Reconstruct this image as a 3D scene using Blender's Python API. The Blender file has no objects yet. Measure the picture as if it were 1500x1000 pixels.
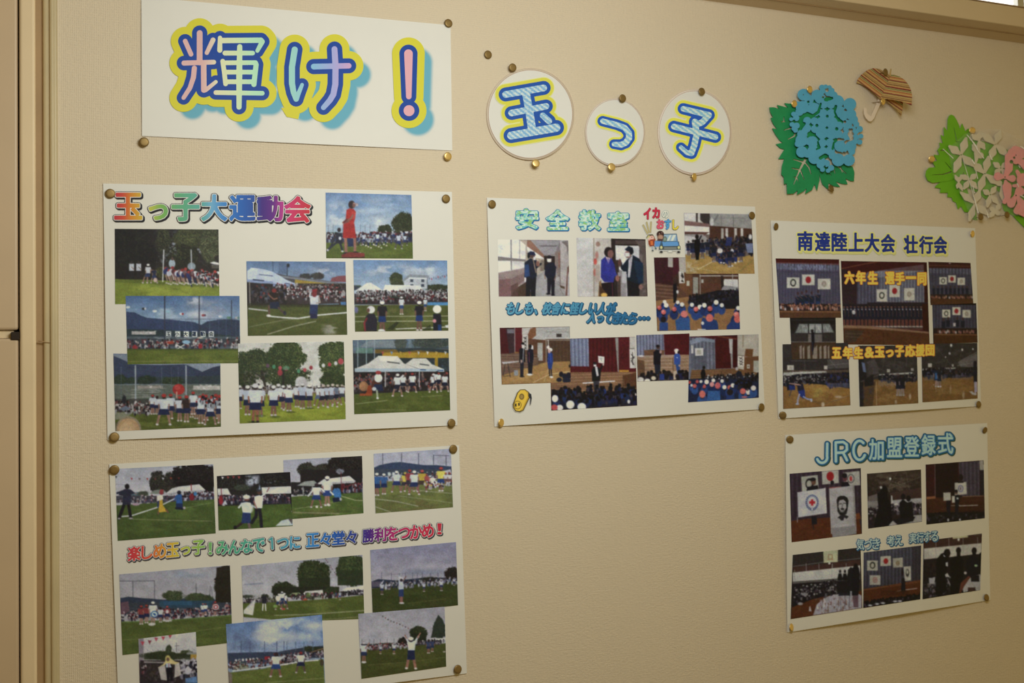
import bpy, math, random
import numpy as np
from mathutils import Matrix, Vector

# ---------------------------------------------------------------- camera
F_PX = 1655.0
CAM = np.array([0.0, -1.38, 1.50])
dx = np.array([3900.0, -10.0, F_PX]); dx /= np.linalg.norm(dx)          # direction of the wall, in camera axes (right, down, forward)
vz = np.array([0.022, 1.0, 0.0]); vz[2] = -(vz[0]*dx[0] + vz[1]*dx[1]) / dx[2]; vz /= np.linalg.norm(vz)
ny = np.cross(dx, vz)
EX, EY, EZ = [np.array([dx[i], ny[i], -vz[i]]) for i in range(3)]
cam_data = bpy.data.cameras.new('camera')
cam_data.sensor_width = 36.0
cam_data.lens = F_PX / 1500 * 36
cam_data.clip_start = 0.02
cam = bpy.data.objects.new('camera', cam_data)
bpy.context.scene.collection.objects.link(cam)
m = Matrix.Identity(4)
for r in range(3):
    m[r][0] = EX[r]; m[r][1] = -EY[r]; m[r][2] = -EZ[r]; m[r][3] = CAM[r]
cam.matrix_world = m
cam_data.dof.use_dof = True
cam_data.dof.focus_distance = 1.46
cam_data.dof.aperture_fstop = 8.0
sc = bpy.context.scene
sc.camera = cam

# ---------------------------------------------------------------- light and exposure
world = bpy.data.worlds.new('world'); sc.world = world; world.use_nodes = True
world.node_tree.nodes['Background'].inputs[0].default_value = (1.0, 0.74, 0.22, 1)
world.node_tree.nodes['Background'].inputs[1].default_value = 0.45
def area(name, loc, target, sx, sy, power, col):
    l = bpy.data.lights.new(name, 'AREA'); l.shape = 'RECTANGLE'; l.size = sx; l.size_y = sy
    l.energy = power; l.color = col
    o = bpy.data.objects.new(name, l); sc.collection.objects.link(o)
    o.location = loc
    o.rotation_euler = (Vector(target) - Vector(loc)).to_track_quat('-Z', 'Y').to_euler()
    return o
area('hanging_lamp_light', (0.46, -0.88, 1.97), (0.50, 0.0, 1.54), 0.5, 0.3, 6.0, (0.97, 1.0, 0.91))
sc.view_settings.view_transform = 'Standard'
sc.view_settings.look = 'None'
sc.view_settings.exposure = 0.0
sc.view_settings.gamma = 1.0
sc.view_settings.use_curve_mapping = False

# ---------------------------------------------------------------- helpers
def cols(v):
    return np.array([int(v[i:i+2], 16) for i in (0, 2, 4)]) / 255.0
def lin(c):
    c = np.asarray(c, float)
    return np.where(c <= 0.04045, c/12.92, ((c+0.055)/1.055)**2.4)
def ray(px, py):
    px = np.asarray(px, float); py = np.asarray(py, float)
    a = (px-750)/F_PX; b = (py-500)/F_PX
    return a[..., None]*EX + b[..., None]*EY + EZ
def at(px, py, off=0.0):
    """point of the plane `off` metres in front of the wall that the photograph shows at (px, py)"""
    d = ray(px, py)
    t = (-np.asarray(off) - CAM[1]) / d[..., 1]
    return CAM + d * t[..., None]
def at1(px, py, off=0.0):
    return Vector(at(px, py, off).tolist())
def link(o, parent=None):
    sc.collection.objects.link(o)
    if parent is not None: o.parent = parent
    return o
def tag(o, label=None, cat=None, group=None, kind=None):
    if label: o['label'] = label
    if cat: o['category'] = cat
    if group: o['group'] = group
    if kind: o['kind'] = kind
    return o
def empty(name, loc, label, cat, group=None):
    o = bpy.data.objects.new(name, None); o.empty_display_size = 0.02
    link(o); o.location = loc
    return tag(o, label, cat, group)
def mesh_obj(name, verts, faces, mat, parent=None, col=None, smooth=True, nloops=None):
    """verts Nx3 in world space; faces list of tuples or an int array Mx4; placed relative to parent's location"""
    verts = np.asarray(verts, float).reshape(-1, 3)
    if parent is not None: verts = verts - np.array(world_loc(parent))
    me = bpy.data.meshes.new(name)
    if isinstance(faces, np.ndarray):
        n, k = faces.shape
        me.vertices.add(len(verts)); me.vertices.foreach_set('co', verts.astype(np.float32).ravel())
        me.loops.add(n*k); me.loops.foreach_set('vertex_index', faces.astype(np.int32).ravel())
        me.polygons.add(n); me.polygons.foreach_set('loop_start', np.arange(0, n*k, k, dtype=np.int32))
        me.update(calc_edges=True); me.validate()
    else:
        me.from_pydata(verts.tolist(), [], [tuple(f) for f in faces]); me.update()
    if col is not None:
        a = me.color_attributes.new('Col', 'FLOAT_COLOR', 'POINT')
        c = np.ones((len(me.vertices), 4), np.float32); c[:, :3] = np.asarray(col).reshape(-1, 3)
        a.data.foreach_set('color', c.ravel())
    if smooth: me.polygons.foreach_set('use_smooth', [True]*len(me.polygons))
    if mat: me.materials.append(mat)
    return link(bpy.data.objects.new(name, me), parent)
def world_loc(o):
    v = Vector((0, 0, 0))
    while o is not None:
        v += o.location; o = o.parent
    return v

# value noise
def vnoise(x, y, seed=0):
    xi = np.floor(x).astype(np.int64); yi = np.floor(y).astype(np.int64)
    fx = x-xi; fy = y-yi
    fx = fx*fx*(3-2*fx); fy = fy*fy*(3-2*fy)
    def h(i, j):
        n = (i*374761393 + j*668265263 + seed*982451653) & 0xffffffff
        n = ((n ^ (n >> 13))*1274126177) & 0xffffffff
        return ((n ^ (n >> 16)) & 0xffff)/65535.0
    return (h(xi, yi)*(1-fx) + h(xi+1, yi)*fx)*(1-fy) + (h(xi, yi+1)*(1-fx) + h(xi+1, yi+1)*fx)*fy
def fbm(x, y, seed=0, o=4):
    s = 0; a = 0.5; t = 0
    for k in range(o):
        s = s + a*vnoise(x*2**k, y*2**k, seed+k*17); t += a; a *= 0.55
    return s/t

# ---------------------------------------------------------------- materials
def new_mat(name):
    mt = bpy.data.materials.new(name); mt.use_nodes = True
    nt = mt.node_tree; b = nt.nodes['Principled BSDF']
    return mt, nt, b
def plain(name, col, rough=0.6, metal=0.0, noise=0.06, nscale=60, bump=0.0, bscale=200, spec=0.5):
    mt, nt, b = new_mat(name)
    b.inputs['Roughness'].default_value = rough; b.inputs['Metallic'].default_value = metal
    b.inputs['Specular IOR Level'].default_value = spec
    tc = nt.nodes.new('ShaderNodeTexCoord')
    n = nt.nodes.new('ShaderNodeTexNoise'); n.inputs['Scale'].default_value = nscale; n.inputs['Detail'].default_value = 5
    nt.links.new(tc.outputs['Object'], n.inputs['Vector'])
    mx = nt.nodes.new('ShaderNodeMix'); mx.data_type = 'RGBA'
    c = np.array(col, float)
    mx.inputs['A'].default_value = (*np.clip(c*(1-noise*2), 0, 1), 1); mx.inputs['B'].default_value = (*np.clip(c*(1+noise*2), 0, 1), 1)
    nt.links.new(n.outputs['Fac'], mx.inputs['Factor']); nt.links.new(mx.outputs['Result'], b.inputs['Base Color'])
    if bump:
        n2 = nt.nodes.new('ShaderNodeTexNoise'); n2.inputs['Scale'].default_value = bscale
        nt.links.new(tc.outputs['Object'], n2.inputs['Vector'])
        bp = nt.nodes.new('ShaderNodeBump'); bp.inputs['Strength'].default_value = bump; bp.inputs['Distance'].default_value = 0.001
        nt.links.new(n2.outputs['Fac'], bp.inputs['Height']); nt.links.new(bp.outputs['Normal'], b.inputs['Normal'])
    return mt
def print_mat(name, rough=0.5):
    mt, nt, b = new_mat(name)
    a = nt.nodes.new('ShaderNodeVertexColor'); a.layer_name = 'Col'
    nt.links.new(a.outputs['Color'], b.inputs['Base Color'])
    b.inputs['Roughness'].default_value = rough; b.inputs['Specular IOR Level'].default_value = 0.18
    return mt
PAPER = 0.80
M_paper = plain('white_poster_paper', (PAPER, PAPER, PAPER), 0.5, noise=0.01, nscale=30, spec=0.35)
M_print = print_mat('printed_ink')
M_wood = plain('painted_door_panel', (0.62, 0.47, 0.32), 0.45, noise=0.05, nscale=8)
M_frame = plain('painted_door_frame', (0.80, 0.64, 0.43), 0.5, noise=0.03, nscale=20)
M_brown = plain('brown_stop_strip', (0.38, 0.25, 0.13), 0.6, noise=0.12, nscale=14)
M_bead = plain('olive_corner_strip', (0.55, 0.46, 0.29), 0.45, noise=0.06, nscale=18)
M_dark = plain('dark_gap', (0.03, 0.02, 0.015), 0.9)
M_rail = plain('beige_painted_beam', (0.66, 0.52, 0.34), 0.55, noise=0.03, nscale=10)
M_ceil = plain('ceiling_board', (0.82, 0.80, 0.75), 0.8)
M_floor = plain('floor_vinyl', (0.24, 0.17, 0.11), 0.45, noise=0.1, nscale=5)
M_base = plain('baseboard_paint', (0.30, 0.22, 0.15), 0.5)

def wall_mat():
    mt, nt, b = new_mat('embossed_beige_wallpaper')
    N = nt.nodes; L = nt.links
    tc = N.new('ShaderNodeTexCoord')
    sp = N.new('ShaderNodeSeparateXYZ'); L.new(tc.outputs['Object'], sp.inputs[0])
    def math_(op, a, bb):
        k = N.new('ShaderNodeMath'); k.operation = op
        for i, v in enumerate((a, bb)):
            if isinstance(v, (int, float)): k.inputs[i].default_value = v
            else: L.new(v, k.inputs[i])
        return k.outputs[0]
    def noise(scale, sx, sz, detail=3):
        mp = N.new('ShaderNodeMapping'); mp.inputs['Scale'].default_value = (sx, 1, sz)
        L.new(tc.outputs['Object'], mp.inputs[0])
        n = N.new('ShaderNodeTexNoise'); n.inputs['Scale'].default_value = scale; n.inputs['Detail'].default_value = detail
        L.new(mp.outputs[0], n.inputs['Vector']); return n.outputs['Fac']
    ribs = math_('SINE', math_('ADD', math_('MULTIPLY', sp.outputs[0], 2*math.pi/0.0020), math_('MULTIPLY', noise(60, 1, 1), 3.0)), 0)
    rows = math_('SINE', math_('ADD', math_('MULTIPLY', sp.outputs[2], 2*math.pi/0.0029), math_('MULTIPLY', noise(45, 1, 1), 9.0)), 0)
    n1 = noise(330, 0.7, 1.2, 4)
    patch = noise(6, 1, 1)
    h = math_('ADD', math_('MULTIPLY', math_('MULTIPLY', ribs, rows), 0.13), math_('MULTIPLY', n1, 1.5))
    h = math_('ADD', h, math_('MULTIPLY', ribs, 0.16))
    bp = N.new('ShaderNodeBump'); bp.inputs['Strength'].default_value = 0.62; bp.inputs['Distance'].default_value = 0.0009
    L.new(h, bp.inputs['Height']); L.new(bp.outputs['Normal'], b.inputs['Normal'])
    mx = N.new('ShaderNodeMix'); mx.data_type = 'RGBA'
    mx.inputs['A'].default_value = (0.700, 0.605, 0.480, 1); mx.inputs['B'].default_value = (0.765, 0.665, 0.535, 1)
    L.new(math_('ADD', math_('MULTIPLY', n1, 0.5), math_('MULTIPLY', patch, 0.5)), mx.inputs['Factor'])
    # sparse brown specks of dirt
    sn = noise(55, 1, 1, 2)
    ss = N.new('ShaderNodeMapRange'); ss.inputs['From Min'].default_value = 0.80; ss.inputs['From Max'].default_value = 0.86
    L.new(sn, ss.inputs['Value'])
    m2 = N.new('ShaderNodeMix'); m2.data_type = 'RGBA'; m2.inputs['B'].default_value = (0.25, 0.17, 0.09, 1)
    L.new(ss.outputs[0], m2.inputs['Factor']); L.new(mx.outputs['Result'], m2.inputs['A'])
    L.new(m2.outputs['Result'], b.inputs['Base Color'])
    b.inputs['Roughness'].default_value = 0.6; b.inputs['Specular IOR Level'].default_value = 0.3
    return mt
M_wall = wall_mat()

# ---------------------------------------------------------------- room
def box(name, x0, x1, y0, y1, z0, z1, mat, parent=None, kind='structure', bev=0.0):
    v = [(x, y, z) for x in (x0, x1) for y in (y0, y1) for z in (z0, z1)]
    f = [(0, 1, 3, 2), (4, 6, 7, 5), (0, 4, 5, 1), (2, 3, 7, 6), (0, 2, 6, 4), (1, 5, 7, 3)]
    o = mesh_obj(name, v, f, mat, parent, smooth=False)
    if bev:
        mod = o.modifiers.new('bevel', 'BEVEL'); mod.width = bev; mod.segments = 3
    if kind and parent is None: o['kind'] = kind
    return o
# door side, measured along the wall
XW = float(at(85.5, 500)[0])             # where the wallpaper starts
XS = float(at(64, 500, 0.004)[0])        # strip / groove joint
PF = 0.035                                # how far the door frame stands out
XG = float(at(53, 500, PF)[0])           # right edge of the frame's face
XF = float(at(29, 500, PF)[0])           # left edge of the frame's face
HB = (float(at(1072, 0)[2]) + float(at(1500, 69)[2])) / 2            # underside of the beam
def hit_z(px, py, z):
    d = ray(px, py); t = (z - CAM[2]) / d[2]; return CAM + d*t
PB = -(float(hit_z(1245, 0, HB)[1]) + float(hit_z(1500, 43, HB)[1])) / 2
HW = (float(at(1430, 0, PB)[2]) + float(at(1496, 11, PB)[2])) / 2    # sill of the high window
XP = float(at(1494, 5, PB)[0])
HC = 2.72; XR = 3.2; XL = -1.75
box('wall_back', XW, XR, 0, 0.12, 0, HB+0.02, M_wall)
box('floor', XF-1.0, XR, -4.2, 0.12, -0.1, 0, M_floor)
box('ceiling', XF-1.0, XR, -4.2, 0.12, HC, HC+0.1, M_ceil)
box('baseboard_back', XW, XR, -0.012, -0.0002, 0, 0.08, M_base, bev=0.002)

# doorway at the left: frame, groove, corner strip, and the door leaf set in the frame
box('trim_1', XF, XG, -PF, 0.10, 0, HB, M_frame, bev=0.003)
box('trim_2', XG, XS, -0.004, 0.11, 0, HB, M_brown)
o = box('trim_3', XS, XW, -0.009, 0.11, 0, HB, M_bead, bev=0.003)
XE = float(at(74, 500, 0.012)[0])
box('trim_4', XE, XE+0.005, -0.0125, -0.006, 0, HB, M_bead, bev=0.002)
XC = float(at(69, 500)[0]); ZC = float(at(69, 500)[2])
zc = float(at(15, 489, PF)[2])
o = empty('door_1', (XF-0.4, -0.02, 0), None, None); o['kind'] = 'structure'
box('upper_panel', XF-0.85, XF-0.0014, -PF+0.004, 0.02, zc+0.0045, HB-0.01, M_wood, o, bev=0.003)
box('lower_panel', XF-0.85, XF-0.0012, -PF+0.003, 0.02, 0.01, zc-0.0045, M_wood, o, bev=0.003)
box('mid_rail', XF-0.85, XF-0.006, -PF+0.009, 0.02, zc-0.0040, zc+0.0040, M_frame, o)
box('latch_bolt', XF-0.009, XF-0.0005, -PF+0.0015, -0.001, zc-0.0065, zc+0.0025, M_dark, o, bev=0.001)
box('door_core', XF-0.85, XF-0.0002, 0.021, 0.03, 0.005, HB-0.01, M_dark, o)
o = mesh_obj('scratch', [at(px, py, 0.0100) for px, py in ((56, 498.5), (73, 501), (73, 502.5), (56, 500))] + [at(px, py, 0.0085) for px, py in ((56, 498.5), (73, 501), (73, 502.5), (56, 500))],
             [(0, 1, 2, 3), (0, 4, 5, 1), (1, 5, 6, 2), (2, 6, 7, 3), (3, 7, 4, 0)], M_brown, sc.objects['trim_3'])
M_side = plain('blocker_wall_paint', (0.45, 0.36, 0.24), 0.7, noise=0.02)
box('blocker_wall_left', XF-1.0, XF-0.855, -4.2, 0.12, 0, HC, M_side)  # unseen wall, added to block ambient light and darken the left side
# the beam across the top and the wall above it, with the high window
box('trim_5', XF-0.86, XR, -PB, 0.12, HB, HW-0.0005, M_rail, bev=0.0015)
GB = PB*0.55
box('trim_6', XF-0.86, XR, -GB-0.0012, -GB+0.0012, HB-0.0012, HB+0.002, M_brown)
XWL = 1.0; XWR = 1.95; HT = 2.62
box('wall_above_left', XF-0.86, XWL, -PB, 0.12, HW, HC, M_rail)
box('wall_above_right', XWR, XR, -PB, 0.12, HW, HC, M_rail)
box('wall_above_top', XWL, XWR, -PB, 0.12, HT, HC, M_rail)
M_alu = plain('window_aluminium', (0.60, 0.58, 0.52), 0.35, metal=0.6)
mg, nt, b = new_mat('bright_frosted_pane'); b.inputs['Emission Color'].default_value = (0.93, 0.98, 1.0, 1); b.inputs['Emission Strength'].default_value = 1.6
w = empty('window_1', ((XWL+XWR)/2, 0, HW), None, None); w['kind'] = 'structure'
box('window_sill', XWL, XWR, -PB-0.0006, 0.02, HW-0.0004, HW+0.0012, M_brown, w)
for nm, x0, x1 in (('pane', XWL, XP-0.004), ('pane', XP+0.012, XWR)):
    box(nm, x0, x1, -PB+0.010, -PB+0.014, HW+0.001, HT, mg, w)
box('window_mullion', XP-0.003, XP+0.011, -PB+0.001, -PB+0.03, HW+0.001, HT, M_alu, w, bev=0.001)
for nm, z0, z1 in (('window_frame', HT-0.03, HT),):
    box(nm, XWL, XWR, -PB+0.001, -PB+0.009, z0, z1, M_alu, w)

# ---------------------------------------------------------------- sheets of paper and what is printed on them
def bil(q, u, v):
    q = np.array(q, float)
    u = np.asarray(u)[..., None]; v = np.asarray(v)[..., None]
    return (q[0]*(1-u) + q[1]*u)*(1-v) + (q[3]*(1-u) + q[2]*u)*v
class Sheet:
    """a poster: corners read off the photograph (clockwise from top left), gap to the wall as a smooth bulge"""
    def __init__(s, q, bulge=0.005, side=0.0015, ripple=0.0006, seed=0, base=0.0013, white='d6d0c0'):
        s.q = [np.array(c, float) for c in q]; s.b = bulge; s.side = side; s.rip = ripple; s.seed = seed; s.base = base
        s.white = lin(cols(white)); s.k = 0
    def uv(s, x, y):
        q = s.q; u = 0.5; v = 0.5
        for _ in range(4):
            xl = q[0][0]*(1-v) + q[3][0]*v; xr = q[1][0]*(1-v) + q[2][0]*v; u = (x-xl)/(xr-xl)
            yt = q[0][1]*(1-u) + q[1][1]*u; yb = q[3][1]*(1-u) + q[2][1]*u; v = (y-yt)/(yb-yt)
        return np.clip(u, -.05, 1.05), np.clip(v, -.05, 1.05)
    def off(s, x, y):
        x = np.asarray(x, float); y = np.asarray(y, float)
        u, v = s.uv(x, y); u = np.clip(u, 0, 1); v = np.clip(v, 0, 1)
        b = s.b*np.sin(np.pi*u)*(0.25*np.sin(np.pi*v) + 0.75*v**2)
        b = b + s.side*np.sin(np.pi*v)*(0.4+np.abs(u-.5)) + s.b*0.45*np.sin(np.pi*u)*(1-v)**3
        b = b + s.rip*(np.sin(7*u+3*v+s.seed)*np.sin(5*v-2*u+s.seed*2)+1)*np.sin(np.pi*u)
        return s.base + b
    def pos(s, x, y, lift=0.0):
        return at(x, y, s.off(x, y) + lift)
    def alb(s, c):
        return np.clip(lin(c)/s.white*PAPER, 0.004, 0.92)
def sheet_obj(name, S, label, cat, group=None, n=(60, 44)):
    u, v = np.meshgrid(np.linspace(0, 1, n[0]), np.linspace(0, 1, n[1]))
    p = bil(S.q, u, v); P1 = S.pos(p[..., 0], p[..., 1]); P0 = P1.copy(); P0[..., 1] += 0.00025
    c = at1(*((S.q[2]+S.q[3])/2)); root = empty(name, c, label, cat, group)
    nx, ny_ = n; idx = np.arange(nx*ny_).reshape(ny_, nx); N = nx*ny_
    f = np.stack([idx[:-1, :-1], idx[1:, :-1], idx[1:, 1:], idx[:-1, 1:]], -1).reshape(-1, 4)
    fb = f[:, ::-1] + N
    ring = list(idx[0, :]) + list(idx[1:, -1]) + list(idx[-1, -2::-1]) + list(idx[-2:0:-1, 0])
    fr = np.array([[ring[i], ring[(i+1) % len(ring)], ring[(i+1) % len(ring)]+N, ring[i]+N] for i in range(len(ring))])
    A_, B_ = P1.reshape(-1, 3), P0.reshape(-1, 3)
    fr = np.array([[i+2*N, (i+1) % len(ring)+2*N, (i+1) % len(ring)+len(ring)+2*N, i+len(ring)+2*N] for i in range(len(ring))])
    o = mesh_obj('paper_sheet', np.concatenate([A_, B_, A_[ring], B_[ring]]), np.concatenate([f, fb, fr]), M_paper, root)
    return root

FR = dict(A1=(140,255,5), A2=(400,255,5), A3=(140,430,4.545), A4=(340,430,4.412), B5=(150,640,5), B6=(400,640,5), B7=(150,810,5.263), B8=(400,780,4.545),
          C1=(705,280,5.555), C2=(905,280,4.763), C3=(705,430,5), C4=(915,440,5.555), D1=(1120,310,6.665), D2=(1270,310,6.25), D3=(1120,450,5.882), D4=(1270,440,5.555),
          E1=(1140,610,5.882), E2=(1290,610,5.882), E3=(1140,770,5.882), E4=(1290,770,5.882), px=(0,0,1))
rnd = random.Random(7)
class Pic:
    """one photograph printed on a poster: a fine grid of coloured points, drawn with simple brushes"""
    def __init__(s, fr, quad, dens=1.3):
        q = []
        for c in quad:
            f = FR[c[2]] if len(c) > 2 else FR[fr]
            q.append((f[0]+c[0]/f[2], f[1]+c[1]/f[2]))
        s.q = np.array(q)
        w = np.linalg.norm(s.q[1]-s.q[0]); h = np.linalg.norm(s.q[3]-s.q[0])
        s.nx = int(w*dens)+2; s.ny = int(h*dens)+2
        u, v = np.meshgrid(np.linspace(0, 1, s.nx), np.linspace(0, 1, s.ny))
        p = bil(s.q, u, v); s.X = p[..., 0]; s.Y = p[..., 1]; s.C = np.zeros((s.ny, s.nx, 3))
        s.dens = dens; s.f = FR[fr]
        A = np.array([s.q[1]-s.q[0], s.q[3]-s.q[0]]).T; s.Ai = np.linalg.inv(A)
    def F(s, fr): s.f = FR[fr]; return s
    def t(s, x, y): return s.f[0]+x/s.f[2], s.f[1]+y/s.f[2]
    def sub(s, x0, y0, x1, y1):
        cs = [s.Ai @ (np.array(s.t(a, b))-s.q[0]) for a, b in ((x0, y0), (x1, y0), (x1, y1), (x0, y1))]
        us = [c[0] for c in cs]; vs = [c[1] for c in cs]; mx = .04
        i0 = int(max(0, (min(us)-mx)*s.nx-2)); i1 = int(min(s.nx, (max(us)+mx)*s.nx+3))
        j0 = int(max(0, (min(vs)-mx)*s.ny-2)); j1 = int(min(s.ny, (max(vs)+mx)*s.ny+3))
        sl = (slice(j0, max(j1, j0)), slice(i0, max(i1, i0)))
        return sl, (s.X[sl]-s.f[0])*s.f[2], (s.Y[sl]-s.f[1])*s.f[2]
    def mixin(s, sl, a, c):
        if isinstance(c, str): c = cols(c)
        s.C[sl] = s.C[sl]*(1-a[..., None]) + np.asarray(c)*a[..., None]
    def G(s, c1, c2, y0, y1, x0=-1e4, x1=1e4):
        x = (s.X-s.f[0])*s.f[2]; y = (s.Y-s.f[1])*s.f[2]
        k = np.clip((y-y0)/(y1-y0), 0, 1)[..., None]
        c = cols(c1)*(1-k)+cols(c2)*k
        mk = ((x >= x0) & (x <= x1))[..., None]; s.C = np.where(mk, c, s.C); return s
    def P(s, pts, c, a=1.0, soft=0.5, rough=0, seed=1):
        pts = np.array(pts, float).reshape(-1, 2)
        sl, x, y = s.sub(pts[:, 0].min(), pts[:, 1].min(), pts[:, 0].max(), pts[:, 1].max())
        if x.size == 0: return s
        if rough:
            x = x + (fbm(x/rough, y/rough, seed, 3)-.5)*rough*2.2; y = y + (fbm(x/rough, y/rough, seed+5, 3)-.5)*rough*2.2
        d2 = np.full(x.shape, 1e12); ins = np.zeros(x.shape, bool); n = len(pts)
        for i in range(n):
            ax, ay = pts[i]; bx, by = pts[(i+1) % n]; ex, ey = bx-ax, by-ay
            t = np.clip(((x-ax)*ex+(y-ay)*ey)/(ex*ex+ey*ey+1e-9), 0, 1)
            d2 = np.minimum(d2, (x-ax-t*ex)**2+(y-ay-t*ey)**2)
            cr = ((ay > y) != (by > y)) & (x < (bx-ax)*(y-ay)/((by-ay) if by != ay else 1e-9)+ax)
            ins ^= cr
        d = np.where(ins, -1, 1)*np.sqrt(d2)/s.f[2]
        s.mixin(sl, np.clip(.5-d/(2*soft), 0, 1)*a, c); return s
    def R(s, x0, y0, x1, y1, c, a=1.0, soft=0.5): return s.P([(x0, y0), (x1, y0), (x1, y1), (x0, y1)], c, a, soft)
    def E(s, cx, cy, rx, ry, c, a=1.0, soft=0.6):
        sl, x, y = s.sub(cx-rx, cy-ry, cx+rx, cy+ry)
        if x.size == 0: return s
        r = np.sqrt(((x-cx)/rx)**2+((y-cy)/ry)**2); d = (r-1)*min(rx, ry)/s.f[2]
        s.mixin(sl, np.clip(.5-d/(2*soft), 0, 1)*a, c); return s
    def L(s, pts, w, c, a=1.0):
        pts = np.array(pts, float).reshape(-1, 2)
        sl, x, y = s.sub(pts[:, 0].min()-w, pts[:, 1].min()-w, pts[:, 0].max()+w, pts[:, 1].max()+w)
        if x.size == 0: return s
        d2 = np.full(x.shape, 1e12)
        for i in range(len(pts)-1):
            ax, ay = pts[i]; ex, ey = pts[i+1]-pts[i]
            t = np.clip(((x-ax)*ex+(y-ay)*ey)/(ex*ex+ey*ey+1e-9), 0, 1)
            d2 = np.minimum(d2, (x-ax-t*ex)**2+(y-ay-t*ey)**2)
        d = (np.sqrt(d2)-w/2)/s.f[2]
        s.mixin(sl, np.clip(.5-d/1.1, 0, 1)*a, c); return s
    def T(s, cx, cy, rx, ry, c='23301f', c2='3c4a2c', seed=1, rag=.35, holes=0.0, hc='c8ccd0'):
        """a leafy mass"""
        sl, x, y = s.sub(cx-rx*1.4, cy-ry*1.4, cx+rx*1.4, cy+ry*1.4)
        if x.size == 0: return s
        sc_ = max(rx, ry)*.45
        n = fbm(x/sc_+seed, y/sc_, seed, 4); n2 = fbm(x/(5*1.2), y/(5*1.2), seed+9, 3)
        r = np.sqrt(((x-cx)/rx)**2+((y-cy)/ry)**2)+(n-.5)*rag*2+(n2-.5)*.25
        a = np.clip(.5-(r-1)*min(rx, ry)/s.f[2]/1.6, 0, 1)
        k = np.clip((n2-.42)*3.2+(n-.5), 0, 1)[..., None]; cc = cols(c)*(1-k)+cols(c2)*k
        if holes:
            hm = np.clip((n2-(1-holes*.75))*9, 0, 1)*np.clip((r-.2)*2, 0, 1); a = a*(1-hm)
        s.mixin(sl, a, cc); return s
    def N(s, x0, y0, x1, y1, c, scale=8, thr=.55, a=.8, seed=3, stretch=1.0, sharp=5):
        """noise blotches: clouds, grass, gaps between leaves"""
        sl, x, y = s.sub(x0, y0, x1, y1)
        n = fbm(x/scale/stretch, y/scale, seed, 4)
        e = np.clip(np.minimum(np.minimum(x-x0, x1-x)/(.28*(x1-x0)), np.minimum(y-y0, y1-y)/(.28*(y1-y0))), 0, 1)
        s.mixin(sl, np.clip((n-thr)*sharp, 0, 1)*a*e, c); return s
    def W(s, x0, y0, x1, y1, vs, n, z, bodies, heads, seed=1, ratio=1.5, hr=.42):
        """a crowd along a line"""
        r = random.Random(seed); bodies = bodies.split(); heads = heads.split()
        P = sorted([(r.random(), r.random()) for _ in range(n)], key=lambda k: k[1])
        for u, v in P:
            x = x0+(x1-x0)*u; y = y0+(y1-y0)*u+(v-.5)*vs; k = z*(.8+.4*r.random())
            s.E(x, y, k*.42, k*.5*ratio, cols(r.choice(bodies))*(.74+.2*r.random())); s.E(x+(r.random()-.5)*k*.3, y-k*.5*ratio-k*hr*.3, k*hr*.7, k*hr*.7, cols(r.choice(heads))*(.74+.22*r.random()))
            if r.random() < .45: s.E(x+(r.random()-.5)*k, y+(r.random()-.3)*k, k*.28, k*.4, r.choice(['2a2428', '3a3038', '4a3c40']))
        return s
    def H(s, x, y, h, sh='c9ccd6', pa='26345f', hat='e4e2de', skin='8f6a55', pose='stand', w=1.0, shoe='d0ccc8', face=0):
        """a small printed figure standing on (x, y)"""
        W = h*.10*min(w, 1.3); hip = y-h*.47; shd = y-h*.82; hd = y-h*.91
        ls = {'stand': (-.06, .06), 'run': (-.22, .2), 'wide': (-.13, .13), 'lean': (-.28, -.05)}.get(pose, (-.06, .06))
        for k in ls:
            s.L([(x+k*h*.3, hip), (x+k*h*.75, y-h*.24), (x+k*h, y)], h*.075, skin)
            s.E(x+k*h, y, h*.045, h*.03, shoe)
        s.P([(x-W, hip-h*.08), (x+W, hip-h*.08), (x+W*1.1+max(ls)*h*.3, hip+h*.16), (x+min(ls)*h*.3-W*1.1, hip+h*.16)], pa)
        s.P([(x-W*1.15, shd), (x+W*1.15, shd), (x+W, hip-h*.03), (x-W, hip-h*.03)], sh)
        if pose == 'arms':
            for k in (-1, 1): s.L([(x+k*W, shd+h*.03), (x+k*W*2, shd-h*.16)], h*.055, sh); s.L([(x+k*W*1.7, shd-h*.1), (x+k*W*2.3, shd-h*.25)], h*.045, skin)
        else:
            for k in (-1, 1): s.L([(x+k*W*1.1, shd+h*.03), (x+k*W*1.35, shd+h*.17)], h*.06, sh); s.L([(x+k*W*1.35, shd+h*.17), (x+k*W*1.25, shd+h*.32)], h*.04, skin)
        s.E(x, hd, h*.065, h*.08, skin if face else '2a201e')
        if hat: s.E(x, hd-h*.025, h*.078, h*.058, hat)
        return s
    def build(s, S, parent, label=None, grain=.30, sat=.80, dark=.90):
        n = fbm(s.X*.75, s.Y*.75, 77, 3)[..., None]; n2 = fbm(s.X*.09, s.Y*.13, 31, 2)[..., None]
        n3 = np.stack([fbm(s.X*.5, s.Y*.5, 100+k, 2) for k in range(3)], -1)
        C = s.C.copy()
        for ax in (0, 1):                                   # the softness of an ink-jet print
            C = (np.roll(C, 1, ax)+C*3+np.roll(C, -1, ax))/5
        C[0], C[-1], C[:, 0], C[:, -1] = s.C[0], s.C[-1], s.C[:, 0], s.C[:, -1]
        g = (C @ np.array([.3, .55, .15]))[..., None]; C = g+(C-g)*sat
        gm = np.clip((C[..., 1]-np.maximum(C[..., 0], C[..., 2]))*12, 0, 1); C[..., 0] *= 1+.17*gm; C[..., 1] *= 1+.05*gm
        C = np.power(np.clip(C, 0, 1), 1.06)*(.93+.05*dark)
        C = np.clip(C*(1+(n-.5)*grain*(1.3-g)+(n2-.5)*.18) + (n3-.5)*.045, 0.02, 1)
        S.k += 1
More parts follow.
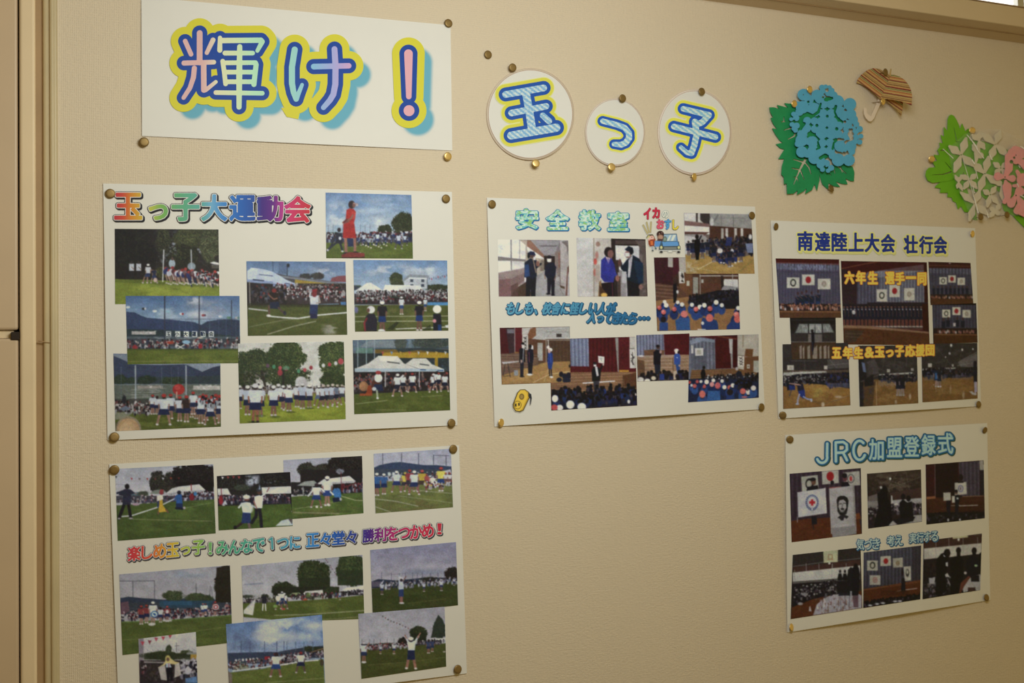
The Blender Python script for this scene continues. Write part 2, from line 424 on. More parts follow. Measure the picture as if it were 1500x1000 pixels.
        idx = np.arange(s.nx*s.ny).reshape(s.ny, s.nx)
        f = np.stack([idx[:-1, :-1], idx[1:, :-1], idx[1:, 1:], idx[:-1, 1:]], -1).reshape(-1, 4)
        o = mesh_obj('printed_photo', S.pos(s.X, s.Y, 0.00018+0.00005*S.k).reshape(-1, 3), f, M_print, parent, S.alb(C).reshape(-1, 3))
        if label: o['label'] = label
        return o

# ---- printed lettering: signed distance fields cut along their level lines
def seg_sdf(x, y, strokes, r=4.3):
    """strokes: lists of (x, y) or (x, y, radius)"""
    D = np.full(x.shape, 1e6)
    for st in strokes:
        st = [(p[0], p[1], p[2] if len(p) > 2 else r) for p in st]
        if len(st) == 1: st = st*2
        for (ax, ay, ar), (bx, by, br) in zip(st[:-1], st[1:]):
            ex, ey = bx-ax, by-ay
            t = np.clip(((x-ax)*ex+(y-ay)*ey)/(ex*ex+ey*ey+1e-9), 0, 1)
            D = np.minimum(D, np.hypot(x-ax-t*ex, y-ay-t*ey)-(ar+(br-ar)*t))
    return D
def march(X, Y, Fd, maxrun=10):
    """region Fd<0 as polygons; returns (list of xy, faces)"""
    ny_, nx = Fd.shape; Fd = np.where(np.abs(Fd) < 1e-5, 1e-5, Fd); ins = Fd < 0
    V = []; Fc = []
    c = ins[:-1, :-1].astype(int)+ins[:-1, 1:]+ins[1:, 1:]+ins[1:, :-1]
    full = c == 4
    for j in range(ny_-1):
        i = 0; row = full[j]
        if not row.any(): continue
        while i < nx-1:
            if row[i]:
                k = i
                while k < nx-1 and row[k] and k-i < maxrun: k += 1
                b = len(V); V += [(X[j, i], Y[j, i]), (X[j+1, i], Y[j+1, i]), (X[j+1, k], Y[j+1, k]), (X[j, k], Y[j, k])]; Fc.append((b, b+1, b+2, b+3)); i = k
            else: i += 1
    js, is_ = np.nonzero((c > 0) & (c < 4))
    for j, i in zip(js.tolist(), is_.tolist()):
        q = [(j, i), (j+1, i), (j+1, i+1), (j, i+1)]; poly = []
        for a in range(4):
            p0, p1 = q[a], q[(a+1) % 4]; f0, f1 = Fd[p0], Fd[p1]
            if f0 < 0: poly.append((X[p0], Y[p0]))
            if (f0 < 0) != (f1 < 0):
                t = f0/(f0-f1); poly.append((X[p0]+(X[p1]-X[p0])*t, Y[p0]+(Y[p1]-Y[p0])*t))
        b = len(V); V += poly; Fc.append(tuple(range(b, b+len(poly))))
    return V, Fc
def letter_obj(name, S, parent, box_, layers, step=0.6, lift=0.0008, label=None, gap=0.00007):
    """layers: (function(x, y) -> distance, colour string or function(x, y) -> rgb), drawn bottom to top"""
    x0, y0, x1, y1 = box_
    X, Y = np.meshgrid(np.arange(x0, x1+step, step), np.arange(y0, y1+step, step))
    VV = []; FF = []; CC = []; LL = []
    for k, (fn, col) in enumerate(layers):
        V, Fc = march(X, Y, fn(X, Y), 10 if isinstance(col, str) else 3)
        if not V: continue
        b = sum(len(v) for v in VV); V = np.array(V); VV.append(V); FF += [tuple(i+b for i in f) for f in Fc]
        c = np.tile(cols(col), (len(V), 1)) if isinstance(col, str) else col(V[:, 0], V[:, 1])
        CC.append(c); LL.append(np.full(len(V), lift+gap*k))
    V = np.concatenate(VV); Ls = np.concatenate(LL)
    o = mesh_obj(name, S.pos(V[:, 0], V[:, 1], Ls), FF, M_print, parent, S.alb(np.concatenate(CC)))
    if label: o['label'] = label
    return o
_glyph = {}
def glyph(ch):
    if ch in _glyph: return _glyph[ch]
    cu = bpy.data.curves.new('g', 'FONT'); cu.body = ch; cu.resolution_u = 4
    ob = bpy.data.objects.new('g', cu); sc.collection.objects.link(ob)
    dg = bpy.context.evaluated_depsgraph_get(); me = bpy.data.meshes.new_from_object(ob.evaluated_get(dg))
    v = np.array([w.co[:2] for w in me.vertices]).reshape(-1, 2); me.calc_loop_triangles()
    t = np.array([list(k.vertices) for k in me.loop_triangles], int).reshape(-1, 3)
    bpy.data.objects.remove(ob); bpy.data.meshes.remove(me); bpy.data.curves.remove(cu)
    lo, hi = v.min(0), v.max(0)
    _glyph[ch] = ((v-lo)/np.maximum(hi-lo, 1e-6), t); return _glyph[ch]
def edt(mask, R):
    """distance to the nearest True sample, exact up to R samples"""
    big = 1e6; h, w = mask.shape
    g = np.where(mask, 0.0, big); d = g.copy()
    for k in range(1, R+1):
        d[:, k:] = np.minimum(d[:, k:], g[:, :-k]+k*k); d[:, :-k] = np.minimum(d[:, :-k], g[:, k:]+k*k)
    e = d.copy()
    for k in range(1, R+1):
        e[k:] = np.minimum(e[k:], d[:-k]+k*k); e[:-k] = np.minimum(e[:-k], d[k:]+k*k)
    return np.sqrt(np.minimum(e, (R+1.0)**2))
class Words:
    """glyphs set in boxes of target pixels -> signed distance function in pixels"""
    def __init__(s, items, ss=5, R=4.0, shear=0.0):
        xs = [v for it in items for v in (it[1], it[3])]; ys = [v for it in items for v in (it[2], it[4])]
        s.x0 = min(xs)-R-3-abs(shear)*20; s.y0 = min(ys)-R-3; s.ss = ss
        s.w = int((max(xs)+R+3+abs(shear)*20-s.x0)*ss); s.h = int((max(ys)+R+3-s.y0)*ss)
        M = np.zeros((s.h, s.w), bool)
        for it in items:
            ch, ax, ay, bx, by = it[:5]; tl = it[5] if len(it) > 5 else 0.0
            v, t = glyph(ch)
            px = ax+v[:, 0]*(bx-ax); py = by-v[:, 1]*(by-ay)
            py = py + tl*(v[:, 0]-.5)*(bx-ax); px = px - shear*(py-(ay+by)/2)
            px = (px-s.x0)*ss; py = (py-s.y0)*ss
            for a, b, c in t.tolist():
                X = px[[a, b, c]]; Y = py[[a, b, c]]
                i0, i1 = int(max(X.min(), 0)), int(X.max())+2; j0, j1 = int(max(Y.min(), 0)), int(Y.max())+2
                gx = np.arange(i0, i1)[None, :]+.0; gy = np.arange(j0, j1)[:, None]+.0
                e = [(X[(k+1) % 3]-X[k])*(gy-Y[k])-(Y[(k+1) % 3]-Y[k])*(gx-X[k]) for k in range(3)]
                ok = ((e[0] >= -.01) & (e[1] >= -.01) & (e[2] >= -.01)) | ((e[0] <= .01) & (e[1] <= .01) & (e[2] <= .01))
                sub = M[j0:j1, i0:i1]; sub |= ok[:sub.shape[0], :sub.shape[1]]
        RR = int(R*ss)
        s.D = (edt(M, RR)-edt(~M, int(2.5*ss)))/ss
        s.D = np.where(M, s.D+.5/ss, s.D-.5/ss)
        s.box = (s.x0+1, s.y0+1, s.x0+s.w/ss-1, s.y0+s.h/ss-1)
    def __call__(s, x, y):
        i = (x-s.x0)*s.ss; j = (y-s.y0)*s.ss
        i = np.clip(i, 0, s.w-1.001); j = np.clip(j, 0, s.h-1.001)
        i0 = i.astype(int); j0 = j.astype(int); fx = i-i0; fy = j-j0; D = s.D
        return (D[j0, i0]*(1-fx)+D[j0, i0+1]*fx)*(1-fy)+(D[j0+1, i0]*(1-fx)+D[j0+1, i0+1]*fx)*fy
def ramp(stops, axis=0):
    xs = [k[0] for k in stops]; cs = np.array([cols(k[1]) for k in stops])
    def f(x, y):
        v = x if axis == 0 else y
        return np.stack([np.interp(v, xs, cs[:, i]) for i in range(3)], -1)
    return f
def cells(txt, x0, y0, x1, y1, h, fill=0.9):
    """set a string in even cells along the line (x0, y0)-(x1, y1) = centre line; small kana set smaller"""
    out = []; n = len(txt); cw = (x1-x0)/n; sl = (y1-y0)/(x1-x0)
    for i, ch in enumerate(txt):
        if ch in ' 　': continue
        cx = x0+(i+.5)*cw; cy = y0+(cx-x0)*sl; w = cw*fill; hh = h
        if ch in 'っ': out.append((ch, cx-w*.36, cy-hh*.12, cx+w*.36, cy+hh*.42, sl)); continue
        if ch in '、': out.append((ch, cx-w*.45, cy+hh*.1, cx-w*.1, cy+hh*.5, sl)); continue
        if ch in '・': out.append((ch, cx-w*.14, cy-hh*.12, cx+w*.14, cy+hh*.12, sl)); continue
        if ch in '一': out.append((ch, cx-w*.5, cy-hh*.05, cx+w*.5, cy+hh*.06, sl)); continue
        if ch in '！1': out.append((ch, cx-w*(.14 if ch != '1' else .28), cy-hh*.5, cx+w*(.14 if ch != '1' else .26), cy+hh*.5, sl)); continue
        if ch in 'しいりけに々': out.append((ch, cx-w*.42, cy-hh*.46, cx+w*.42, cy+hh*.46, sl)); continue
        if ch in 'つ': out.append((ch, cx-w*.48, cy-hh*.36, cx+w*.48, cy+hh*.4, sl)); continue
        out.append((ch, cx-w*.5, cy-hh*.5, cx+w*.5, cy+hh*.5, sl))
    return out

# ================================================================ sports day poster (upper left)
KIDH = 'e0dedc d8d4d2 a83a38 b84a44 d6d2cc 2a2224'
WHB = 'c6c8d4 b4b8c8 d4d4da 2c3560 27305a 9a4a50'
S1 = Sheet([(151, 268.6), (662, 281), (670, 622.7), (157.5, 644.7)], bulge=.006, seed=1, white='d4ccba')
R1 = sheet_obj('poster', S1, 'large white sports day poster with a rainbow title under the wide banner', 'poster')
# tug of war
p = Pic('A1', [(140,400),(900,405),(908,945),(143,952)])
p.G('241f22', '332e2a', 400, 780).N(420, 395, 910, 700, '9aa3ad', 22, .46, .9, 5).T(240, 560, 190, 210, '1d1a1e', '2b2a24', 3)
p.T(640, 610, 110, 110, '23221c', '454a2c', 8, .3).T(700, 460, 130, 70, '363a26', '5a6238', 4, .4, .3, 'b8bcc0').T(840, 520, 80, 130, '363a28', '67704a', 6, .4, .35).T(500, 480, 60, 100, '2a2a22', '4c5234', 9, .4, .2)
p.N(140, 400, 460, 700, '35372a', 30, .56, .6, 2).N(530, 500, 600, 600, 'a8acb6', 10, .5, .7, 8)
p.R(140, 650, 910, 770, '2a2320', .55).T(480, 720, 60, 40, '3a3a22', '59602f', 2)
p.P([(130,768),(520,778),(915,815),(915,960),(130,960)], '66802c').N(130, 790, 915, 960, '86a03c', 40, .45, .7, 3, 3).N(130, 880, 915, 960, '9ab04c', 60, .5, .6, 4, 4).P([(130,766),(915,812),(915,830),(130,790)], '4d6226', .6)
for x in (264, 316): p.R(x-18, 655, x+18, 708, 'b9bcc4').E(x, 645, 10, 11, '3a2c2a').R(x-14, 708, x+14, 760, '2a2528').L([(x, 680), (x+20, 700)], 5, '8a6a58')
p.L([(500,555),(492,785)], 8, 'cfcfd2').L([(700,555),(706,780)], 9, 'b6b8c0')
p.P([(835,650),(865,640),(905,650),(905,665),(870,660)], 'd8d6d4').R(850, 662, 905, 690, '8a8070', .5)
p.E(560, 655, 24, 32, '9fb0ba').E(703, 675, 30, 28, 'a0b0be', .8).E(562, 620, 10, 12, '5a443c')
p.H(385, 795, 140, 'c9cad0', '2e3c66', 'e6e4e0', '9a7460', 'lean').L([(400,700),(448,708)], 6, '9a7460').H(430, 795, 110, '2c2f50', '2c3560', None, 'a07a66', 'run').E(437, 775, 14, 16, 'c4a8a0')
for i in range(34):
    x = 510+i*12; y = 700+rnd.random()*45+i*1.2
    p.L([(x, y+5), (x+14, y+62)], 9, rnd.choice(['a07866', 'b08a76', '2a2f52', 'c8b0a4'])).E(x, y, 15, 20, rnd.choice(['c8c8d0', 'b8bcc8', '2b3468', '303a70', '7a5a60', '5a2c34', '2a2024']))
    if i % 2 == 0: p.E(x+5, y-24, 12, 11, rnd.choice(['b33a38', 'c8453f', 'dcdcdc', 'd4d2d4', '9a3030']))
p.W(740, 740, 905, 770, 60, 46, 18, '2a2024 3a2a2c c8c8cc 5a2c34 b8b8c0', 'b33a38 c84844 e0dcd8 2a2024', 4, 1.3)
for i in range(24): p.E(520+i*16, 796+(i % 3)*5, 8, 6, 'd0c8c4', .8)
p.build(S1, R1, 'printed photo of a tug of war under dark trees')
# school flags, mountains
p = Pic('A3', [(118,398),(830,408),(835,885),(132,915)])
p.G('7c8698', '8a94a6', 400, 470)
p.P([(118,415),(160,430),(250,470),(420,475),(600,470),(690,510),(830,580),(830,600),(118,600)], '3a4460').P([(640,560),(720,515),(780,490),(835,478),(835,600),(620,600)], '333c54').P([(118,560),(830,545),(830,610),(118,610)], '39483f', .5)
p.T(160, 570, 45, 35, '2a3a30', '364a38', 3).T(340, 575, 60, 30, '24342c', '34463a', 4).T(510, 580, 80, 28, '283a2e', '3c4e3a', 5).T(235, 580, 30, 22, '2a3c32', '34463a', 6)
p.R(118, 605, 835, 745, '5b675f').N(118, 600, 835, 740, '8a8f8c', 14, .5, .7, 6, 3).R(650, 612, 830, 640, 'b9b2aa').N(650, 600, 830, 645, 'e0dcd6', 8, .5, .9, 4, 2).R(280, 612, 450, 632, '968e86').N(280, 605, 450, 634, 'c8c0ba', 8, .5, .9, 5, 2)
for y in (640, 656, 672, 688): p.L([(240,y),(420,y)], 5, 'a8aaa6', .5)
for x in (265, 602): p.L([(x,480),(x+2,760)], 9, '9fa6ae')
for x in (170, 440, 505, 550): p.L([(x,490),(x,700)], 2.5, '6c7890', .7)
p.L([(118,606),(500,604)], 4, '8a96a0', .8).R(118, 700, 835, 800, '3e3a3a', .75)
p.P([(118,780),(300,800),(520,790),(835,780),(835,900),(118,920)], '4a5a25').N(118, 790, 835, 920, '647434', 30, .45, .7, 2, 3)
p.W(120, 760, 390, 770, 60, 90, 20, 'c8c4c4 a8a4a8 4a3a3c 2c2a30 8a6a60 d8d4d4', '2a2224 d8d0cc 8a4a48', 7).E(190, 705, 14, 30, '2a2c34').P([(150,770),(200,745),(240,765),(190,780)], '6a7688').P([(118,790),(250,790),(200,830),(130,840)], 'a8a4a2', .6)
p.E(553, 637, 40, 36, 'b8302e').E(545, 625, 20, 16, 'd0504a', .7).L([(540,655),(540,690)], 9, 'c89a86')
for i, (x, y, h) in enumerate([(380,800,130),(410,800,120),(640,820,130),(670,830,130),(500,830,165),(560,845,165),(605,850,175),(650,800,150),(735,840,170),(700,860,185),(800,830,165),(455,870,205),(765,870,170),(830,860,190)]):
    p.H(x, y, h, 'c8ccd6' if i != 6 else '3a2a2a', '232c52', 'b83834' if i not in (1, 12) else '3a2220', '9c7260', 'run' if i in (11, 12) else 'stand', 1.25)
p.W(670, 720, 830, 730, 50, 26, 26, 'c0c6d2 cdd0d8 2a3050', 'b83834 c0403a 2c2022', 3)
p.E(218, 905, 86, 90, '94826a').E(218, 912, 76, 82, 'bb9468').E(216, 916, 60, 66, 'c6a072').E(200, 905, 40, 40, 'd0ae84', .5).P([(118,860),(150,850),(132,915),(118,915)], '5c5040', .6)
p.build(S1, R1, 'printed photo of children in red caps around a big red ball')
p = Pic('A3', [(200,15),(958,15),(965,462),(213,470)])
p.G('4c6ea0', '8fa8c0', 15, 200).N(200, 60, 640, 200, 'b4c4d2', 60, .5, .7, 3, 2).N(560, 15, 958, 170, '8a93a8', 60, .35, .8, 7, 2).N(600, 15, 720, 80, 'b8bcc8', 30, .4, .9, 9).E(700, 145, 90, 28, 'b4b8c4', .8, 3).E(670, 130, 50, 16, 'c6c8d0', .7, 3)
p.P([(203,120),(260,124),(300,145),(340,160),(460,170),(560,178),(660,190),(720,215),(720,300),(203,300)], '36456a').P([(690,215),(740,185),(820,172),(900,170),(960,176),(960,300),(690,300)], '34405a').P([(203,235),(430,240),(600,250),(960,285),(960,300),(203,300)], '2b3a36', .75)
p.R(203, 285, 965, 350, '4f5c66').N(203, 275, 965, 350, '9aa2a6', 12, .55, .8, 4, 3).R(240, 250, 400, 272, 'b0aaa8').N(240, 244, 430, 276, 'e2dedc', 8, .5, .9, 4, 2)
for x, w in ((460, 8), (690, 8), (905, 6)): p.L([(x, 15 if x != 905 else 45), (x, 345)], w, '3a3f50')
for x in (515, 560, 600, 640, 760, 820, 870, 935): p.L([(x, 172), (x, 300)], 2, '56688c', .8)
p.L([(460,170),(960,168)], 3, '56607c')
for x, y, c1, c2 in ((320,100,'2c2c34','c8c8d0'),(391,116,'d8dce0','d8dce0'),(570,135,'d0d0d8','a03038'),(718,144,'a04048','6a4a5a'),(830,152,'c8ccd4','b0b8c8'),(885,160,'5a8a78','4a7a6a'),(940,160,'c0b8c0','5a9080'),(478,118,'90b8c8','90b8c8'),(213,90,'c8d0d8','c8d0d8')): p.E(x, y, 12, 8, c1).E(x+10, y, 7, 7, c2)
for i, ch in enumerate(range(6)):
    x = [486,547,604,660,715,770][i]; p.R(x-17, 250, x+17, 288, 'd8dcde')
p.R(203, 300, 965, 375, '3a3d48', .7).W(205, 345, 960, 335, 50, 150, 20, '4a4c5c c8c8cc 8a5058 2c3048 a8b0bc 5a4a50 d8d4d0 3a4060', '2a2428 c0b8b4 8a3a40', 5, 1.1)
p.E(262, 362, 16, 22, 'a03038').E(498, 326, 24, 10, 'a8402e').E(605, 322, 26, 13, '8ab4d0').L([(540,340),(590,370)], 7, 'd8d8d0').L([(590,340),(540,370)], 7, 'd0d8d0').E(697, 350, 14, 18, 'a02c34').E(695, 293, 18, 6, 'c8b8a8')
p.R(203, 368, 965, 480, '51682a').N(203, 372, 965, 480, '667a34', 26, .42, .6, 3, 4).R(203, 366, 965, 376, '3a4a28', .6).L([(203,452),(965,448)], 5, '8a8c50', .7)
p.build(S1, R1, 'printed photo of a playground with letter boards and flags below mountains')
wq = Words([(c, 246.9+12.5*k-3.1, 486.0-.1*k, 246.9+12.5*k+3.1, 492.4-.1*k) for k, c in enumerate('玉小大運動会')], 6, 2)
letter_obj('board_lettering', S1, R1, (242, 484, 314, 495), [(lambda x, y: wq(x, y)-.12, '2c3850')], .4)
# woman in red on a stand
p = Pic('A2', [(385,135),(1013,152),(1025,618),(390,615)])
p.G('6485b4', 'a4b8c8', 135, 430).N(385, 135, 1025, 430, 'b9c4ce', 90, .48, .7, 11, 2.2).N(385, 190, 560, 430, 'cfd2d4', 70, .42, .8, 5).N(600, 310, 860, 440, 'ccd0d2', 60, .4, .8, 15, 2)
p.T(955, 370, 80, 92, '28301e', '434c2e', 3, .25).T(820, 410, 55, 42, '262e1e', '3c462a', 5, .25).P([(390,425),(480,425),(480,460),(390,460)], '4a5a58', .7)
for x in (405, 440, 510, 640, 675, 710): p.L([(x,372),(x,440)], 3, '5a6474', .8)
p.P([(385,500),(1025,488),(1025,620),(385,620)], '4c6326').N(385, 500, 1025, 620, '5f7632', 25, .45, .6, 2, 3).R(385, 440, 1025, 500, '454652', .9)
p.P([(620,440),(760,430),(930,430),(1020,430),(1020,445),(620,450)], '5a2c36').P([(935,422),(1020,416),(1020,432),(940,436)], 'c8c8cc')
p.W(395, 465, 1015, 460, 46, 150, 20, 'c4cad6 2e3c70 3a4880 a8b0c4 25305c', '4a2c32 d8d4d4 8a3a40 2a2428', 9, 1.5).W(620, 505, 1000, 490, 30, 30, 14, '3a3f5c 6a5048 2c3560', 'c4cad6', 6, 1.8)
for x, y, h in ((920,545,115),(665,520,90),(765,520,95),(820,500,80),(965,520,80),(595,530,70)): p.H(x, y, h, 'c4cad6', '303a68', '4a2c32', '5a4a50', 'run')
for i in range(10): p.E(660+i*19, 515+(i % 4)*8, 6, 5, 'd8d0c0')
p.L([(395,560),(440,520),(480,490)], 13, '2c3048').L([(490,500),(508,560)], 14, '2a2c40').P([(462,430),(505,430),(508,510),(460,505)], '28283a').E(484, 408, 13, 16, '30222a').L([(470,440),(420,530)], 10, '30303c').E(400, 556, 8, 8, 'c8c4c4').E(508, 565, 9, 6, 'd8d4d4').R(548, 470, 590, 530, '26305a').E(490, 470, 10, 12, 'c8ccd8')
p.L([(530,465),(535,575)], 22, 'a06a58').L([(598,465),(600,575)], 20, 'a06a58').E(535, 580, 20, 9, '20242c').E(605, 575, 20, 9, '20242c').L([(590,588),(640,575)], 5, 'd8d4d0')
p.P([(515,365),(595,360),(608,468),(512,468)], 'b52424').P([(538,262),(560,250),(590,255),(606,275),(600,330),(590,365),(520,372),(532,330)], 'c02a28').P([(575,270),(606,275),(600,330),(580,330)], 'd4433c', .7).L([(585,300),(570,325),(512,355)], 13, '9c6450').P([(512,368),(530,340),(560,330),(560,350)], '8a4a40').L([(540,330),(518,352)], 12, '6a2a2c')
p.E(576, 223, 24, 29, '3a2428').E(592, 228, 12, 18, '8a5a50').L([(590,212),(620,222)], 8, 'b08a80').E(615, 228, 7, 7, 'c8b8b8')
p.P([(500,590),(560,570),(670,578),(672,602),(640,612),(505,612)], '8a3430').P([(505,608),(640,608),(670,600),(672,614),(505,618)], '4a2c24')
p.build(S1, R1, 'printed photo of a woman in red saluting on a stand')
# tent, runner
p = Pic('A2', [(1105,637,'A1'),(530,641),(745,265,'A4'),(102,272,'A4')])
p.F('A1').G('5f7ca6', '7f93b0', 637, 760).F('A2').N(240, 640, 540, 760, 'b8bcc8', 50, .45, .8, 3, 2).N(0, 640, 540, 760, '7c8aa6', 60, .5, .5, 8, 3)
p.T(325, 745, 45, 26, '3a3436', '4a4a40', 4).T(235, 750, 50, 22, '36363a', '4a4a44', 6).P([(10,725),(120,745),(535,800),(535,830),(10,780)], '4c4a50').P([(160,770),(535,815),(535,835),(160,800)], 'a88a30').P([(60,742),(400,785),(540,800),(540,812),(400,800),(40,755)], '7d7f86').P([(430,760),(480,745),(540,742),(540,790),(420,785)], '8a4a50')
p.L([(105,670),(103,740)], 5, '30343c').E(110, 668, 12, 14, '2c3038').F('A1').L([(1298,640),(1300,710)], 4, '3a4458').R(1340, 640, 1400, 730, '54688c', .6).F('A2')
p.R(-300, 800, 540, 970, '3a3030', 1).P([(180,800),(540,830),(540,950),(180,950)], '463a3c').N(150, 795, 540, 870, 'a09a88', 9, .52, .8, 4)
p.F('A1').P([(1108,790),(1400,820),(1400,1060),(1108,1060)], '2c2428').N(1108, 800, 1400, 960, '6a6a74', 14, .52, .7, 6)
p.P([(1110,710),(1140,685),(1195,690),(1240,698),(1290,712),(1345,740),(1400,775),(1400,812),(1240,795),(1112,785)], 'b9c3d8').P([(1140,685),(1190,690),(1170,790),(1112,785),(1110,715)], 'ccd4e4', .8).P([(1112,770),(1250,780),(1400,800),(1400,815),(1240,797),(1112,788)], '8a9ac0').L([(1200,735),(1340,750)], 6, '3c4460', .8).L([(1155,772),(1230,780)], 8, '2c3454').L([(1127,790),(1132,975)], 9, '8a8078')
p.F('A2').P([(0,722),(30,735),(80,765),(170,805),(175,828),(0,820)], 'b4c0da').P([(0,800),(170,818),(175,830),(0,822)], '8090b8').L([(90,800),(150,808)], 6, '3c4878')
p.W(20, 860, 530, 880, 100, 200, 20, '8a7478 b8b0b4 5a3c40 3a2c34 c8c4c8 7a3a40 4a4c60', '2a2024 a84844 c8bcb8 d8d4d4 4a2c30', 3, 1.2).R(495, 935, 535, 962, '4a7cb4').L([(300,955),(480,950)], 5, '7aa0c0')
p.F('A1').W(1150, 880, 1390, 880, 90, 40, 26, '2c2428 3a3038 4a5068 6a6a74', '8a3a38 2a2024 5c504c', 8, 1.4)
p.F('A4').P([(100,75),(745,75),(745,275),(100,275)], '4b5628').N(100, 70, 745, 275, '5f6a34', 30, .46, .6, 5, 3).N(560, 180, 745, 275, 'a8a090', 26, .45, .8, 6, 3).P([(100,60),(745,72),(745,84),(100,90)], '3a3824', .6)
p.L([(110,97),(210,108),(240,112)], 9, 'b8b8b4').L([(235,145),(340,155),(430,160),(560,138),(745,122)], 9, 'd0d0cc').L([(110,215),(330,170),(470,160)], 4, '8c9070', .8).L([(230,262),(400,210),(540,178)], 6, 'a4a488', .9)
p.P([(245,50),(300,50),(312,100),(240,95)], '232a44').L([(238,80),(240,125),(235,140)], 14, '6a4c40').L([(300,90),(325,115),(345,135)], 12, '5a4440').E(236, 142, 14, 8, 'd8d4d4').E(340, 125, 10, 14, '30323c').P([(240,-10),(300,-5),(300,50),(245,55)], '2c2020').L([(240,10),(268,36),(290,30)], 9, '8a5a48').E(272, -20, 15, 14, '8a2c2c')
p.P([(505,65),(555,65),(552,130),(500,135)], '2a3a68').R(505, 130, 550, 160, '2a2c50').P([(502,15),(560,10),(558,70),(505,70)], 'cfd2da').L([(560,25),(568,55),(545,62)], 9, 'b8a89c').E(532, 0, 17, 22, '8a3034').E(532, -20, 15, 10, 'a02c34').L([(500,20),(505,-8)], 8, 'cfd2da')
p.build(S1, R1, 'printed photo of a runner by a white tent')
# ball toss on the field
p = Pic('A2', [(588,628),(1275,632),(1398,238,'A4'),(795,245,'A4')])
p.G('6b8cb8', '9fb0c0', 628, 850).N(588, 628, 1280, 850, 'b2bbc6', 90, .42, .9, 3, 2).N(720, 660, 920, 740, 'd0d2d4', 50, .45, .7, 12, 2).N(1040, 640, 1200, 760, 'c4ccd4', 50, .45, .8, 13)
p.T(903, 775, 50, 52, '34402c', '4a5636', 5, .2).R(875, 790, 960, 830, '3a4430').T(1200, 830, 90, 26, '2c3426', '3c4830', 6).T(620, 830, 40, 16, '38483c', '38483c', 3).P([(590,815),(640,828),(640,850),(590,850)], '3a4858')
p.P([(955,780),(1000,745),(1135,750),(1130,840),(960,830)], 'b5b9bf').P([(945,778),(1000,733),(1145,742),(1140,760),(1000,755),(955,785)], '8a9098').P([(965,785),(1000,756),(1130,762),(1130,768),(1000,765)], 'd8dadc')
for x in (1005, 1085): 
    for y in (770, 805): p.R(x, y, x+22, y+20, '3f4a58')
p.L([(1130,760),(1130,850)], 5, '5a6470')
p.P([(605,850),(690,795),(715,793),(805,850),(800,862),(605,858)], 'd8d8d6').P([(805,850),(822,810),(1075,815),(1100,850),(1095,868),(800,860)], 'dcdcd8').L([(610,856),(1095,866)], 5, 'b8b8b8')
for i in range(9): p.E(1145+i*16, 765-i*3+(i % 2)*6, 4, 7, 'b0465a' if i % 3 == 1 else '6a7488').E(640+i*45, 792, 4, 3, '8a6a70', .4)
p.F('A4').R(790, 0, 1400, 70, '352c30').W(800, 20, 1390, 15, 60, 300, 15, '4a3c40 8a8488 b8b4b8 5a2c34 2a2428 6a6068 7a3a40', '2a2024 c8c0bc 8a3a3c d8d8d8', 4, 1.2)
p.F('A2').W(600, 880, 1275, 865, 30, 120, 13, '6a6468 b8b4b8 c8c8cc 4a3c40', '2a2428 c8c4c0', 14, 1.2).R(850, 895, 960, 905, '3a5a4a', .5)
p.F('A4').P([(793,75),(1400,68),(1400,240),(793,248)], '4c5728').N(793, 70, 1400, 245, '66703a', 30, .46, .6, 5, 3).R(1260, 55, 1398, 75, '4a86b8').N(960, 90, 1150, 150, '7a6c3c', 26, .5, .5, 8, 2)
for y in (148, 180): p.L([(793,y),(1400,y-4)], 5, 'b0b090', .9)
p.L([(1060,228),(1400,215)], 7, 'c0c0b0').P([(1000,230),(1060,180),(1080,185),(1040,235)], '2c3020', .8).P([(1230,235),(1280,200),(1290,235)], '2c3020', .7)
p.H(1095, 132, 115, 'd0d4d8', '2c4a80', 'dcd8d4', 'a07a68').H(1248, 110, 85, 'd0d4d8', '2c4a80', 'dcd8d4', 'a07a68')
p.H(1210, 235, 190, '22202a', '1e3a78', 'e0dedc', '7a5244').H(970, 245, 200, '24202a', '1e3a78', 'e0dedc', '7a5244').E(965, 240, 22, 12, 'd8d4d0')
p.P([(855,240),(862,150),(880,130),(920,130),(938,170),(935,243)], '2a2634').L([(860,240),(855,190),(870,160)], 12, '8a2c34').E(897, 103, 26, 24, 'e0dede').E(880, 108, 10, 14, '6a4438').P([(1300,240),(1300,130),(1350,130),(1355,240)], '20202c').R(1330, 200, 1352, 240, '1f3f7c').E(1325, 100, 27, 26, 'e4e2e2').E(1308, 176, 12, 12, 'd88a90').P([(1375,205),(1400,200),(1400,222),(1385,220)], 'd8d4d0').E(803, 105, 12, 22, '6a6a90')
p.build(S1, R1, 'printed photo of children in white caps on the field before tents')
# white ball
p = Pic('A4', [(38,322),(722,308),(735,810),(50,838)])
p.G('d2cec2', 'cfccc2', 300, 560)
p.T(150, 460, 130, 92, '2f3f2c', '50633a', 3, .35, .25, 'd2cec2').T(350, 400, 120, 110, '2e4028', '4e6638', 5, .3, .2).T(660, 430, 100, 130, '33452c', '56703c', 8, .32, .22).T(660, 560, 90, 60, '2c3c28', '44582f', 9, .3, .2).T(90, 560, 70, 60, '2c3628', '40502e', 7, .35, .2).T(350, 540, 150, 60, '2c3a28', '465a34', 6, .4, .35)
p.N(60, 490, 260, 600, '9a8480', 12, .5, .7, 4).L([(190,500),(215,600)], 16, '3a3630').L([(330,500),(330,600)], 14, '302e2a').L([(190,540),(130,500)], 7, '3a3630')
for i in range(13):
    x = 230+i*40; y = 500-abs(i-5)*7+(i > 6)*(-8); p.E(x, y, 11, 13, rnd.choice(['b84048', 'c8c8c8', '3f8a6a', 'a83840', '6a4a60', 'c0505a'])) if 4 != i else None
p.E(702, 437, 18, 20, 'c04850').E(310, 510, 16, 20, 'a83c44').E(350, 480, 22, 14, '4a8a70', .8)
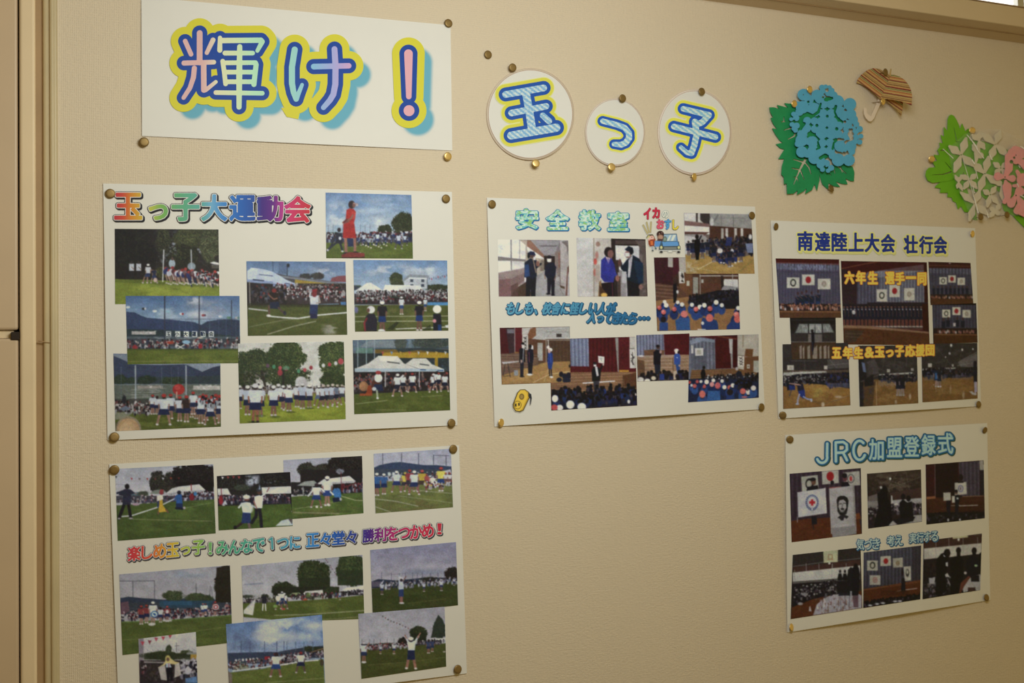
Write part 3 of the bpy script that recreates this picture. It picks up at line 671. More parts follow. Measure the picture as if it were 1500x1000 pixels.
p.R(40, 600, 735, 650, '4f4038').N(40, 590, 735, 650, 'a89c94', 12, .5, .8, 5, 2).W(60, 612, 720, 618, 26, 70, 17, 'c0b8bc 6a5a60 3a3844 8a7478', '2a2428 d8d4d0', 6, 1.2)
p.P([(45,650),(735,640),(735,815),(45,840)], '6c8628').N(45, 650, 735, 840, '87a034', 34, .42, .7, 4, 3).N(45, 640, 735, 700, '8a9a3a', 20, .5, .5, 8, 4)
p.E(448, 577, 40, 42, 'b9b4b2').E(440, 565, 30, 30, 'ccc8c6', .7)
for i, (x, y, h) in enumerate([(48,740,150),(100,780,190),(180,790,200),(330,740,150),(420,730,150),(455,740,165),(500,735,150),(300,750,170),(560,720,130),(590,735,150),(620,725,140),(650,730,150),(680,715,130),(710,705,120)]):
    p.H(x, y, h, rnd.choice(['c4c8d4', 'd2d4da', 'b8c0d0']) if i < 11 or i % 2 else '6a7488', '1f2748' if i < 8 else rnd.choice(['5a6a88', '22243a', '3a3c4c']), 'e0deda' if i < 9 else 'c8b8a8', '8c5f50', 'stand' if i < 7 else 'run', 1.2)
p.H(150, 828, 250, 'ced2dc', '1c2650', 'dad6d6', '9a5c44', 'stand', 1.45, '2a2a2a').H(268, 785, 195, 'ccd0da', '1c2650', 'dad6d6', '8c5a4a', 'stand', 1.5).H(368, 755, 165, 'd0d4dc', '202c58', 'd8d4d4', '8c5a4a', 'stand', 1.4)
for x, y in ((280,795),(180,790),(380,765),(130,830),(500,740)): p.E(x, y, 32, 7, '33421a', .6)
p.build(S1, R1, 'printed photo of children playing with a big white ball below trees')
# tents with dancers
p = Pic('A4', [(780,300),(1398,288),(1410,752),(790,778)])
p.G('5a7088', '5d6c78', 290, 370).R(780, 290, 1000, 370, '5d7284').P([(820,345),(880,305),(1050,300),(1060,350)], '7d8890').T(1090, 320, 40, 40, '4a5450', '56605a', 4).T(1270, 315, 130, 45, '3a4442', '4e5850', 6).R(1140, 295, 1160, 350, '7a8a90', .6).R(800, 350, 910, 400, '5a8078').L([(915,360),(1398,350)], 8, '3c4a50')
p.R(780, 385, 1400, 500, '30383c').R(920, 360, 1400, 385, '7a5e28').R(970, 380, 1400, 415, 'b08a24').P([(1060,360),(1200,350),(1400,362),(1400,384),(1200,365),(1080,380)], '343f44').N(1180, 420, 1400, 500, '4a6a88', 16, .5, .7, 5).R(1310, 410, 1330, 480, 'a88420')
for x in (812, 868, 920): p.L([(x,295),(x,480)], 6, '8ea0a8')
for i, x in enumerate(range(965, 1390, 58)): p.P([(x, 372), (x+16, 376), (x+8, 396)], ['b84a4a', '6a8ac0', 'c8a040', 'c05850', 'b8c0c8', 'd8d8d0', 'c8a850', 'c8c8c8'][i % 8])
p.R(780, 500, 1410, 650, '2e2628').W(790, 580, 1400, 570, 100, 170, 20, '4a3c40 3a2c30 6a5a60 8a7c80 2a2a3a', '2a2024 8a6a60 a84844', 7, 1.3)
p.P([(793,485),(880,450),(945,402),(1070,405),(1110,450),(1215,490),(1215,502),(795,505)], 'd0ccc2').P([(945,402),(1070,405),(1040,440),(960,435)], 'dedad0').P([(793,482),(1215,484),(1215,503),(795,506)], 'a9bac4').P([(1120,455),(1170,418),(1255,418),(1290,455),(1370,488),(1370,504),(1215,502),(1214,486)], 'd4d0c4').P([(1215,486),(1370,488),(1370,503),(1215,502)], 'a3b8c6')
p.L([(1005,440),(1080,450)], 8, '55565a').L([(1215,455),(1270,462)], 7, '55565a').L([(1218,490),(1250,492)], 6, '34508a').L([(1330,496),(1362,496)], 6, '34508a')
for x in (990, 1210): p.L([(x,505),(x,600)], 6, 'b8b8b8')
p.P([(785,650),(1410,620),(1410,760),(785,780)], '4a5c26').N(785, 640, 1410, 780, '5c6e30', 26, .44, .6, 5, 3).L([(800,712),(1000,690)], 5, '8a9468', .9).L([(1220,665),(1360,658)], 4, '7a8458', .8).L([(930,750),(1120,752)], 5, '7a7c50', .8)
p.E(850, 598, 28, 32, '9a6a44').E(842, 598, 20, 26, 'b07a50').P([(862,655),(880,590),(905,600),(905,655)], '9a3c20').R(825, 645, 905, 660, 'a04824').E(930, 590, 30, 40, '5a3028').P([(905,625),(920,585),(970,585),(978,630)], '252e50').E(945, 545, 26, 28, 'd4d6d8').E(945, 510, 18, 12, 'a83a38').E(918, 615, 14, 12, 'c8c8cc')
p.L([(935,625),(940,670)], 12, '8aa08a').E(940, 675, 8, 6, 'd8d4d4')
for x, y, h, c in ((1070,660,145,'e0dcd8'),(1105,630,110,'6a3a38'),(1165,635,125,'a83434'),(1302,635,120,'d8d4d0'),(1325,620,120,'2a2428'),(1375,630,115,'5a3430'),(1335,600,90,'b8403c')): p.H(x, y, h, 'd0d2d4', '20243a', c, '9c7462', 'run', 1.2)
p.L([(1072,560),(1105,530)], 12, 'd0d2d4')
p.build(S1, R1, 'printed photo of dancers before two white tents')
# title
T1 = [('玉',168.5,283.5,207,320.5),('っ',219,300.5,244.5,321),('子',252.5,284,291,322.5),('大',296,286,331.5,322.5),('運',337,287,373,322.5),('動',377.5,288,414,323),('会',417.5,288.5,454,325)]
wd = Words(T1, 5, 5.5)
rb = ramp([(168,'c83a44'),(180,'d8503a'),(192,'e08a30'),(207,'dcb43c'),(221,'c8c850'),(236,'86b858'),(260,'6ab27c'),(295,'62b0a0'),(310,'7ab4d0'),(325,'4f92cc'),(350,'2c6ab8'),(372,'2f55a0'),(384,'4a2c80'),(400,'6a2c84'),(412,'b8388c'),(425,'d8386c'),(452,'cf3440')])
letter_obj('title_lettering', S1, R1, (163, 277, 462, 333), [(lambda x, y: np.minimum(wd(x-1.9, y-1.8)-3.2, wd(x-.9, y-.9)-3.3), '1c1a20'), (lambda x, y: wd(x, y)-3.2, '1c1a20'), (lambda x, y: wd(x, y)-2.4, 'd4cdbf'), (lambda x, y: wd(x, y)-1.45, lambda x, y: rb(x, y)*.90)], .6, label='rainbow coloured block title with black outline')

# ================================================================ second sports day poster (lower left)
S2 = Sheet([(160, 679.6), (672.4, 652), (684, 986), (174.2, 1051)], bulge=.005, seed=4, white='c4bba6')
R2 = sheet_obj('poster', S2, 'white photo poster at the bottom left, its slogan running through the middle', 'poster')
def flags(p, pts, n, cs, z=5):
    pts = np.array(pts, float); d = np.r_[0, np.cumsum(np.hypot(*np.diff(pts, axis=0).T))]
    for k in range(n):
        t = d[-1]*k/max(n-1, 1); x = np.interp(t, d, pts[:, 0]); y = np.interp(t, d, pts[:, 1])
        c = cs.split()[k % len(cs.split())]; p.P([(x-z*.7, y-z*.5), (x+z*.7, y-z*.3), (x, y+z)], c)
p = Pic('B5', [(92,233),(812,198),(830,705),(112,760)])
p.G('9c9ca6', 'b3aeb0', 230, 430).N(92, 200, 600, 430, 'c4c0c0', 80, .45, .8, 5, 2)
p.T(250, 420, 60, 18, '4a5e68', '506870', 3).T(300, 415, 40, 20, '3a4438', '4a5640', 4).T(405, 330, 62, 80, '2a2624', '444436', 6, .25).T(500, 340, 60, 80, '2c2826', '424232', 8, .25).T(690, 290, 170, 110, '1d171a', '322c2a', 5, .3).R(560, 330, 815, 400, '1c181a').N(520, 200, 640, 250, 'b0b0b8', 14, .5, .8, 4).R(100, 430, 815, 480, '43414c')
p.L([(95,345),(165,350),(180,420)], 3, '6a6870', .7)
flags(p, [(100,290),(165,296),(225,305),(285,305),(390,305),(500,300),(560,300)], 9, '2a2c3a b8b8b8 a8384a 6a5a5a a83a3c 6a3434 c8c8c8 a04030 7a2c2c', 12)
p.P([(345,415),(380,388),(430,382),(460,395),(450,418)], '6f7a70').P([(460,415),(510,375),(560,362),(710,345),(755,388),(740,398),(560,405),(475,418)], 'c8c4c0').P([(460,412),(560,400),(745,385),(745,398),(560,412),(470,420)], 'a8a4a4')
p.W(110, 460, 400, 460, 40, 46, 17, '54506a 7a6a70 4a4c60 a8a0a8', '3a2c34 8a4a50 c8b8b8', 3).W(600, 440, 812, 430, 40, 80, 17, '8a8aa0 30385e b0aab8 2a3058 c0bcc8', '2a2428 6a3a44', 5, 1.7).W(460, 455, 600, 445, 30, 24, 16, '6a5a70 3a3c58', '7a3a48 2a2428', 6)
p.E(655, 440, 18, 28, '8a2430').L([(650,345),(652,390)], 7, '8a3038').E(680, 415, 12, 15, '3a7ab0')
p.P([(100,500),(480,475),(820,455),(835,710),(105,765)], '3c5428').N(95, 470, 835, 765, '4c6830', 34, .45, .6, 4, 3).N(95, 600, 835, 765, '47542c', 40, .5, .5, 9, 3).N(480, 460, 830, 560, '568040', 40, .42, .6, 6, 3)
p.L([(215,600),(500,608),(800,615)], 4, '8a9068', .8).L([(130,582),(215,575),(400,515),(530,450)], 8, 'c3cbd0').L([(600,520),(800,480)], 4, '6a8a58', .8).E(245, 492, 28, 9, 'a88a98')
p.L([(160,490),(140,545),(122,595)], 24, '201c22').L([(190,490),(200,545),(208,592)], 22, '201c22').P([(133,395),(165,380),(205,382),(240,410),(210,420),(208,495),(148,495),(150,430),(118,425)], '2c2c40').L([(140,400),(110,410)], 16, '2c2c40').E(181, 362, 17, 20, '1f191e').E(245, 415, 8, 5, '8a6a6a').E(122, 596, 10, 6, 'a8a0a0').E(208, 595, 14, 6, 'a8a0a0')
p.P([(418,455),(438,452),(445,500),(475,545),(410,552),(415,500)], 'c49a28').L([(410,470),(408,510)], 12, '2c3a68').P([(398,430),(440,420),(446,455),(400,470)], 'cfc6b4').E(432, 408, 15, 14, '8a3038').E(434, 392, 15, 9, '9a3a3c').L([(465,530),(482,552)], 10, '7a4c3c').L([(410,545),(408,562)], 9, '7a4c3c')
p.P([(540,430),(558,410),(580,418),(588,490),(540,490)], '2c5a9c').R(538, 485, 588, 528, '22305c').E(562, 406, 15, 15, '22222c').L([(540,520),(585,525)], 16, '1d2030').E(600, 518, 8, 10, 'b0a0a0').L([(540,430),(528,460)], 8, '2c5a9c')
p.build(S2, R2, 'printed photo of a judge and runners holding a tape')
p = Pic('B6', [(75,168),(652,138),(663,557),(90,604)])
p.G('9c9ba6', 'aeaab0', 140, 320).T(245, 240, 65, 55, '2a2824', '484836', 4, .25).T(370, 250, 90, 55, '2e2a26', '464434', 6, .25).T(560, 210, 170, 110, '1e181a', '3a342e', 7, .3).R(200, 240, 655, 350, '262022').T(490, 250, 30, 20, '8a8a94', '6a6a74', 3).T(150, 345, 30, 14, '4a5048', '4a5048', 2).R(130, 330, 655, 420, '2a2628')
p.P([(175,355),(230,325),(300,318),(325,340),(300,360)], '8a938c').P([(318,345),(370,308),(500,292),(560,284),(605,322),(590,335),(400,345)], 'd0ccc8').P([(400,335),(600,318),(600,332),(400,348)], 'aaa6a4').L([(498,255),(502,400)], 4, '7a3a3c').E(512, 372, 14, 32, '6e2028')
p.W(150, 400, 400, 400, 40, 60, 16, '3a3438 6a6470 28283a 8a8488', '2a2024 a89c98', 3).W(520, 380, 655, 370, 40, 44, 18, '3a3c58 b0a8b0 6a2a34 8a8898 2a3052', '2a2428 8a3a40', 5, 1.6).L([(220,365),(222,420)], 4, 'a8a8a8')
p.P([(75,440),(655,405),(665,560),(90,606)], '3f5a2a').N(75, 410, 665, 606, '587c3a', 34, .43, .6, 4, 3).N(75, 510, 665, 606, '6a6034', 34, .45, .6, 8, 3).L([(480,425),(600,462),(660,465)], 5, '9ab088', .9).L([(160,525),(330,500),(480,470)], 4, '8a9870', .8).L([(150,552),(330,556),(480,560)], 9, '98906c', .7)
p.P([(432,395),(460,365),(490,380),(500,430),(490,455),(450,440)], '3a72b0').P([(435,445),(480,440),(500,470),(440,478)], '1e2440').E(462, 362, 13, 14, '221c24').E(495, 455, 8, 10, 'c8c4c4')
p.H(318, 512, 175, 'd0d2d8', '28407c', '3a2a2e', '8a5c4c', 'run', 1.25).L([(290,390),(258,430)], 12, 'c8cad0').L([(345,375),(365,385)], 10, 'c8cad0').H(397, 498, 215, 'd2d2d6', '28407c', 'dedcdc', '9a6c5a', 'stand', 1.2).L([(375,400),(355,380)], 11, 'd0d0d4').L([(420,400),(440,420)], 12, 'd0d0d4').E(320, 510, 9, 8, 'e0dcd8').E(404, 494, 9, 8, 'e0dcd8')
p.build(S2, R2, 'printed photo of two children running past a white tent')
p = Pic('B5', [(838,285),(425,691,'px'),(429,770,'px'),(852,683)])
p.G('1f1c20', '2b2726', 280, 400).T(950, 330, 90, 60, '231f20', '3c3c34', 5).T(1250, 320, 100, 55, '1e1b1e', '38362e', 6).N(1040, 270, 1160, 370, 'b4b8c4', 30, .38, .9, 3).T(1020, 370, 60, 22, '343c34', '4a5440', 4).N(1120, 300, 1300, 350, '7a808c', 16, .58, .7, 9)
p.P([(842,378),(918,376),(940,422),(845,424)], 'ccc8c4').P([(1165,368),(1380,360),(1400,410),(1170,416)], 'cfccc8').R(1190, 372, 1350, 378, 'b8b4b2').L([(870,375),(872,420)], 6, '7a2a2c')
p.F('B6').P([(-20,368),(120,362),(132,412),(-20,416)], 'd0ccc8').F('B5').R(845, 424, 1400, 490, '302c36').W(850, 460, 1390, 455, 44, 130, 17, '2c2c48 4a3c50 a8a4b4 3a2c3c 6a5468 252540', '3a2428 8a4a50 c8bcc0', 5, 1.6).E(868, 462, 16, 34, '9a2430').P([(880,490),(900,460),(915,495)], 'c0c0d0').E(888, 497, 10, 5, 'e0dcdc')
flags(p, [(880,296),(960,290),(1000,292)], 4, 'c8c0c0 a84040 8a3038 b04040', 14)
p.P([(840,505),(1400,488),(1450,700),(845,690)], '3a5526').N(840, 490, 1450, 700, '4c6c32', 34, .45, .6, 3, 3)
p.F('B6').L([(125,420),(148,540)], 14, '1e1c20').E(148, 545, 12, 6, '8a8a8a').P([(20,650),(60,612),(110,600),(140,600),(148,645)], 'b9bfd2').P([(110,598),(138,598),(140,640)], '5a5048').F('B5')
p.L([(1035,620),(975,665)], 18, '3a2828').E(972, 662, 12, 14, '1c1c20').L([(1070,620),(1078,662)], 18, '7a5c58').P([(1028,545),(1085,545),(1088,630),(1018,630)], '28386a').P([(1015,482),(1050,475),(1085,480),(1100,515),(1090,555),(1028,552)], 'ced2dc').L([(1020,490),(1000,515)], 14, 'ced2dc').L([(1090,500),(1130,518)], 11, 'a8a8b4').E(1057, 452, 20, 16, '7a4a40').E(1056, 438, 28, 15, 'd2d6d0')
p.L([(1130,520),(1125,580),(1095,625)], 24, '24222a').L([(1150,520),(1160,590),(1165,655)], 24, '24222a').P([(1112,435),(1150,425),(1178,440),(1170,520),(1118,520)], 'd4d6dc').L([(1165,435),(1195,410),(1218,375)], 12, 'cfd0d6').L([(1205,400),(1220,372)], 8, '8a5a4a').E(1150, 402, 18, 20, '5a3a34').E(1146, 385, 18, 15, '3a3c44').P([(1145,385),(1150,345),(1160,380)], '8a98b0').L([(1110,470),(1130,520)], 10, 'a06a58').E(1098, 520, 9, 30, 'c0d4d4', .5)
p.build(S2, R2, 'printed photo of a child running beside an adult who waves')
p = Pic('B6', [(737,122),(1303,85),(1318,513),(750,558)])
p.G('9a9aa8', 'a9a7b2', 90, 220).N(740, 90, 1310, 220, 'b6b2ba', 60, .48, .7, 4, 2)
p.P([(737,225),(780,205),(860,188),(930,182),(1030,195),(1110,205),(1200,205),(1308,215),(1308,260),(737,275)], '33415e').R(737, 235, 1312, 285, '3c4654').P([(1240,250),(1300,235),(1310,270),(1240,275)], 'b0aab0')
for x, y0 in ((803,120),(941,120),(1066,122),(1175,132),(1267,135)): p.L([(x,y0),(x,205)], 5, '4a4c5e')
p.L([(1175,133),(1290,136)], 4, '5a5c6e').W(850, 285, 1300, 280, 30, 50, 14, '6a6c74 9a9ca4 4a4c58 8a4c50', '3a3c44 b8b8bc', 5)
for x in (850, 882, 912): p.R(x-9, 258, x+9, 280, 'b8c0c4')
p.P([(740,330),(1310,300),(1320,515),(750,560)], '5c6a38').N(740, 300, 1320, 560, '75803f', 34, .45, .6, 3, 3).N(740, 440, 1320, 560, '6c5e34', 30, .43, .7, 7, 3)
p.L([(750,452),(900,470),(1060,505)], 6, 'a4a488', .9).L([(750,510),(860,548)], 6, 'a4a488', .9).L([(920,430),(1200,465),(1310,482)], 5, '8c9068', .8).L([(1000,385),(1310,412)], 5, 'a0a488', .8)
for x, y, h, s, b, c in ((760,425,165,'345c94','20305a','dcd8d8'),(812,415,150,'345c94','20305a','dcd8d8'),(905,400,155,'c0c4d0','263468','e0dcdc'),(968,400,145,'c8b440','3a3440','c8b048'),(1000,395,160,'9a3a40','3a3040','b03a3c'),(1030,390,120,'c0c4d0','2c3468','b8403c'),(1035,418,175,'c8ccd4','2a3460','e0dede'),(1092,398,160,'b99c34','4a3a34','c05048'),(1150,380,100,'b86a64','6a3a3c','d8d4d4'),(1230,392,175,'cfc04e','28407c','b8403e'),(1125,360,90,'a84848','6a3a3c','b8403c'),(1265,350,90,'c0b8bc','6a4a50','c04a44'),(1295,350,90,'c8c4c8','6a4a50','b8403c')): p.H(x, y, h, s, b, c, '8a5c4e', 'run' if 890 < x < 1100 else 'stand', 1.35)
p.E(1170, 310, 20, 14, 'd8d4d4').E(1175, 340, 32, 24, 'd0ccd0').E(1150, 350, 20, 20, 'b05c58').L([(1140,360),(1220,350)], 14, 'c8c0c4').W(1110, 350, 1305, 345, 40, 34, 18, 'b8b0b4 8a3c40 c8c4c8 5a3c44', 'b84440 d8d4d4 c8b050', 8, 1.1)
p.build(S2, R2, 'printed photo of a running race with coloured bibs')
# lower row
p = Pic('B7', [(130,163),(983,93),(1003,688),(155,785)])
p.G('9a97a0', 'a5a0a4', 160, 350).N(130, 90, 1000, 350, 'b2acae', 90, .46, .7, 4, 3).N(450, 120, 870, 200, '8a94a2', 60, .42, .7, 6, 3)
for a, b in (((130,215),(235,215)),((235,215),(402,213)),((234,215),(236,350)),((401,213),(402,350))): p.L([a, b], 5, '5c5a66')
p.L([(722,235),(725,330)], 5, '5c5a60').L([(832,250),(828,340)], 4, '5c5a60').L([(840,260),(848,340)], 3, '5c5a60')
p.P([(137,345),(200,335),(300,345),(480,358),(560,350),(860,350),(900,400),(137,420)], '333c50').T(550, 330, 80, 42, '33402c', '48583a', 4, .25).T(715, 345, 80, 38, '36442e', '465838', 6, .25).T(800, 350, 50, 30, '2e3c2a', '40502f', 9).T(940, 230, 72, 150, '2b2620', '463e2a', 7, .25).P([(880,110),(985,95),(998,400),(870,400)], '2c271f').R(137, 380, 1000, 470, '3a3f4a')
p.R(440, 365, 850, 420, '2c4a60', .9).R(470, 370, 690, 400, '2e5c80', .6).P([(140,380),(200,370),(210,450),(140,470)], '6a4c58').N(137, 400, 1000, 480, '6a6a72', 18, .5, .6, 4, 2)
p.W(150, 490, 980, 450, 60, 230, 19, '5a4c58 a8a0aa 3a3848 8a4048 c8c0c4 2c3050 6a5c68', '2c2228 c8b8b8 8a3a40', 8, 1.2)
p.P([(140,530),(500,515),(1000,475),(1005,690),(155,790)], '475a2a').N(140, 480, 1005, 790, '5a7034', 40, .45, .6, 4, 4).L([(150,530),(420,525),(1000,480)], 10, '4a7a40', .6).L([(155,670),(400,650),(1000,560)], 5, '6c8048', .7)
for x, y, h, s, b, c in ((300,545,145,'8a3a3c','24284a','a83a38'),(340,535,140,'8a3a3c','24284a','a83a38'),(390,545,175,'c8c8d0','7a8c9c','dedcdc'),(448,530,115,'c8c8d0','26305a','3a2c30'),(500,525,120,'8a3840','262c50','b84440'),(775,485,100,'c8ccd4','2c3c6c','a87068'),(795,475,90,'c8ccd4','2c3c6c','7a3a3c'),(870,480,110,'a8433e','3a2c34','b83c34'),(960,450,70,'a06a6a','3a3040','d8d4d4')): p.H(x, y, h, s, b, c, '9a7464', 'stand', 1.5)
p.E(402, 470, 28, 26, '24508c').E(402, 470, 21, 19, 'c8d4dc').E(398, 468, 9, 7, '24508c').E(406, 474, 7, 8, '24508c').E(874, 415, 25, 23, 'c8c0c0').E(874, 415, 18, 16, 'b03038').E(874, 415, 10, 9, 'd8d0d0').E(380, 547, 26, 12, 'c8c4bc').L([(470,520),(530,520)], 12, 'b8b4b0').E(500, 450, 12, 14, 'c8bcc0')
p.build(S2, R2, 'printed photo of a big field with two drum shaped target boards')
p = Pic('B8', [(353.9,828.6,'px'),(530.9,812.3,'px'),(533.8,905.9,'px'),(357,912.6,'px')])
p.G('97959e', 'b0acb0', 150, 360).N(-220, 140, 610, 350, 'aca8ae', 90, .46, .7, 5, 3).F('B7').L([(1095,242),(1240,232)], 10, '7c8298', .8).T(1120, 335, 50, 14, '3c443a', '3c443a', 2).T(1255, 335, 30, 20, '2a2c28', '343a30', 3).T(1380, 280, 70, 55, '28281f', '3c4028', 4).F('B8')
p.T(265, 270, 115, 85, '28331f', '3e4d2c', 5, .25).R(170, 300, 380, 390, '2b3422').T(75, 375, 80, 45, '26301f', '37462b', 7, .25).T(520, 250, 95, 110, '2b3a24', '425630', 9, .28).R(430, 250, 600, 350, '2c3a26').R(0, 360, 440, 430, '2a2e22').T(390, 385, 45, 25, '2a3622', '3a4a2c', 3).L([(275,350),(275,390)], 8, '3a3428')
flags(p, [(348,172),(370,205),(400,250),(418,275)], 10, '2a2428 8a4a4c 3a3034 a8a0a0', 5)
p.P([(105,418),(130,400),(175,398),(195,415)], '7a8c68').P([(190,415),(215,390),(330,380),(335,410),(200,420)], 'cdc8c0').P([(455,390),(480,368),(605,350),(608,375),(460,392)], 'd0ccc6').R(440, 390, 608, 415, '241f24')
p.F('B7').R(1085, 350, 1430, 400, '3a3438').W(1090, 375, 1420, 350, 26, 60, 15, '8a8488 c8c4c4 3a2c34 6a5a60', '2a2428 c8c0c0', 5).F('B8')
p.W(120, 432, 460, 415, 24, 80, 13, '8a4448 c8c0c4 5a4a54 3a3444 a8a4ac', '2a2428 8a3a40', 4).W(450, 408, 605, 395, 16, 40, 12, 'c8c4c8 8a8488 3a3444', '2a2428', 6).E(215, 452, 16, 16, 'c05038').E(265, 438, 9, 15, '302c38').E(380, 430, 12, 22, '222028').R(220, 400, 250, 430, '4a7a40', .7)
p.P([(-210,470),(0,462),(300,445),(608,415),(612,575),(320,605),(-210,560)], '4a5c28').N(-210, 410, 612, 610, '607234', 40, .45, .6, 4, 4).L([(10,550),(200,545),(400,532),(605,518)], 6, '98a080', .85).L([(330,580),(570,560)], 6, '8a9068', .6)
p.F('B7').P([(1182,345),(1160,478),(1088,465),(1090,440)], 'c9c5c4').L([(1182,345),(1120,420)], 3, '8a8a8a').L([(1240,380),(1235,440)], 8, 'd8d4d4').L([(1255,380),(1260,440)], 8, 'd8d4d4').R(1232, 330, 1265, 388, '2a2a34').F('B8')
for x, y, h in ((40,510,105),(75,505,105),(60,480,90)): p.H(x, y, h, 'c8ccd4', '26385c', 'd8d4d4', '8a5a50', 'run', 1.5)
p.R(20, 420, 50, 450, 'd8d6d6').E(15, 490, 14, 10, '6a9a50').E(70, 508, 12, 6, 'b84440').H(445, 445, 55, 'b8c0d0', '2c4a80', 'c8c0c0').H(420, 435, 40, '30406a', '2c3a60', None)
p.build(S2, R2, 'printed photo of a relay with a white flag by a round tree')
p = Pic('B8', [(647,115),(1218,62),(1232,482),(663,548)])
p.G('84819a', 'a09aa4', 90, 300).N(640, 60, 1230, 300, '9a94a0', 120, .46, .7, 5, 3).E(1060, 225, 90, 16, 'b0aab0', .6, 4).E(1000, 262, 110, 14, '6a7896', .6, 4).N(650, 250, 900, 310, 'b8b0b4', 40, .5, .6, 7, 3)
p.P([(655,325),(700,308),(820,318),(1000,300),(1150,298),(1228,290),(1228,360),(655,370)], '2c3448').T(1040, 312, 60, 18, '2c2c28', '34342c', 4).T(1190, 275, 48, 46, '241e1c', '342e26', 6)
for x in (722, 788, 842, 880, 928, 960, 995, 1048, 1098, 1140): p.L([(x,268),(x,312)], 3, '50506a', .9)
p.L([(650,290),(900,270)], 2, '6a6078', .6).R(655, 325, 730, 360, '5a5468').P([(655,372),(900,345),(1228,325),(1232,484),(663,550)], '36421f').N(655, 330, 1232, 550, '445228', 40, .45, .6, 4, 3).N(660, 420, 1232, 550, '4c4624', 40, .48, .5, 8, 3)
p.W(750, 355, 1225, 320, 30, 90, 15, 'a8a8b8 c4c4d0 3a4468 7a7a90', '2a2428 b8b0b4 5a4448', 5, 1.5)
for x, y, h, pz in ((725,410,80,'stand'),(1005,390,60,'stand'),(1120,385,75,'stand'),(1205,350,50,'stand'),(775,375,40,'stand')): p.H(x, y, h, 'b8b8ca', '2c3458', 'c8c0c4', '6a4c48', pz, 1.3)
p.L([(715,345),(735,320)], 6, 'b8b8ca').L([(858,385),(855,465)], 18, '8a5c4e').L([(845,400),(848,465)], 10, '8a5c4e').P([(838,370),(868,368),(870,425),(836,425)], '2a3c6c').P([(836,320),(866,318),(870,375),(836,378)], 'b4b8cc').E(853, 308, 13, 13, 'c4c0c8').E(853, 316, 10, 10, '3a2c34').L([(865,325),(885,290)], 7, '7a5c58').L([(840,325),(842,290)], 7, 'b8b8c8').E(850, 468, 10, 5, 'c8c4c4').E(864, 468, 8, 5, 'c8c4c4').P([(1080,345),(1085,385),(1075,385)], '3a3c34')
p.L([(900,470),(1150,440)], 4, '52602f', .8)
p.build(S2, R2, 'printed photo of stretching children under a grey sky')
p = Pic('B8', [(567,540),(1142,492),(1153,890),(588,972)])
p.G('9c98a2', 'b2adb2', 540, 740).N(570, 490, 1150, 740, 'aaa6ae', 90, .46, .7, 5, 3).N(580, 660, 900, 750, '8f94a6', 50, .48, .6, 6, 3)
flags(p, [(730,555),(770,580),(800,592),(850,612),(920,645),(960,655)], 13, '3a3438 8a4a4c 2a2428 6a6064', 7)
for x in (592, 642, 672, 715, 760, 805, 840): p.L([(x,708),(x,740)], 3, '6a6a74')
p.T(970, 665, 58, 44, '28301f', '3a462a', 4, .22).R(920, 670, 1020, 720, '262e1f').T(865, 722, 35, 28, '241f1e', '383028', 5).T(1105, 640, 42, 66, '2c3830', '3c4c3c', 7, .25).P([(1075,600),(1100,545),(1130,580),(1150,690),(1050,700)], '2e3a30').R(585, 740, 1150, 765, '3a3a40').T(750, 745, 60, 12, '34382f', '34382f', 3)
p.L([(945,722),(1000,720)], 9, 'c8c4c4').L([(1065,712),(1150,706)], 12, 'd0ccc8')
p.P([(580,775),(900,755),(1150,735),(1155,892),(588,975)], '434b22').N(580, 740, 1155, 975, '555c2b', 40, .46, .6, 4, 3).W(640, 765, 900, 752, 24, 90, 14, '8a5a64 b8b0b8 5a4a58 8a3c44 c8c4c8', '2a2428 a84a4c c8c0c4', 6, 1.2).W(960, 735, 1140, 728, 18, 40, 12, '8a8490 3a3444 5a3c44', '2a2428', 7).L([(640,880),(900,860),(1140,830)], 3, '6c6f40', .8)
for x, y, h in ((605,860,135),(805,805,70),(715,805,60),(1035,800,90),(1060,790,80)): p.H(x, y, h, 'b8bccc' if x < 900 else '3a4468', '2a3458', 'c0b8bc' if x < 900 else '2a2428', '8a5c4e', 'stand', 1.4)
p.L([(615,770),(640,735)], 7, 'a06c5c').E(604, 862, 14, 7, 'd0ccc8')
p.L([(902,830),(890,900)], 18, '9c6a58').L([(935,830),(948,900)], 18, '9c6a58').P([(897,778),(942,778),(945,845),(893,845)], '242c50').P([(893,722),(950,720),(943,782),(900,782)], 'cccedb').L([(900,728),(880,690)], 12, 'cccedb').L([(945,725),(968,690)], 12, 'cccedb').L([(888,702),(878,682)], 8, 'a87060').L([(962,700),(980,668)], 8, 'a87060').E(918, 716, 15, 12, '3a2c30').E(918, 705, 17, 12, 'd8d6da').E(888, 902, 9, 6, 'd8d4d4').E(950, 904, 9, 6, 'd8d4d4').E(1140, 792, 9, 5, 'a8a498')
p.build(S2, R2, 'printed photo of a child with both arms raised, seen from behind')
p = Pic('B7', [(278,660),(720,607),(735,1015),(290,1062)])
p.G('c6c1bd', 'bab6b6', 620, 760).R(278, 650, 318, 840, '8a8088').R(275, 840, 345, 1070, '5c4a50').T(480, 790, 160, 36, '2e3a22', '40502c', 4, .3).T(640, 775, 50, 30, '3a4430', '4a583a', 5).T(510, 740, 22, 32, '34402c', '44523a', 6).R(320, 770, 735, 820, '2e3726', .8)
flags(p, [(310,690),(365,680),(405,660),(455,655),(500,640),(575,625)], 6, 'c84050 8a3c48 b8485a c04454 b84450 d8d0d0', 22)
for x in range(345, 720, 40): p.L([(x,742),(x+6,752)], 3, '6a6468', .7)
p.L([(570,690),(572,760)], 3, '5a5458').L([(560,715),(590,712)], 3, '5a5458').R(680, 775, 735, 815, 'b08a34').R(650, 765, 735, 780, '8a8a88')
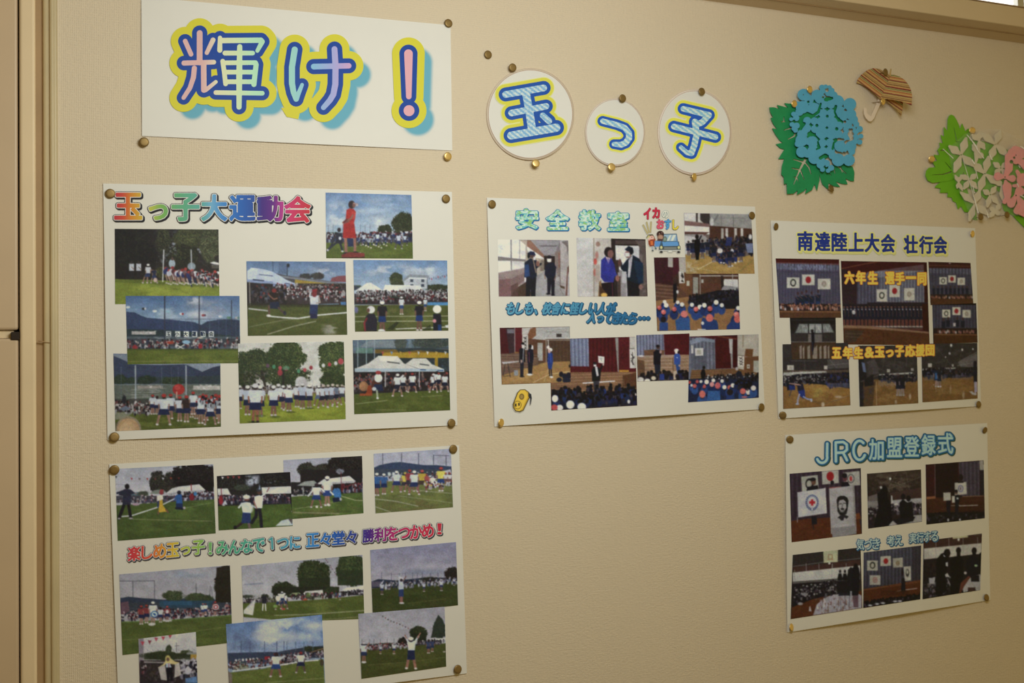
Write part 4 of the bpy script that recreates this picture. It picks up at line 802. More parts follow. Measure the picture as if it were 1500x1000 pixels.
p.R(290, 825, 735, 1070, '342b2e').N(290, 825, 735, 1070, '5c5258', 16, .5, .7, 5).P([(320,830),(480,838),(480,848),(320,845)], '8a8080').W(610, 900, 735, 890, 110, 50, 30, '3a3a4c 8a8494 2c2a3a b8b0bc', '2a2428 c8c0c4', 5).P([(640,965),(725,950),(735,1000),(640,1000)], '5a80b0').E(660, 905, 24, 30, 'b8b0bc').W(300, 900, 340, 900, 60, 12, 20, '7a4048 a89ca0 4a3c48', 'b0a0a0 3a2c30', 6).N(345, 830, 430, 1000, '4a4030', 20, .45, .6, 9)
p.P([(430,880),(480,850),(500,980),(452,975)], 'b7ada4').P([(560,850),(592,840),(608,938),(555,960)], 'b9afa6').P([(430,882),(470,855),(500,800),(520,805),(560,835),(592,842),(560,858),(500,850),(460,870)], 'c9b577').E(505, 812, 20, 26, 'c4b060').E(505, 818, 12, 14, '6a4c44').P([(490,850),(520,848),(535,885),(490,885)], 'a9b6cc').L([(512,850),(512,885)], 5, 'a8404c').P([(493,880),(540,880),(545,985),(525,985),(518,930),(510,990),(498,990)], '1d1a22')
p.build(S2, R2, 'printed photo of a person in a white cape spread wide')
p = Pic('B8', [(331,914,'px'),(471.5,900,'px'),(476.5,1000,'px'),(336,1014,'px')])
p.F('B7').G('5f7fb0', '8c9cb8', 520, 800).N(950, 530, 1200, 800, '5c6c92', 80, .42, .8, 6).E(1290, 610, 80, 60, 'c8c6c8', .9, 5).E(1240, 640, 70, 40, 'c0c0c6', .8, 5).N(1150, 510, 1500, 760, 'cac8ca', 70, .45, .8, 7, 2).F('B8').E(-10, 620, 60, 60, 'c0c4cc', .8, 6).N(-60, 545, 335, 750, 'c8ccd2', 60, .5, .9, 9, 1.6).E(270, 620, 75, 28, 'ccced2', .9, 4).E(130, 690, 150, 22, 'c2c6ce', .8, 5).E(150, 578, 60, 12, 'c8ccd2', .7, 4)
p.P([(0,800),(100,780),(230,760),(335,752),(340,830),(0,850)], '3a4152').T(245, 775, 40, 20, '2b3426', '36422d', 4).T(300, 778, 50, 18, '2b3426', '36422d', 5)
for x in (25, 92, 150, 205, 265): p.L([(x,728),(x,785)], 4, '566480')
p.F('B7').P([(965,770),(1100,765),(1300,760),(1421,770),(1421,850),(970,850)], '39435a')
for x in (1070, 1138, 1250, 1345, 1400): p.L([(x,680),(x,770)], 4, '4c5878')
for i in range(7): p.E(1030+i*27, 826-i*2, 9, 10, 'c8c4c8')
p.R(1250, 795, 1292, 822, 'a02c38').W(970, 870, 1500, 840, 60, 110, 18, '8a7480 c0b8c0 5a4c5c 8a404c 3a3c54 c8c4cc', '2a2428 c8bcc0 8a3c44', 6, 1.2).F('B8').W(30, 835, 335, 810, 34, 90, 14, '8a7480 c0b8c0 5a4c5c 3a3c54 c8c4cc', '2a2428 c8bcc0 7a3c44', 8, 1.2).L([(255,795),(335,770)], 6, '8a6a50')
p.P([(-330,935),(-70,905),(335,840),(345,1010),(-330,1060)], '54682f').N(-330, 830, 345, 1010, '6c7c3c', 36, .45, .6, 4, 3).F('B7').P([(965,905),(1000,930),(1000,1070),(965,1070)], '7a6c60').L([(1005,908),(1150,890),(1300,870),(1430,855)], 7, 'd8d6d4').F('B8').L([(-5,885),(100,872),(200,855),(300,848)], 7, 'd4d2d0')
p.F('B7').H(1335, 950, 185, 'cdd0d8', '2c4074', '9a3034', '8c5c4e', 'run', 1.2).L([(1360,825),(1400,800)], 9, 'c8cad2').F('B8').H(20, 955, 160, 'cdd0d8', '2c4a88', '3a2c30', '8c5c4e', 'run', 1.3).L([(35,840),(75,820)], 8, 'c8cad2').H(185, 930, 140, 'ccd0d8', '262c4a', '9a3034', '6a4c48', 'run', 1.3).L([(165,825),(140,812)], 8, 'c8cad2').E(325, 865, 14, 22, '4c4030')
p.L([(-60,1000),(340,968)], 4, '8c9468', .8)
p.build(S2, R2, 'printed photo of tape runners under a blue sky with clouds')
# slogan
it = cells('楽しめ玉っ子', 187, 811.5, 300, 800.5, 20, .95)+[('！',306,795,310,811.5)]+cells('みんなで つに', 317, 803, 441, 793.5, 19, .95)+cells('正々堂々', 448.5, 791.5, 524, 785.5, 19, .95)+cells('勝利をつかめ', 531, 785, 635.5, 776.5, 19, .95)+[('！',641,767,646.5,782)]
wd2_ = Words(it, 5, 4)
one = [[(394.8,790.6,.6),(398.3,787.6,.7),(399.0,803.2,.9)]]
wd2 = lambda x, y: np.minimum(wd2_(x, y), seg_sdf(x, y, one, .7))
rb2 = ramp([(187,'c43a44'),(215,'d04c3a'),(235,'d88a34'),(255,'d4b23c'),(275,'b0bc48'),(295,'8ab455'),(330,'56a47c'),(380,'50a08c'),(410,'4f98a4'),(440,'4c98bc'),(460,'3c80bc'),(490,'2c5ca4'),(520,'3a4488'),(540,'4a2c78'),(560,'8c2c74'),(580,'b83464'),(610,'c43450'),(646,'c23040')])
letter_obj('slogan_lettering', S2, R2, (182, 762, 652, 828), [(lambda x, y: np.minimum(wd2(x-1.1, y-1.2)-1.9, wd2(x, y)-1.9), '3a3840'), (lambda x, y: wd2(x, y)-1.35, 'c8c2b8'), (lambda x, y: wd2(x, y)-.72, lambda x, y: rb2(x, y)*.92)], .55, label='small rainbow coloured slogan with dark outline')

# ================================================================ safety class poster (middle)
S3 = Sheet([(713.2, 289.4), (1106, 302.5), (1120.2, 598.8), (724.4, 624.7)], bulge=.0075, side=.003, seed=2, white='c2baa2')
R3 = sheet_obj('poster', S3, 'white safety class poster below the three round letter discs', 'poster')
p = Pic('C1', [(133,392),(708,398),(720,853),(142,857)])
p.G('d8d4c8', 'cfc9bc', 390, 700)
p.P([(300,392),(560,394),(700,398),(700,520),(520,525)], '7d706c').P([(400,400),(640,402),(600,510),(520,520),(480,500)], '928a86').P([(470,440),(620,440),(610,450),(480,450)], '6a605e').P([(370,398),(400,398),(520,530),(510,545),(360,440)], '8a6048').P([(310,395),(372,398),(372,480),(430,540),(510,550),(515,640),(440,700),(360,640)], 'a8987f')
p.P([(133,395),(235,393),(235,540),(133,530)], 'dad6ca').P([(250,393),(310,396),(360,440),(360,560),(250,545)], 'd6d0c2').N(133, 430, 210, 500, 'b8b8ac', 26, .5, .6, 4).L([(242,390),(245,650)], 8, '5c544e').L([(312,400),(314,625)], 5, '8a8070')
p.P([(133,530),(360,555),(362,572),(133,565)], '7c7268').P([(133,570),(235,565),(240,645),(140,662)], 'd8d2c6').P([(250,568),(350,572),(350,625),(250,640)], 'c8c0b0')
p.P([(138,662),(350,622),(352,740),(265,800),(142,858)], '8c766c').P([(142,720),(240,710),(240,858),(142,858)], '7a5450').P([(240,715),(350,660),(350,720),(265,800),(240,858)], '7d6058').L([(140,662),(350,624)], 5, 'b0a498').P([(265,800),(365,735),(420,858),(240,858)], '4a3426').P([(240,770),(300,740),(300,858),(240,858)], '5a3c34', .8)
p.P([(430,700),(520,640),(640,640),(700,858),(400,858)], '8f8880').P([(440,740),(520,660),(530,858),(420,858)], '9b958c').N(420, 640, 700, 858, 'a8a098', 30, .5, .5, 7)
p.R(510, 525, 600, 640, '2c211e').R(480, 560, 512, 650, '7a6a58').P([(600,500),(640,480),(645,700),(620,690),(600,600)], '7c6a5e').P([(640,400),(720,400),(722,858),(690,858),(680,790),(640,775)], 'a2978c').P([(640,400),(700,398),(690,440),(650,480)], 'aca298').P([(650,410),(705,400),(712,470),(700,520),(695,450)], '70645e').L([(640,480),(642,770)], 5, '5c4c44').P([(640,765),(680,775),(680,795),(645,785)], '5a4234').P([(700,620),(718,600),(720,850),(685,850)], '6a4438').P([(705,680),(720,640),(722,858),(700,858)], 'a29a90').L([(640,790),(670,850)], 3, '6a6058').R(628, 500, 640, 620, '8a5040', .7)
p.P([(365,700),(448,690),(440,857),(405,857),(400,800),(395,857),(362,857)], '1b191f').P([(352,580),(400,545),(450,560),(452,690),(420,710),(350,700)], '1c2030').P([(355,600),(385,590),(395,690),(352,700)], '28406a').L([(420,545),(445,660)], 9, '8a7458').L([(450,620),(485,590)], 16, '1a1c28').E(460, 590, 16, 22, '7a5040').L([(470,560),(478,640)], 3, '8a6a50').E(410, 520, 28, 24, '5a4038').P([(375,505),(400,488),(430,492),(444,520),(410,520),(380,518)], '1c2240').E(385, 525, 10, 22, '1a181c').R(424, 535, 440, 560, 'c8c0b8')
p.P([(535,690),(600,690),(595,848),(572,850),(568,760),(560,835),(538,835)], '1b1a24').P([(520,610),(545,585),(590,580),(610,620),(602,700),(535,705),(515,680)], '1a1c2c').E(553, 555, 20, 24, '8a7064').E(553, 535, 20, 13, '1c1a1e').R(538, 550, 567, 574, 'd8dad4').E(545, 835, 18, 7, '141318').E(583, 843, 14, 7, '141318').L([(515,680),(520,710)], 8, '7a5a48').L([(606,690),(596,720)], 8, '7a5a48')
p.build(S3, R3, 'printed photo of two people in a school corridor')
p = Pic('C1', [(775,378),(945.5,350.3,'px'),(948.7,433.9,'px'),(785,858)])
p.G('bcb7aa', 'b8b0a2', 378, 860).N(780, 380, 920, 860, 'c2beb2', 60, .5, .6, 4).R(910, 378, 960, 860, 'b0a694').L([(915,378),(918,860)], 8, '8a7a64', .8).P([(920,378),(1090,378),(1090,500),(960,540),(925,560)], 'b8ae9c').E(950, 430, 18, 20, '8a6050', .8).E(940, 520, 14, 30, 'a86050', .7).E(928, 572, 14, 26, 'c04a3c').E(925, 660, 14, 30, 'b85848', .8).R(930, 600, 965, 740, 'a89684')
p.P([(1055,378),(1400,380),(1400,860),(1070,860)], '2e2421').R(1090, 400, 1330, 430, '4a3a34').F('C2').P([(5,380),(150,380),(160,735),(5,735)], 'b8b2aa').P([(5,400),(50,395),(60,560),(5,560)], 'd8d4cc').P([(120,340),(205,345),(208,735),(150,735),(150,390)], '5a4c44').R(150, 440, 172, 650, '6a5c54').P([(0,540),(60,570),(60,735),(0,735)], '8c8480').P([(0,600),(20,590),(20,735),(0,735)], '4a3830').N(160, 600, 208, 735, '7a6a62', 12, .5, .6, 4)
p.F('C1').P([(1090,440),(1190,445),(1190,500),(1150,560),(1095,560)], 'c8c2b6').R(1085, 560, 1120, 660, '3a2c28')
p.P([(960,750),(1080,735),(1085,858),(985,858)], '20181c').L([(1065,740),(1070,858)], 5, '6a2c38').P([(975,560),(1010,530),(1060,545),(1085,600),(1095,660),(1075,740),(1000,738),(972,700)], '2c2f86').P([(1010,530),(1050,545),(1035,590)], 'c8a89c').E(1033, 600, 20, 55, '383c9c', .5).L([(1075,640),(1100,690)], 18, '33388c').E(1108, 708, 16, 26, '8a5848').E(1035, 495, 35, 42, '241c1c').E(1052, 510, 24, 34, '7a5044').P([(960,740),(975,720),(985,858),(950,858)], '8a6438').P([(960,760),(1020,830),(1030,858),(960,858)], '4a3020').E(1000, 845, 26, 18, 'c89a40')
p.F('C2').P([(62,600),(158,590),(150,733),(68,733)], '1c1a1e').P([(30,520),(60,480),(105,445),(150,470),(178,520),(175,640),(150,650),(66,620),(62,570),(25,540)], '17222e').P([(80,470),(105,445),(85,600),(70,600)], 'a8a0a0').L([(78,480),(75,600)], 5, 'c8c4c0').P([(110,480),(175,500),(178,640),(140,640)], '182c40').L([(22,500),(30,540),(60,570)], 15, '19222c').E(14, 500, 12, 28, '5a3a34').E(72, 440, 24, 26, '8a6458').P([(48,405),(75,382),(105,395),(110,430),(60,415)], '17202c').R(52, 430, 82, 455, 'c8c8c0').E(95, 420, 14, 22, '17181e').E(160, 668, 14, 18, '8a6454').R(30, 560, 60, 640, 'b0aca6')
p.build(S3, R3, 'printed photo of two people talking in a doorway')
p = Pic('C2', [(252,462),(838,460),(853,962),(275,975)])
p.G('432a22', '3a251f', 460, 740).P([(252,462),(385,462),(385,680),(260,690)], '3f1a20').N(252, 462, 385, 690, '33161b', 14, .45, .7, 3, .5).P([(350,462),(385,462),(385,530),(350,528)], 'a29a8a').P([(385,462),(425,462),(428,560),(390,600),(385,600)], '4a1c24').P([(425,462),(475,462),(480,575),(430,560)], 'a59c8a').R(425, 575, 840, 780, '4f3224').P([(425,560),(520,575),(520,720),(430,740)], '6a4228').N(430, 575, 840, 740, '5e3c2a', 20, .5, .6, 4, 2)
p.P([(258,640),(420,660),(500,740),(420,770),(262,770)], '5a3a2a')
for y in (655, 680, 705, 730): p.L([(260,y),(420,y+14)], 6, '7d5a44', .9)
p.P([(425,558),(460,562),(468,640),(428,642)], 'c0b8a8').P([(448,565),(462,600),(448,612),(462,635),(440,630),(452,610),(440,590)], '2a2422').R(525, 600, 560, 715, '8c8878').R(480, 625, 500, 660, 'b0a890').R(582, 615, 598, 640, 'a8a494').L([(573,580),(575,740)], 5, '9a9486').L([(575,590),(838,590)], 6, 'b4b0a4').R(580, 640, 720, 700, '5a3526').P([(720,660),(745,612),(838,615),(842,665),(840,690)], 'c9c5ba').L([(800,580),(803,660)], 4, 'b0aca0').P([(735,655),(838,668),(840,700),(720,695)], '8a8a88').P([(718,590),(735,590),(740,660),(722,680)], '2c2220')
p.P([(262,765),(500,735),(560,800),(853,800),(853,965),(275,975)], '8c6238').P([(500,740),(700,690),(840,690),(850,820),(520,820)], '191a22').W(500, 760, 840, 715, 50, 90, 18, '1a1c28 22263a 2c3048 15161c', '15141a 2a2024', 5, 1.2)
p.P([(385,650),(408,640),(415,690),(408,775),(388,780)], '17161c').E(400, 628, 12, 16, '3a2824').E(416, 702, 8, 12, 'c8c4bc')
for x, y, c, r in ((327,772,'d2d0c8',15),(337,795,'d8d4cc',19),(418,775,'d0ccc4',15),(448,790,'d8d2c6',18),(517,792,'cfcdc8',17),(573,808,'d8cfc0',20),(604,795,'d4d0c8',19),(686,775,'dcd8cc',20),(726,795,'cfccc4',17),(290,812,'b8453f',18),(319,842,'cc5a50',20),(394,822,'c04c46',19),(464,855,'cf6a60',25),(545,822,'c8584c',20),(643,818,'c05048',21),(640,878,'cc6254',26),(840,815,'cfccc4',18),(828,860,'cc6858',24),(835,890,'c85a50',26)):
    r *= .84
    p.E(x-2, y+r*2.3, r*1.9, r*2.3, rnd.choice(['1c2c5c', '22386e', '1e3268', '264078'])).E(x, y+r*.9, r*.8, r*.8, '1c1820').E(x, y, r, r*1.02, c).E(x-r*.3, y-r*.35, r*.5, r*.4, 'e8e0d8', .3)
p.P([(400,900),(440,880),(500,885),(505,970),(410,972)], '2c5288').P([(590,880),(690,900),(710,965),(590,970),(580,930)], '20386a').E(640, 885, 26, 25, 'cc6254').E(464, 857, 25, 24, 'cf6a60').E(318, 895, 20, 22, '201a20').R(290, 915, 350, 972, '26407a').P([(700,930),(760,915),(770,960),(700,965)], '8c6238').P([(760,940),(800,895),(855,920),(855,965),(760,965)], '20386e').E(835, 892, 24, 26, 'c85a50').P([(350,900),(375,880),(400,970),(355,972)], '8c6238').E(592, 920, 10, 12, 'c8c4bc').L([(560,965),(610,965)], 8, 'c8c4b8')
p.build(S3, R3, 'printed photo of seated children in red and white caps, seen from behind')
p = Pic('C2', [(460,150),(930,160),(955,575),(475,575)])
p.G('a39c92', '6a5a50', 150, 290).P([(460,150),(640,155),(650,300),(463,300)], 'a89e92').P([(463,155),(575,152),(575,215),(465,205)], 'c4bcae').P([(575,155),(640,155),(655,240),(600,225),(575,200)], '3a3230').R(545, 150, 558, 215, '3a302c').P([(465,205),(640,228),(640,250),(465,238)], '7a5850').P([(465,240),(640,250),(640,300),(465,295)], 'cfcac0').P([(640,160),(930,165),(935,260),(660,240)], '8c8880').L([(720,170),(725,250)], 3, '6a6660').L([(805,170),(808,255)], 4, '5c5852').L([(650,165),(690,240)], 10, '8a8880').L([(700,165),(660,230)], 8, '6a6864').L([(640,190),(930,185)], 3, '70706c').E(655, 215, 14, 30, 'b8b4a8')
p.P([(640,240),(935,262),(940,345),(640,330)], '4c2e22')
for x in (730, 760, 822, 866): p.R(x-9, 258, x+9, 340, 'b5aea2' if x != 730 else '9a9488')
p.P([(465,282),(640,285),(600,310),(465,305)], '5c3830').P([(465,300),(600,300),(640,350),(640,440),(470,470)], '8f8880').P([(465,310),(560,320),(530,480),(470,570)], 'bcb5aa')
p.P([(470,440),(640,430),(800,470),(950,440),(958,578),(475,578)], '9d7a3a').N(470, 440, 955, 578, 'b08c48', 40, .46, .6, 4, 2).N(470, 480, 560, 578, 'b8ae98', 30, .4, .8, 6).L([(560,545),(700,470)], 5, 'cfc08c').L([(475,520),(700,565)], 4, 'b8a468', .8).L([(850,560),(955,470)], 4, '6c7038', .8).L([(720,520),(850,520)], 3, '7a6a38', .7)
p.W(640, 400, 940, 380, 110, 190, 21, '1b1c26 22263c 1a2038 2a3460 1c1c22', '201a20 3a2c2c 5a4438', 5, 1.6).P([(760,320),(800,320),(790,380),(750,380)], '26346c', .8)
p.W(690, 470, 880, 440, 60, 50, 22, '1c2440 26346c 22304e 2c3c80', '2a2020 6a5048', 9, 1.8).E(712, 415, 20, 18, 'c4bcb4').E(770, 432, 14, 18, 'a8343c').E(797, 415, 12, 14, 'b8b4b4').E(925, 318, 12, 18, 'c8c4bc').P([(890,365),(945,362),(942,430),(905,430)], '6f7a94')
for x, y in ((780,525),(798,520),(820,498),(845,490),(862,485),(720,498),(740,500),(675,488)): p.E(x, y, 7, 5, 'd0c8bc')
for x, y, h in ((493,445,100),(525,470,135),(590,465,130),(625,445,110),(670,490,120),(780,525,130),(860,490,120)): p.H(x, y, h, '1c1f2c', '20284a', None, '5a4a48', 'stand', 1.4, '8a8480')
p.P([(532,340),(560,330),(575,345),(572,420),(565,478),(545,480),(536,420)], '121116').E(552, 318, 13, 17, '1a1416').L([(565,345),(582,312)], 9, '15141a').L([(600,295),(602,310)], 4, '6a3a34')
p.build(S3, R3, 'printed photo of children standing together in a gymnasium')
def hall(p, x0, y0, x1, y1, c='4c1419'): pass
p = Pic('C3', [(500,333),(1128,315),(1142,818),(513,855)])
p.G('4b1317', '571419', 320, 580).P([(645,328),(785,326),(790,532),(655,530)], '6e7488')
for i in range(10): p.L([(655+i*14,330),(660+i*14,530)], 5, '858b9c' if i % 2 else '4c5064', .9)
for i in range(16): p.L([(792+i*14,325),(790+i*14,575)], 5, '65171c' if i % 2 else '3c0f14', .7)
p.P([(980,322),(1005,322),(1008,575),(1000,575)], '8a8478').P([(1005,320),(1085,318),(1085,575),(1008,575)], '5a171c').N(1005, 320, 1085, 560, '400f14', 10, .45, .7, 4, .4).R(1010, 558, 1080, 576, 'b07a24').P([(1085,315),(1135,315),(1140,545),(1088,545)], 'b3ac9c').P([(1085,400),(1120,405),(1122,545),(1090,545)], 'c4bcac').L([(1085,402),(1120,402)], 4, '3a302c').L([(1100,445),(1118,470),(1098,490),(1118,520)], 5, '2c2624').L([(1108,430),(1110,520)], 4, '2c2624').L([(1095,475),(1122,462)], 4, '2c2624')
p.P([(655,575),(1085,572),(1138,572),(1140,700),(505,760),(505,640),(655,640)], '7e5738')
for y in (590, 610, 632, 655, 680, 705): p.L([(560,y+8),(1130,y-8)], 4, 'a37b56' if y % 20 else '5c3c28', .8)
p.P([(1040,600),(1140,575),(1142,690),(1050,680)], '5c3620').L([(1038,598),(1040,680)], 4, '3a2418')
p.P([(512,700),(600,710),(780,740),(1140,700),(1142,818),(513,855)], '20202c').L([(745,655),(850,648),(975,640)], 8, 'cfcbc4').L([(780,660),(775,700)], 4, '3a3434').L([(940,648),(960,690)], 4, '3a3434')
p.P([(820,640),(865,640),(860,710),(825,710)], '34323a').P([(808,560),(825,535),(860,540),(876,570),(870,640),(812,640)], '17161b').P([(832,530),(850,535),(860,600),(845,605)], 'c2bcb8').L([(870,560),(890,520)], 13, '17161b').E(832, 520, 12, 16, '5a4038').E(831, 508, 12, 8, '1c1a1c').R(824, 520, 842, 532, 'd0ccc8').P([(855,455),(902,462),(900,512),(858,505)], 'd0ccc0').R(868, 475, 888, 478, '8a8880').L([(878,470),(880,495)], 3, '8a8880').E(893, 518, 6, 9, 'c8a898')
p.W(530, 770, 1130, 720, 90, 90, 38, '1c2038 22305c 17171c 263a78 1a1a24', '1a161a 241c1e 1c181c', 11, 1.2).W(700, 800, 1130, 770, 60, 40, 34, '1c1c24 22305c 26284a', '19151a', 12, 1.2)
p.E(540, 768, 23, 26, 'd4d0c8').E(652, 812, 30, 30, 'd8d4cc').E(736, 830, 32, 30, 'd0ccc8').E(575, 835, 24, 22, 'd0c8b8').E(535, 833, 24, 22, 'b84440').E(1080, 790, 10, 14, 'c8c4bc').E(1132, 738, 6, 8, 'c8b8a8')
p.build(S3, R3, 'printed photo of a speaker holding a sign before a red curtain')
p = Pic('C3', [(135,250),(648,240),(655,648),(150,665)])
p.G('6a4a34', '5a3c28', 245, 500).P([(135,250),(190,248),(205,440),(140,440)], '4c1419').P([(180,250),(245,250),(245,430),(205,440)], '3a2428').R(190, 260, 240, 290, '6a6468').P([(245,250),(298,248),(300,440),(248,435)], '5c171c').L([(245,250),(246,430)], 5, 'a09088').P([(246,425),(275,427),(275,437),(246,436)], '8a6028').P([(298,250),(375,247),(372,290),(335,300),(298,300)], 'b0a898').P([(340,300),(360,255),(412,245),(400,310),(370,340),(345,330)], '7a4a2c').P([(300,300),(342,300),(344,412),(302,410)], 'beb6a6')
for y in (320, 345, 370, 392): p.L([(312,y),(330,y+10)], 5, '2a2422').L([(330,y-5),(318,y+14)], 4, '2a2422')
p.P([(400,247),(648,240),(650,330),(470,330),(470,345),(372,330),(402,305)], 'a39e92').L([(470,280),(648,280)], 4, '7a766c').L([(480,325),(520,270),(570,262),(620,272),(648,300)], 5, '8a8678').R(550, 293, 588, 318, '3c302c').P([(345,330),(470,340),(475,500),(380,490),(350,420)], '5e3a26').R(412, 360, 450, 490, '9c9888').R(478, 345, 650, 500, '4e3524')
for x in range(500, 650, 26): p.L([(x,345),(x,495)], 3, '5f4430', .9)
p.L([(465,326),(648,326)], 8, 'b8b4a8').L([(480,340),(648,340)], 4, '8a8478').L([(475,330),(476,560)], 4, '9a9284').L([(490,340),(492,385)], 5, 'd8d4cc').E(490, 392, 10, 12, 'd8d4cc')
p.P([(140,440),(275,435),(420,470),(415,520),(380,530),(145,600)], '6a4c3a')
for y in (450, 470, 490, 510, 530): p.L([(140,y),(410,y+2)], 5, '876a52', .8)
p.P([(150,600),(380,530),(478,500),(650,495),(655,650),(150,665)], '9a713a').N(150, 500, 655, 665, 'b08848', 40, .46, .6, 4, 2).N(180, 600, 300, 665, 'b09a78', 20, .5, .6, 6).L([(380,650),(500,590),(650,570)], 4, 'c8b078', .9).L([(500,530),(460,640)], 4, 'b8a070', .8)
p.P([(150,500),(275,492),(275,500),(160,515)], 'b0a8a0').L([(175,515),(160,600)], 4, '2c2826').L([(195,512),(212,610)], 4, '2c2826').L([(160,605),(215,600)], 3, '2c2826').P([(240,560),(270,560),(270,600),(240,600)], '8a8a88').P([(385,490),(415,488),(415,525),(380,525)], '6a4c38')
p.P([(285,500),(312,500),(308,605),(285,605)], '22202a').P([(278,410),(295,395),(318,405),(322,500),(280,505)], '17161e').E(305, 368, 12, 14, '1c181a').P([(295,372),(318,375),(316,398),(298,400)], 'c2b8ac').L([(310,405),(305,500)], 5, 'a8a49c').E(298, 606, 16, 6, '17161c').E(293, 495, 6, 12, 'b89888')
p.P([(340,500),(378,500),(372,590),(345,590)], '1c1a22').P([(336,420),(350,402),(378,405),(384,460),(378,505),(338,505)], '1a1a28').P([(360,375),(380,380),(382,408),(366,405)], 'cfc8be').E(358, 385, 11, 14, '1c181a').E(355, 592, 20, 7, 'd0ccc8').L([(350,430),(352,500)], 4, '8a3a4c')
p.P([(488,430),(505,420),(522,440),(526,500),(515,555),(490,550),(484,500)], '22387c').E(505, 410, 16, 13, 'd8d4cc').E(498, 422, 10, 14, 'b89080').L([(498,555),(502,600)], 8, '20202c').L([(512,555),(516,605)], 8, '20202c').E(514, 610, 12, 7, 'd0ccc8').L([(505,440),(510,500)], 4, '3c54a0')
p.E(585, 590, 16, 20, '1a1a22').E(610, 605, 18, 22, '1c1e2c').E(640, 600, 20, 24, '1a1c28').E(570, 630, 20, 16, '20202c').E(625, 635, 30, 20, '1e2234').E(648, 530, 8, 12, '2c2420')
p.build(S3, R3, 'printed photo of two adults beside a child in blue on a gym floor')
p = Pic('C4', [(95,282),(527,268),(550,645),(105,658)])
p.G('6c6f80', '6f7284', 270, 450)
for i in range(18): p.L([(100+i*13,275),(104+i*13,450)], 6, '83869a' if i % 2 else '4a4c5c', .8)
p.P([(315,272),(527,266),(535,445),(325,443)], '4e1218').N(315, 268, 535, 445, '5e171d', 12, .45, .7, 4, .5).L([(316,275),(325,440)], 6, '7a6a78', .8).P([(158,405),(222,398),(325,405),(320,445),(160,448)], '6e4a32')
p.P([(100,455),(235,443),(545,440),(550,645),(105,658)], '8f6e50')
for y in (462, 488, 515, 545, 575): p.L([(160,y+4),(240,y)], 7, 'a88c70', .9).L([(292,y),(390,y-2)], 7, 'ab8f74', .9).L([(452,y),(548,y-4)], 6, 'a28468', .9)
p.L([(100,455),(400,448)], 12, 'a58a78', .8).L([(392,470),(396,600)], 6, '5c3e28').P([(105,480),(160,490),(165,600),(110,610)], '64452c').E(135, 452, 20, 8, 'c8c4c0')
p.P([(108,610),(550,590),(550,645),(105,658)], '2a2226', .7).P([(395,575),(430,570),(430,640),(395,645)], 'b0987c')
p.P([(240,500),(292,500),(290,600),(250,602)], '1c2030').P([(235,420),(255,400),(282,402),(300,430),(292,470),(290,520),(235,520)], '15151f').E(273, 380, 15, 17, '4a3430').E(270, 370, 16, 10, '17141a').L([(285,420),(292,440)], 14, '15151f').E(292, 418, 9, 14, 'b08c7c')
p.P([(402,445),(415,430),(445,432),(455,460),(452,520),(402,520)], '2c4a94').P([(415,520),(450,520),(452,600),(430,605),(422,560)], '27427c').E(422, 405, 18, 13, 'd4d0c8').P([(407,412),(430,412),(430,432),(412,432)], 'cfc4b8').E(440, 418, 8, 12, '1c181c').E(445, 530, 6, 8, 'c0a090').R(420, 460, 434, 468, '8aa0cc').P([(425,600),(460,600),(455,645),(425,645)], '20284a')
p.W(120, 630, 550, 620, 44, 26, 44, '201c26 22264a 1c1a22', '1c181c 2c2222', 4, 1.0).P([(285,600),(320,595),(325,645),(285,648)], '26387a').E(130, 645, 26, 22, 'c8c0b0').E(185, 652, 24, 16, 'd0c8b8').E(235, 632, 20, 16, 'c0b090')
p.build(S3, R3, 'printed photo of an adult with a microphone facing a child in blue')
p = Pic('C4', [(527,292),(1090,275),(1092,790),(517,828)])
p.G('5a5c66', '666874', 290, 560).P([(527,292),(920,282),(918,310),(870,312),(740,320),(650,300)], '4a1418')
for i in range(14): p.L([(540+i*15,310 if i > 5 else 300),(545+i*15,560)], 6, '7e808c' if i % 2 else '4c4e5a', .8)
p.P([(527,330),(600,300),(740,320),(745,345),(640,330),(540,360)], '7c8896', .8).P([(545,395),(655,395),(660,560),(550,555)], '4c4e58', .7)
p.P([(735,318),(855,315),(870,550),(740,555)], '451115').N(735, 315, 870, 555, '551519', 12, .45, .7, 4, .5).P([(855,312),(880,312),(878,550),(868,550)], '8c8880').P([(878,285),(918,280),(918,550),(880,550)], '3f0f14').L([(540,300),(700,285),(920,310)], 5, '6a1c20').L([(760,290),(905,315)], 6, '8a5a30', .8).P([(848,312),(880,315),(875,430),(855,430)], 'a8a49c').P([(540,362),(560,368),(560,430),(542,430)], 'b8b4a8')
p.P([(570,388),(640,386),(640,448),(575,450)], 'c4c0b2').R(590, 402, 622, 436, 'a39c86', .8).P([(918,280),(1092,273),(1092,600),(920,600)], 'a89f8c').P([(960,280),(970,280),(966,385),(958,385)], '8a7c60').P([(922,445),(970,450),(972,535),(922,537)], 'c4bcac').L([(922,446),(970,450)], 4, '3a302a')
for y in (465, 490, 512): p.L([(935,y),(960,y+12)], 5, '2a2422').L([(958,y-6),(938,y+14)], 4, '2a2422')
p.P([(985,392),(1048,395),(1040,460),(975,455)], '6c4224').P([(975,460),(1092,452),(1092,490),(1050,490),(1048,600),(965,600),(972,535)], '6a4226').P([(1050,490),(1092,488),(1092,600),(1050,600)], '9c9a88').R(995, 520, 1018, 552, 'b8b0a0').E(1006, 537, 7, 8, '7a6a58')
p.P([(545,565),(920,552),(1092,590),(1092,650),(530,650)], '6e4a2c')
for y in (575, 592, 610, 628): p.L([(545,y),(785,y-4)], 5, '8c6440', .9)
p.L([(785,575),(787,630)], 4, '3a2414')
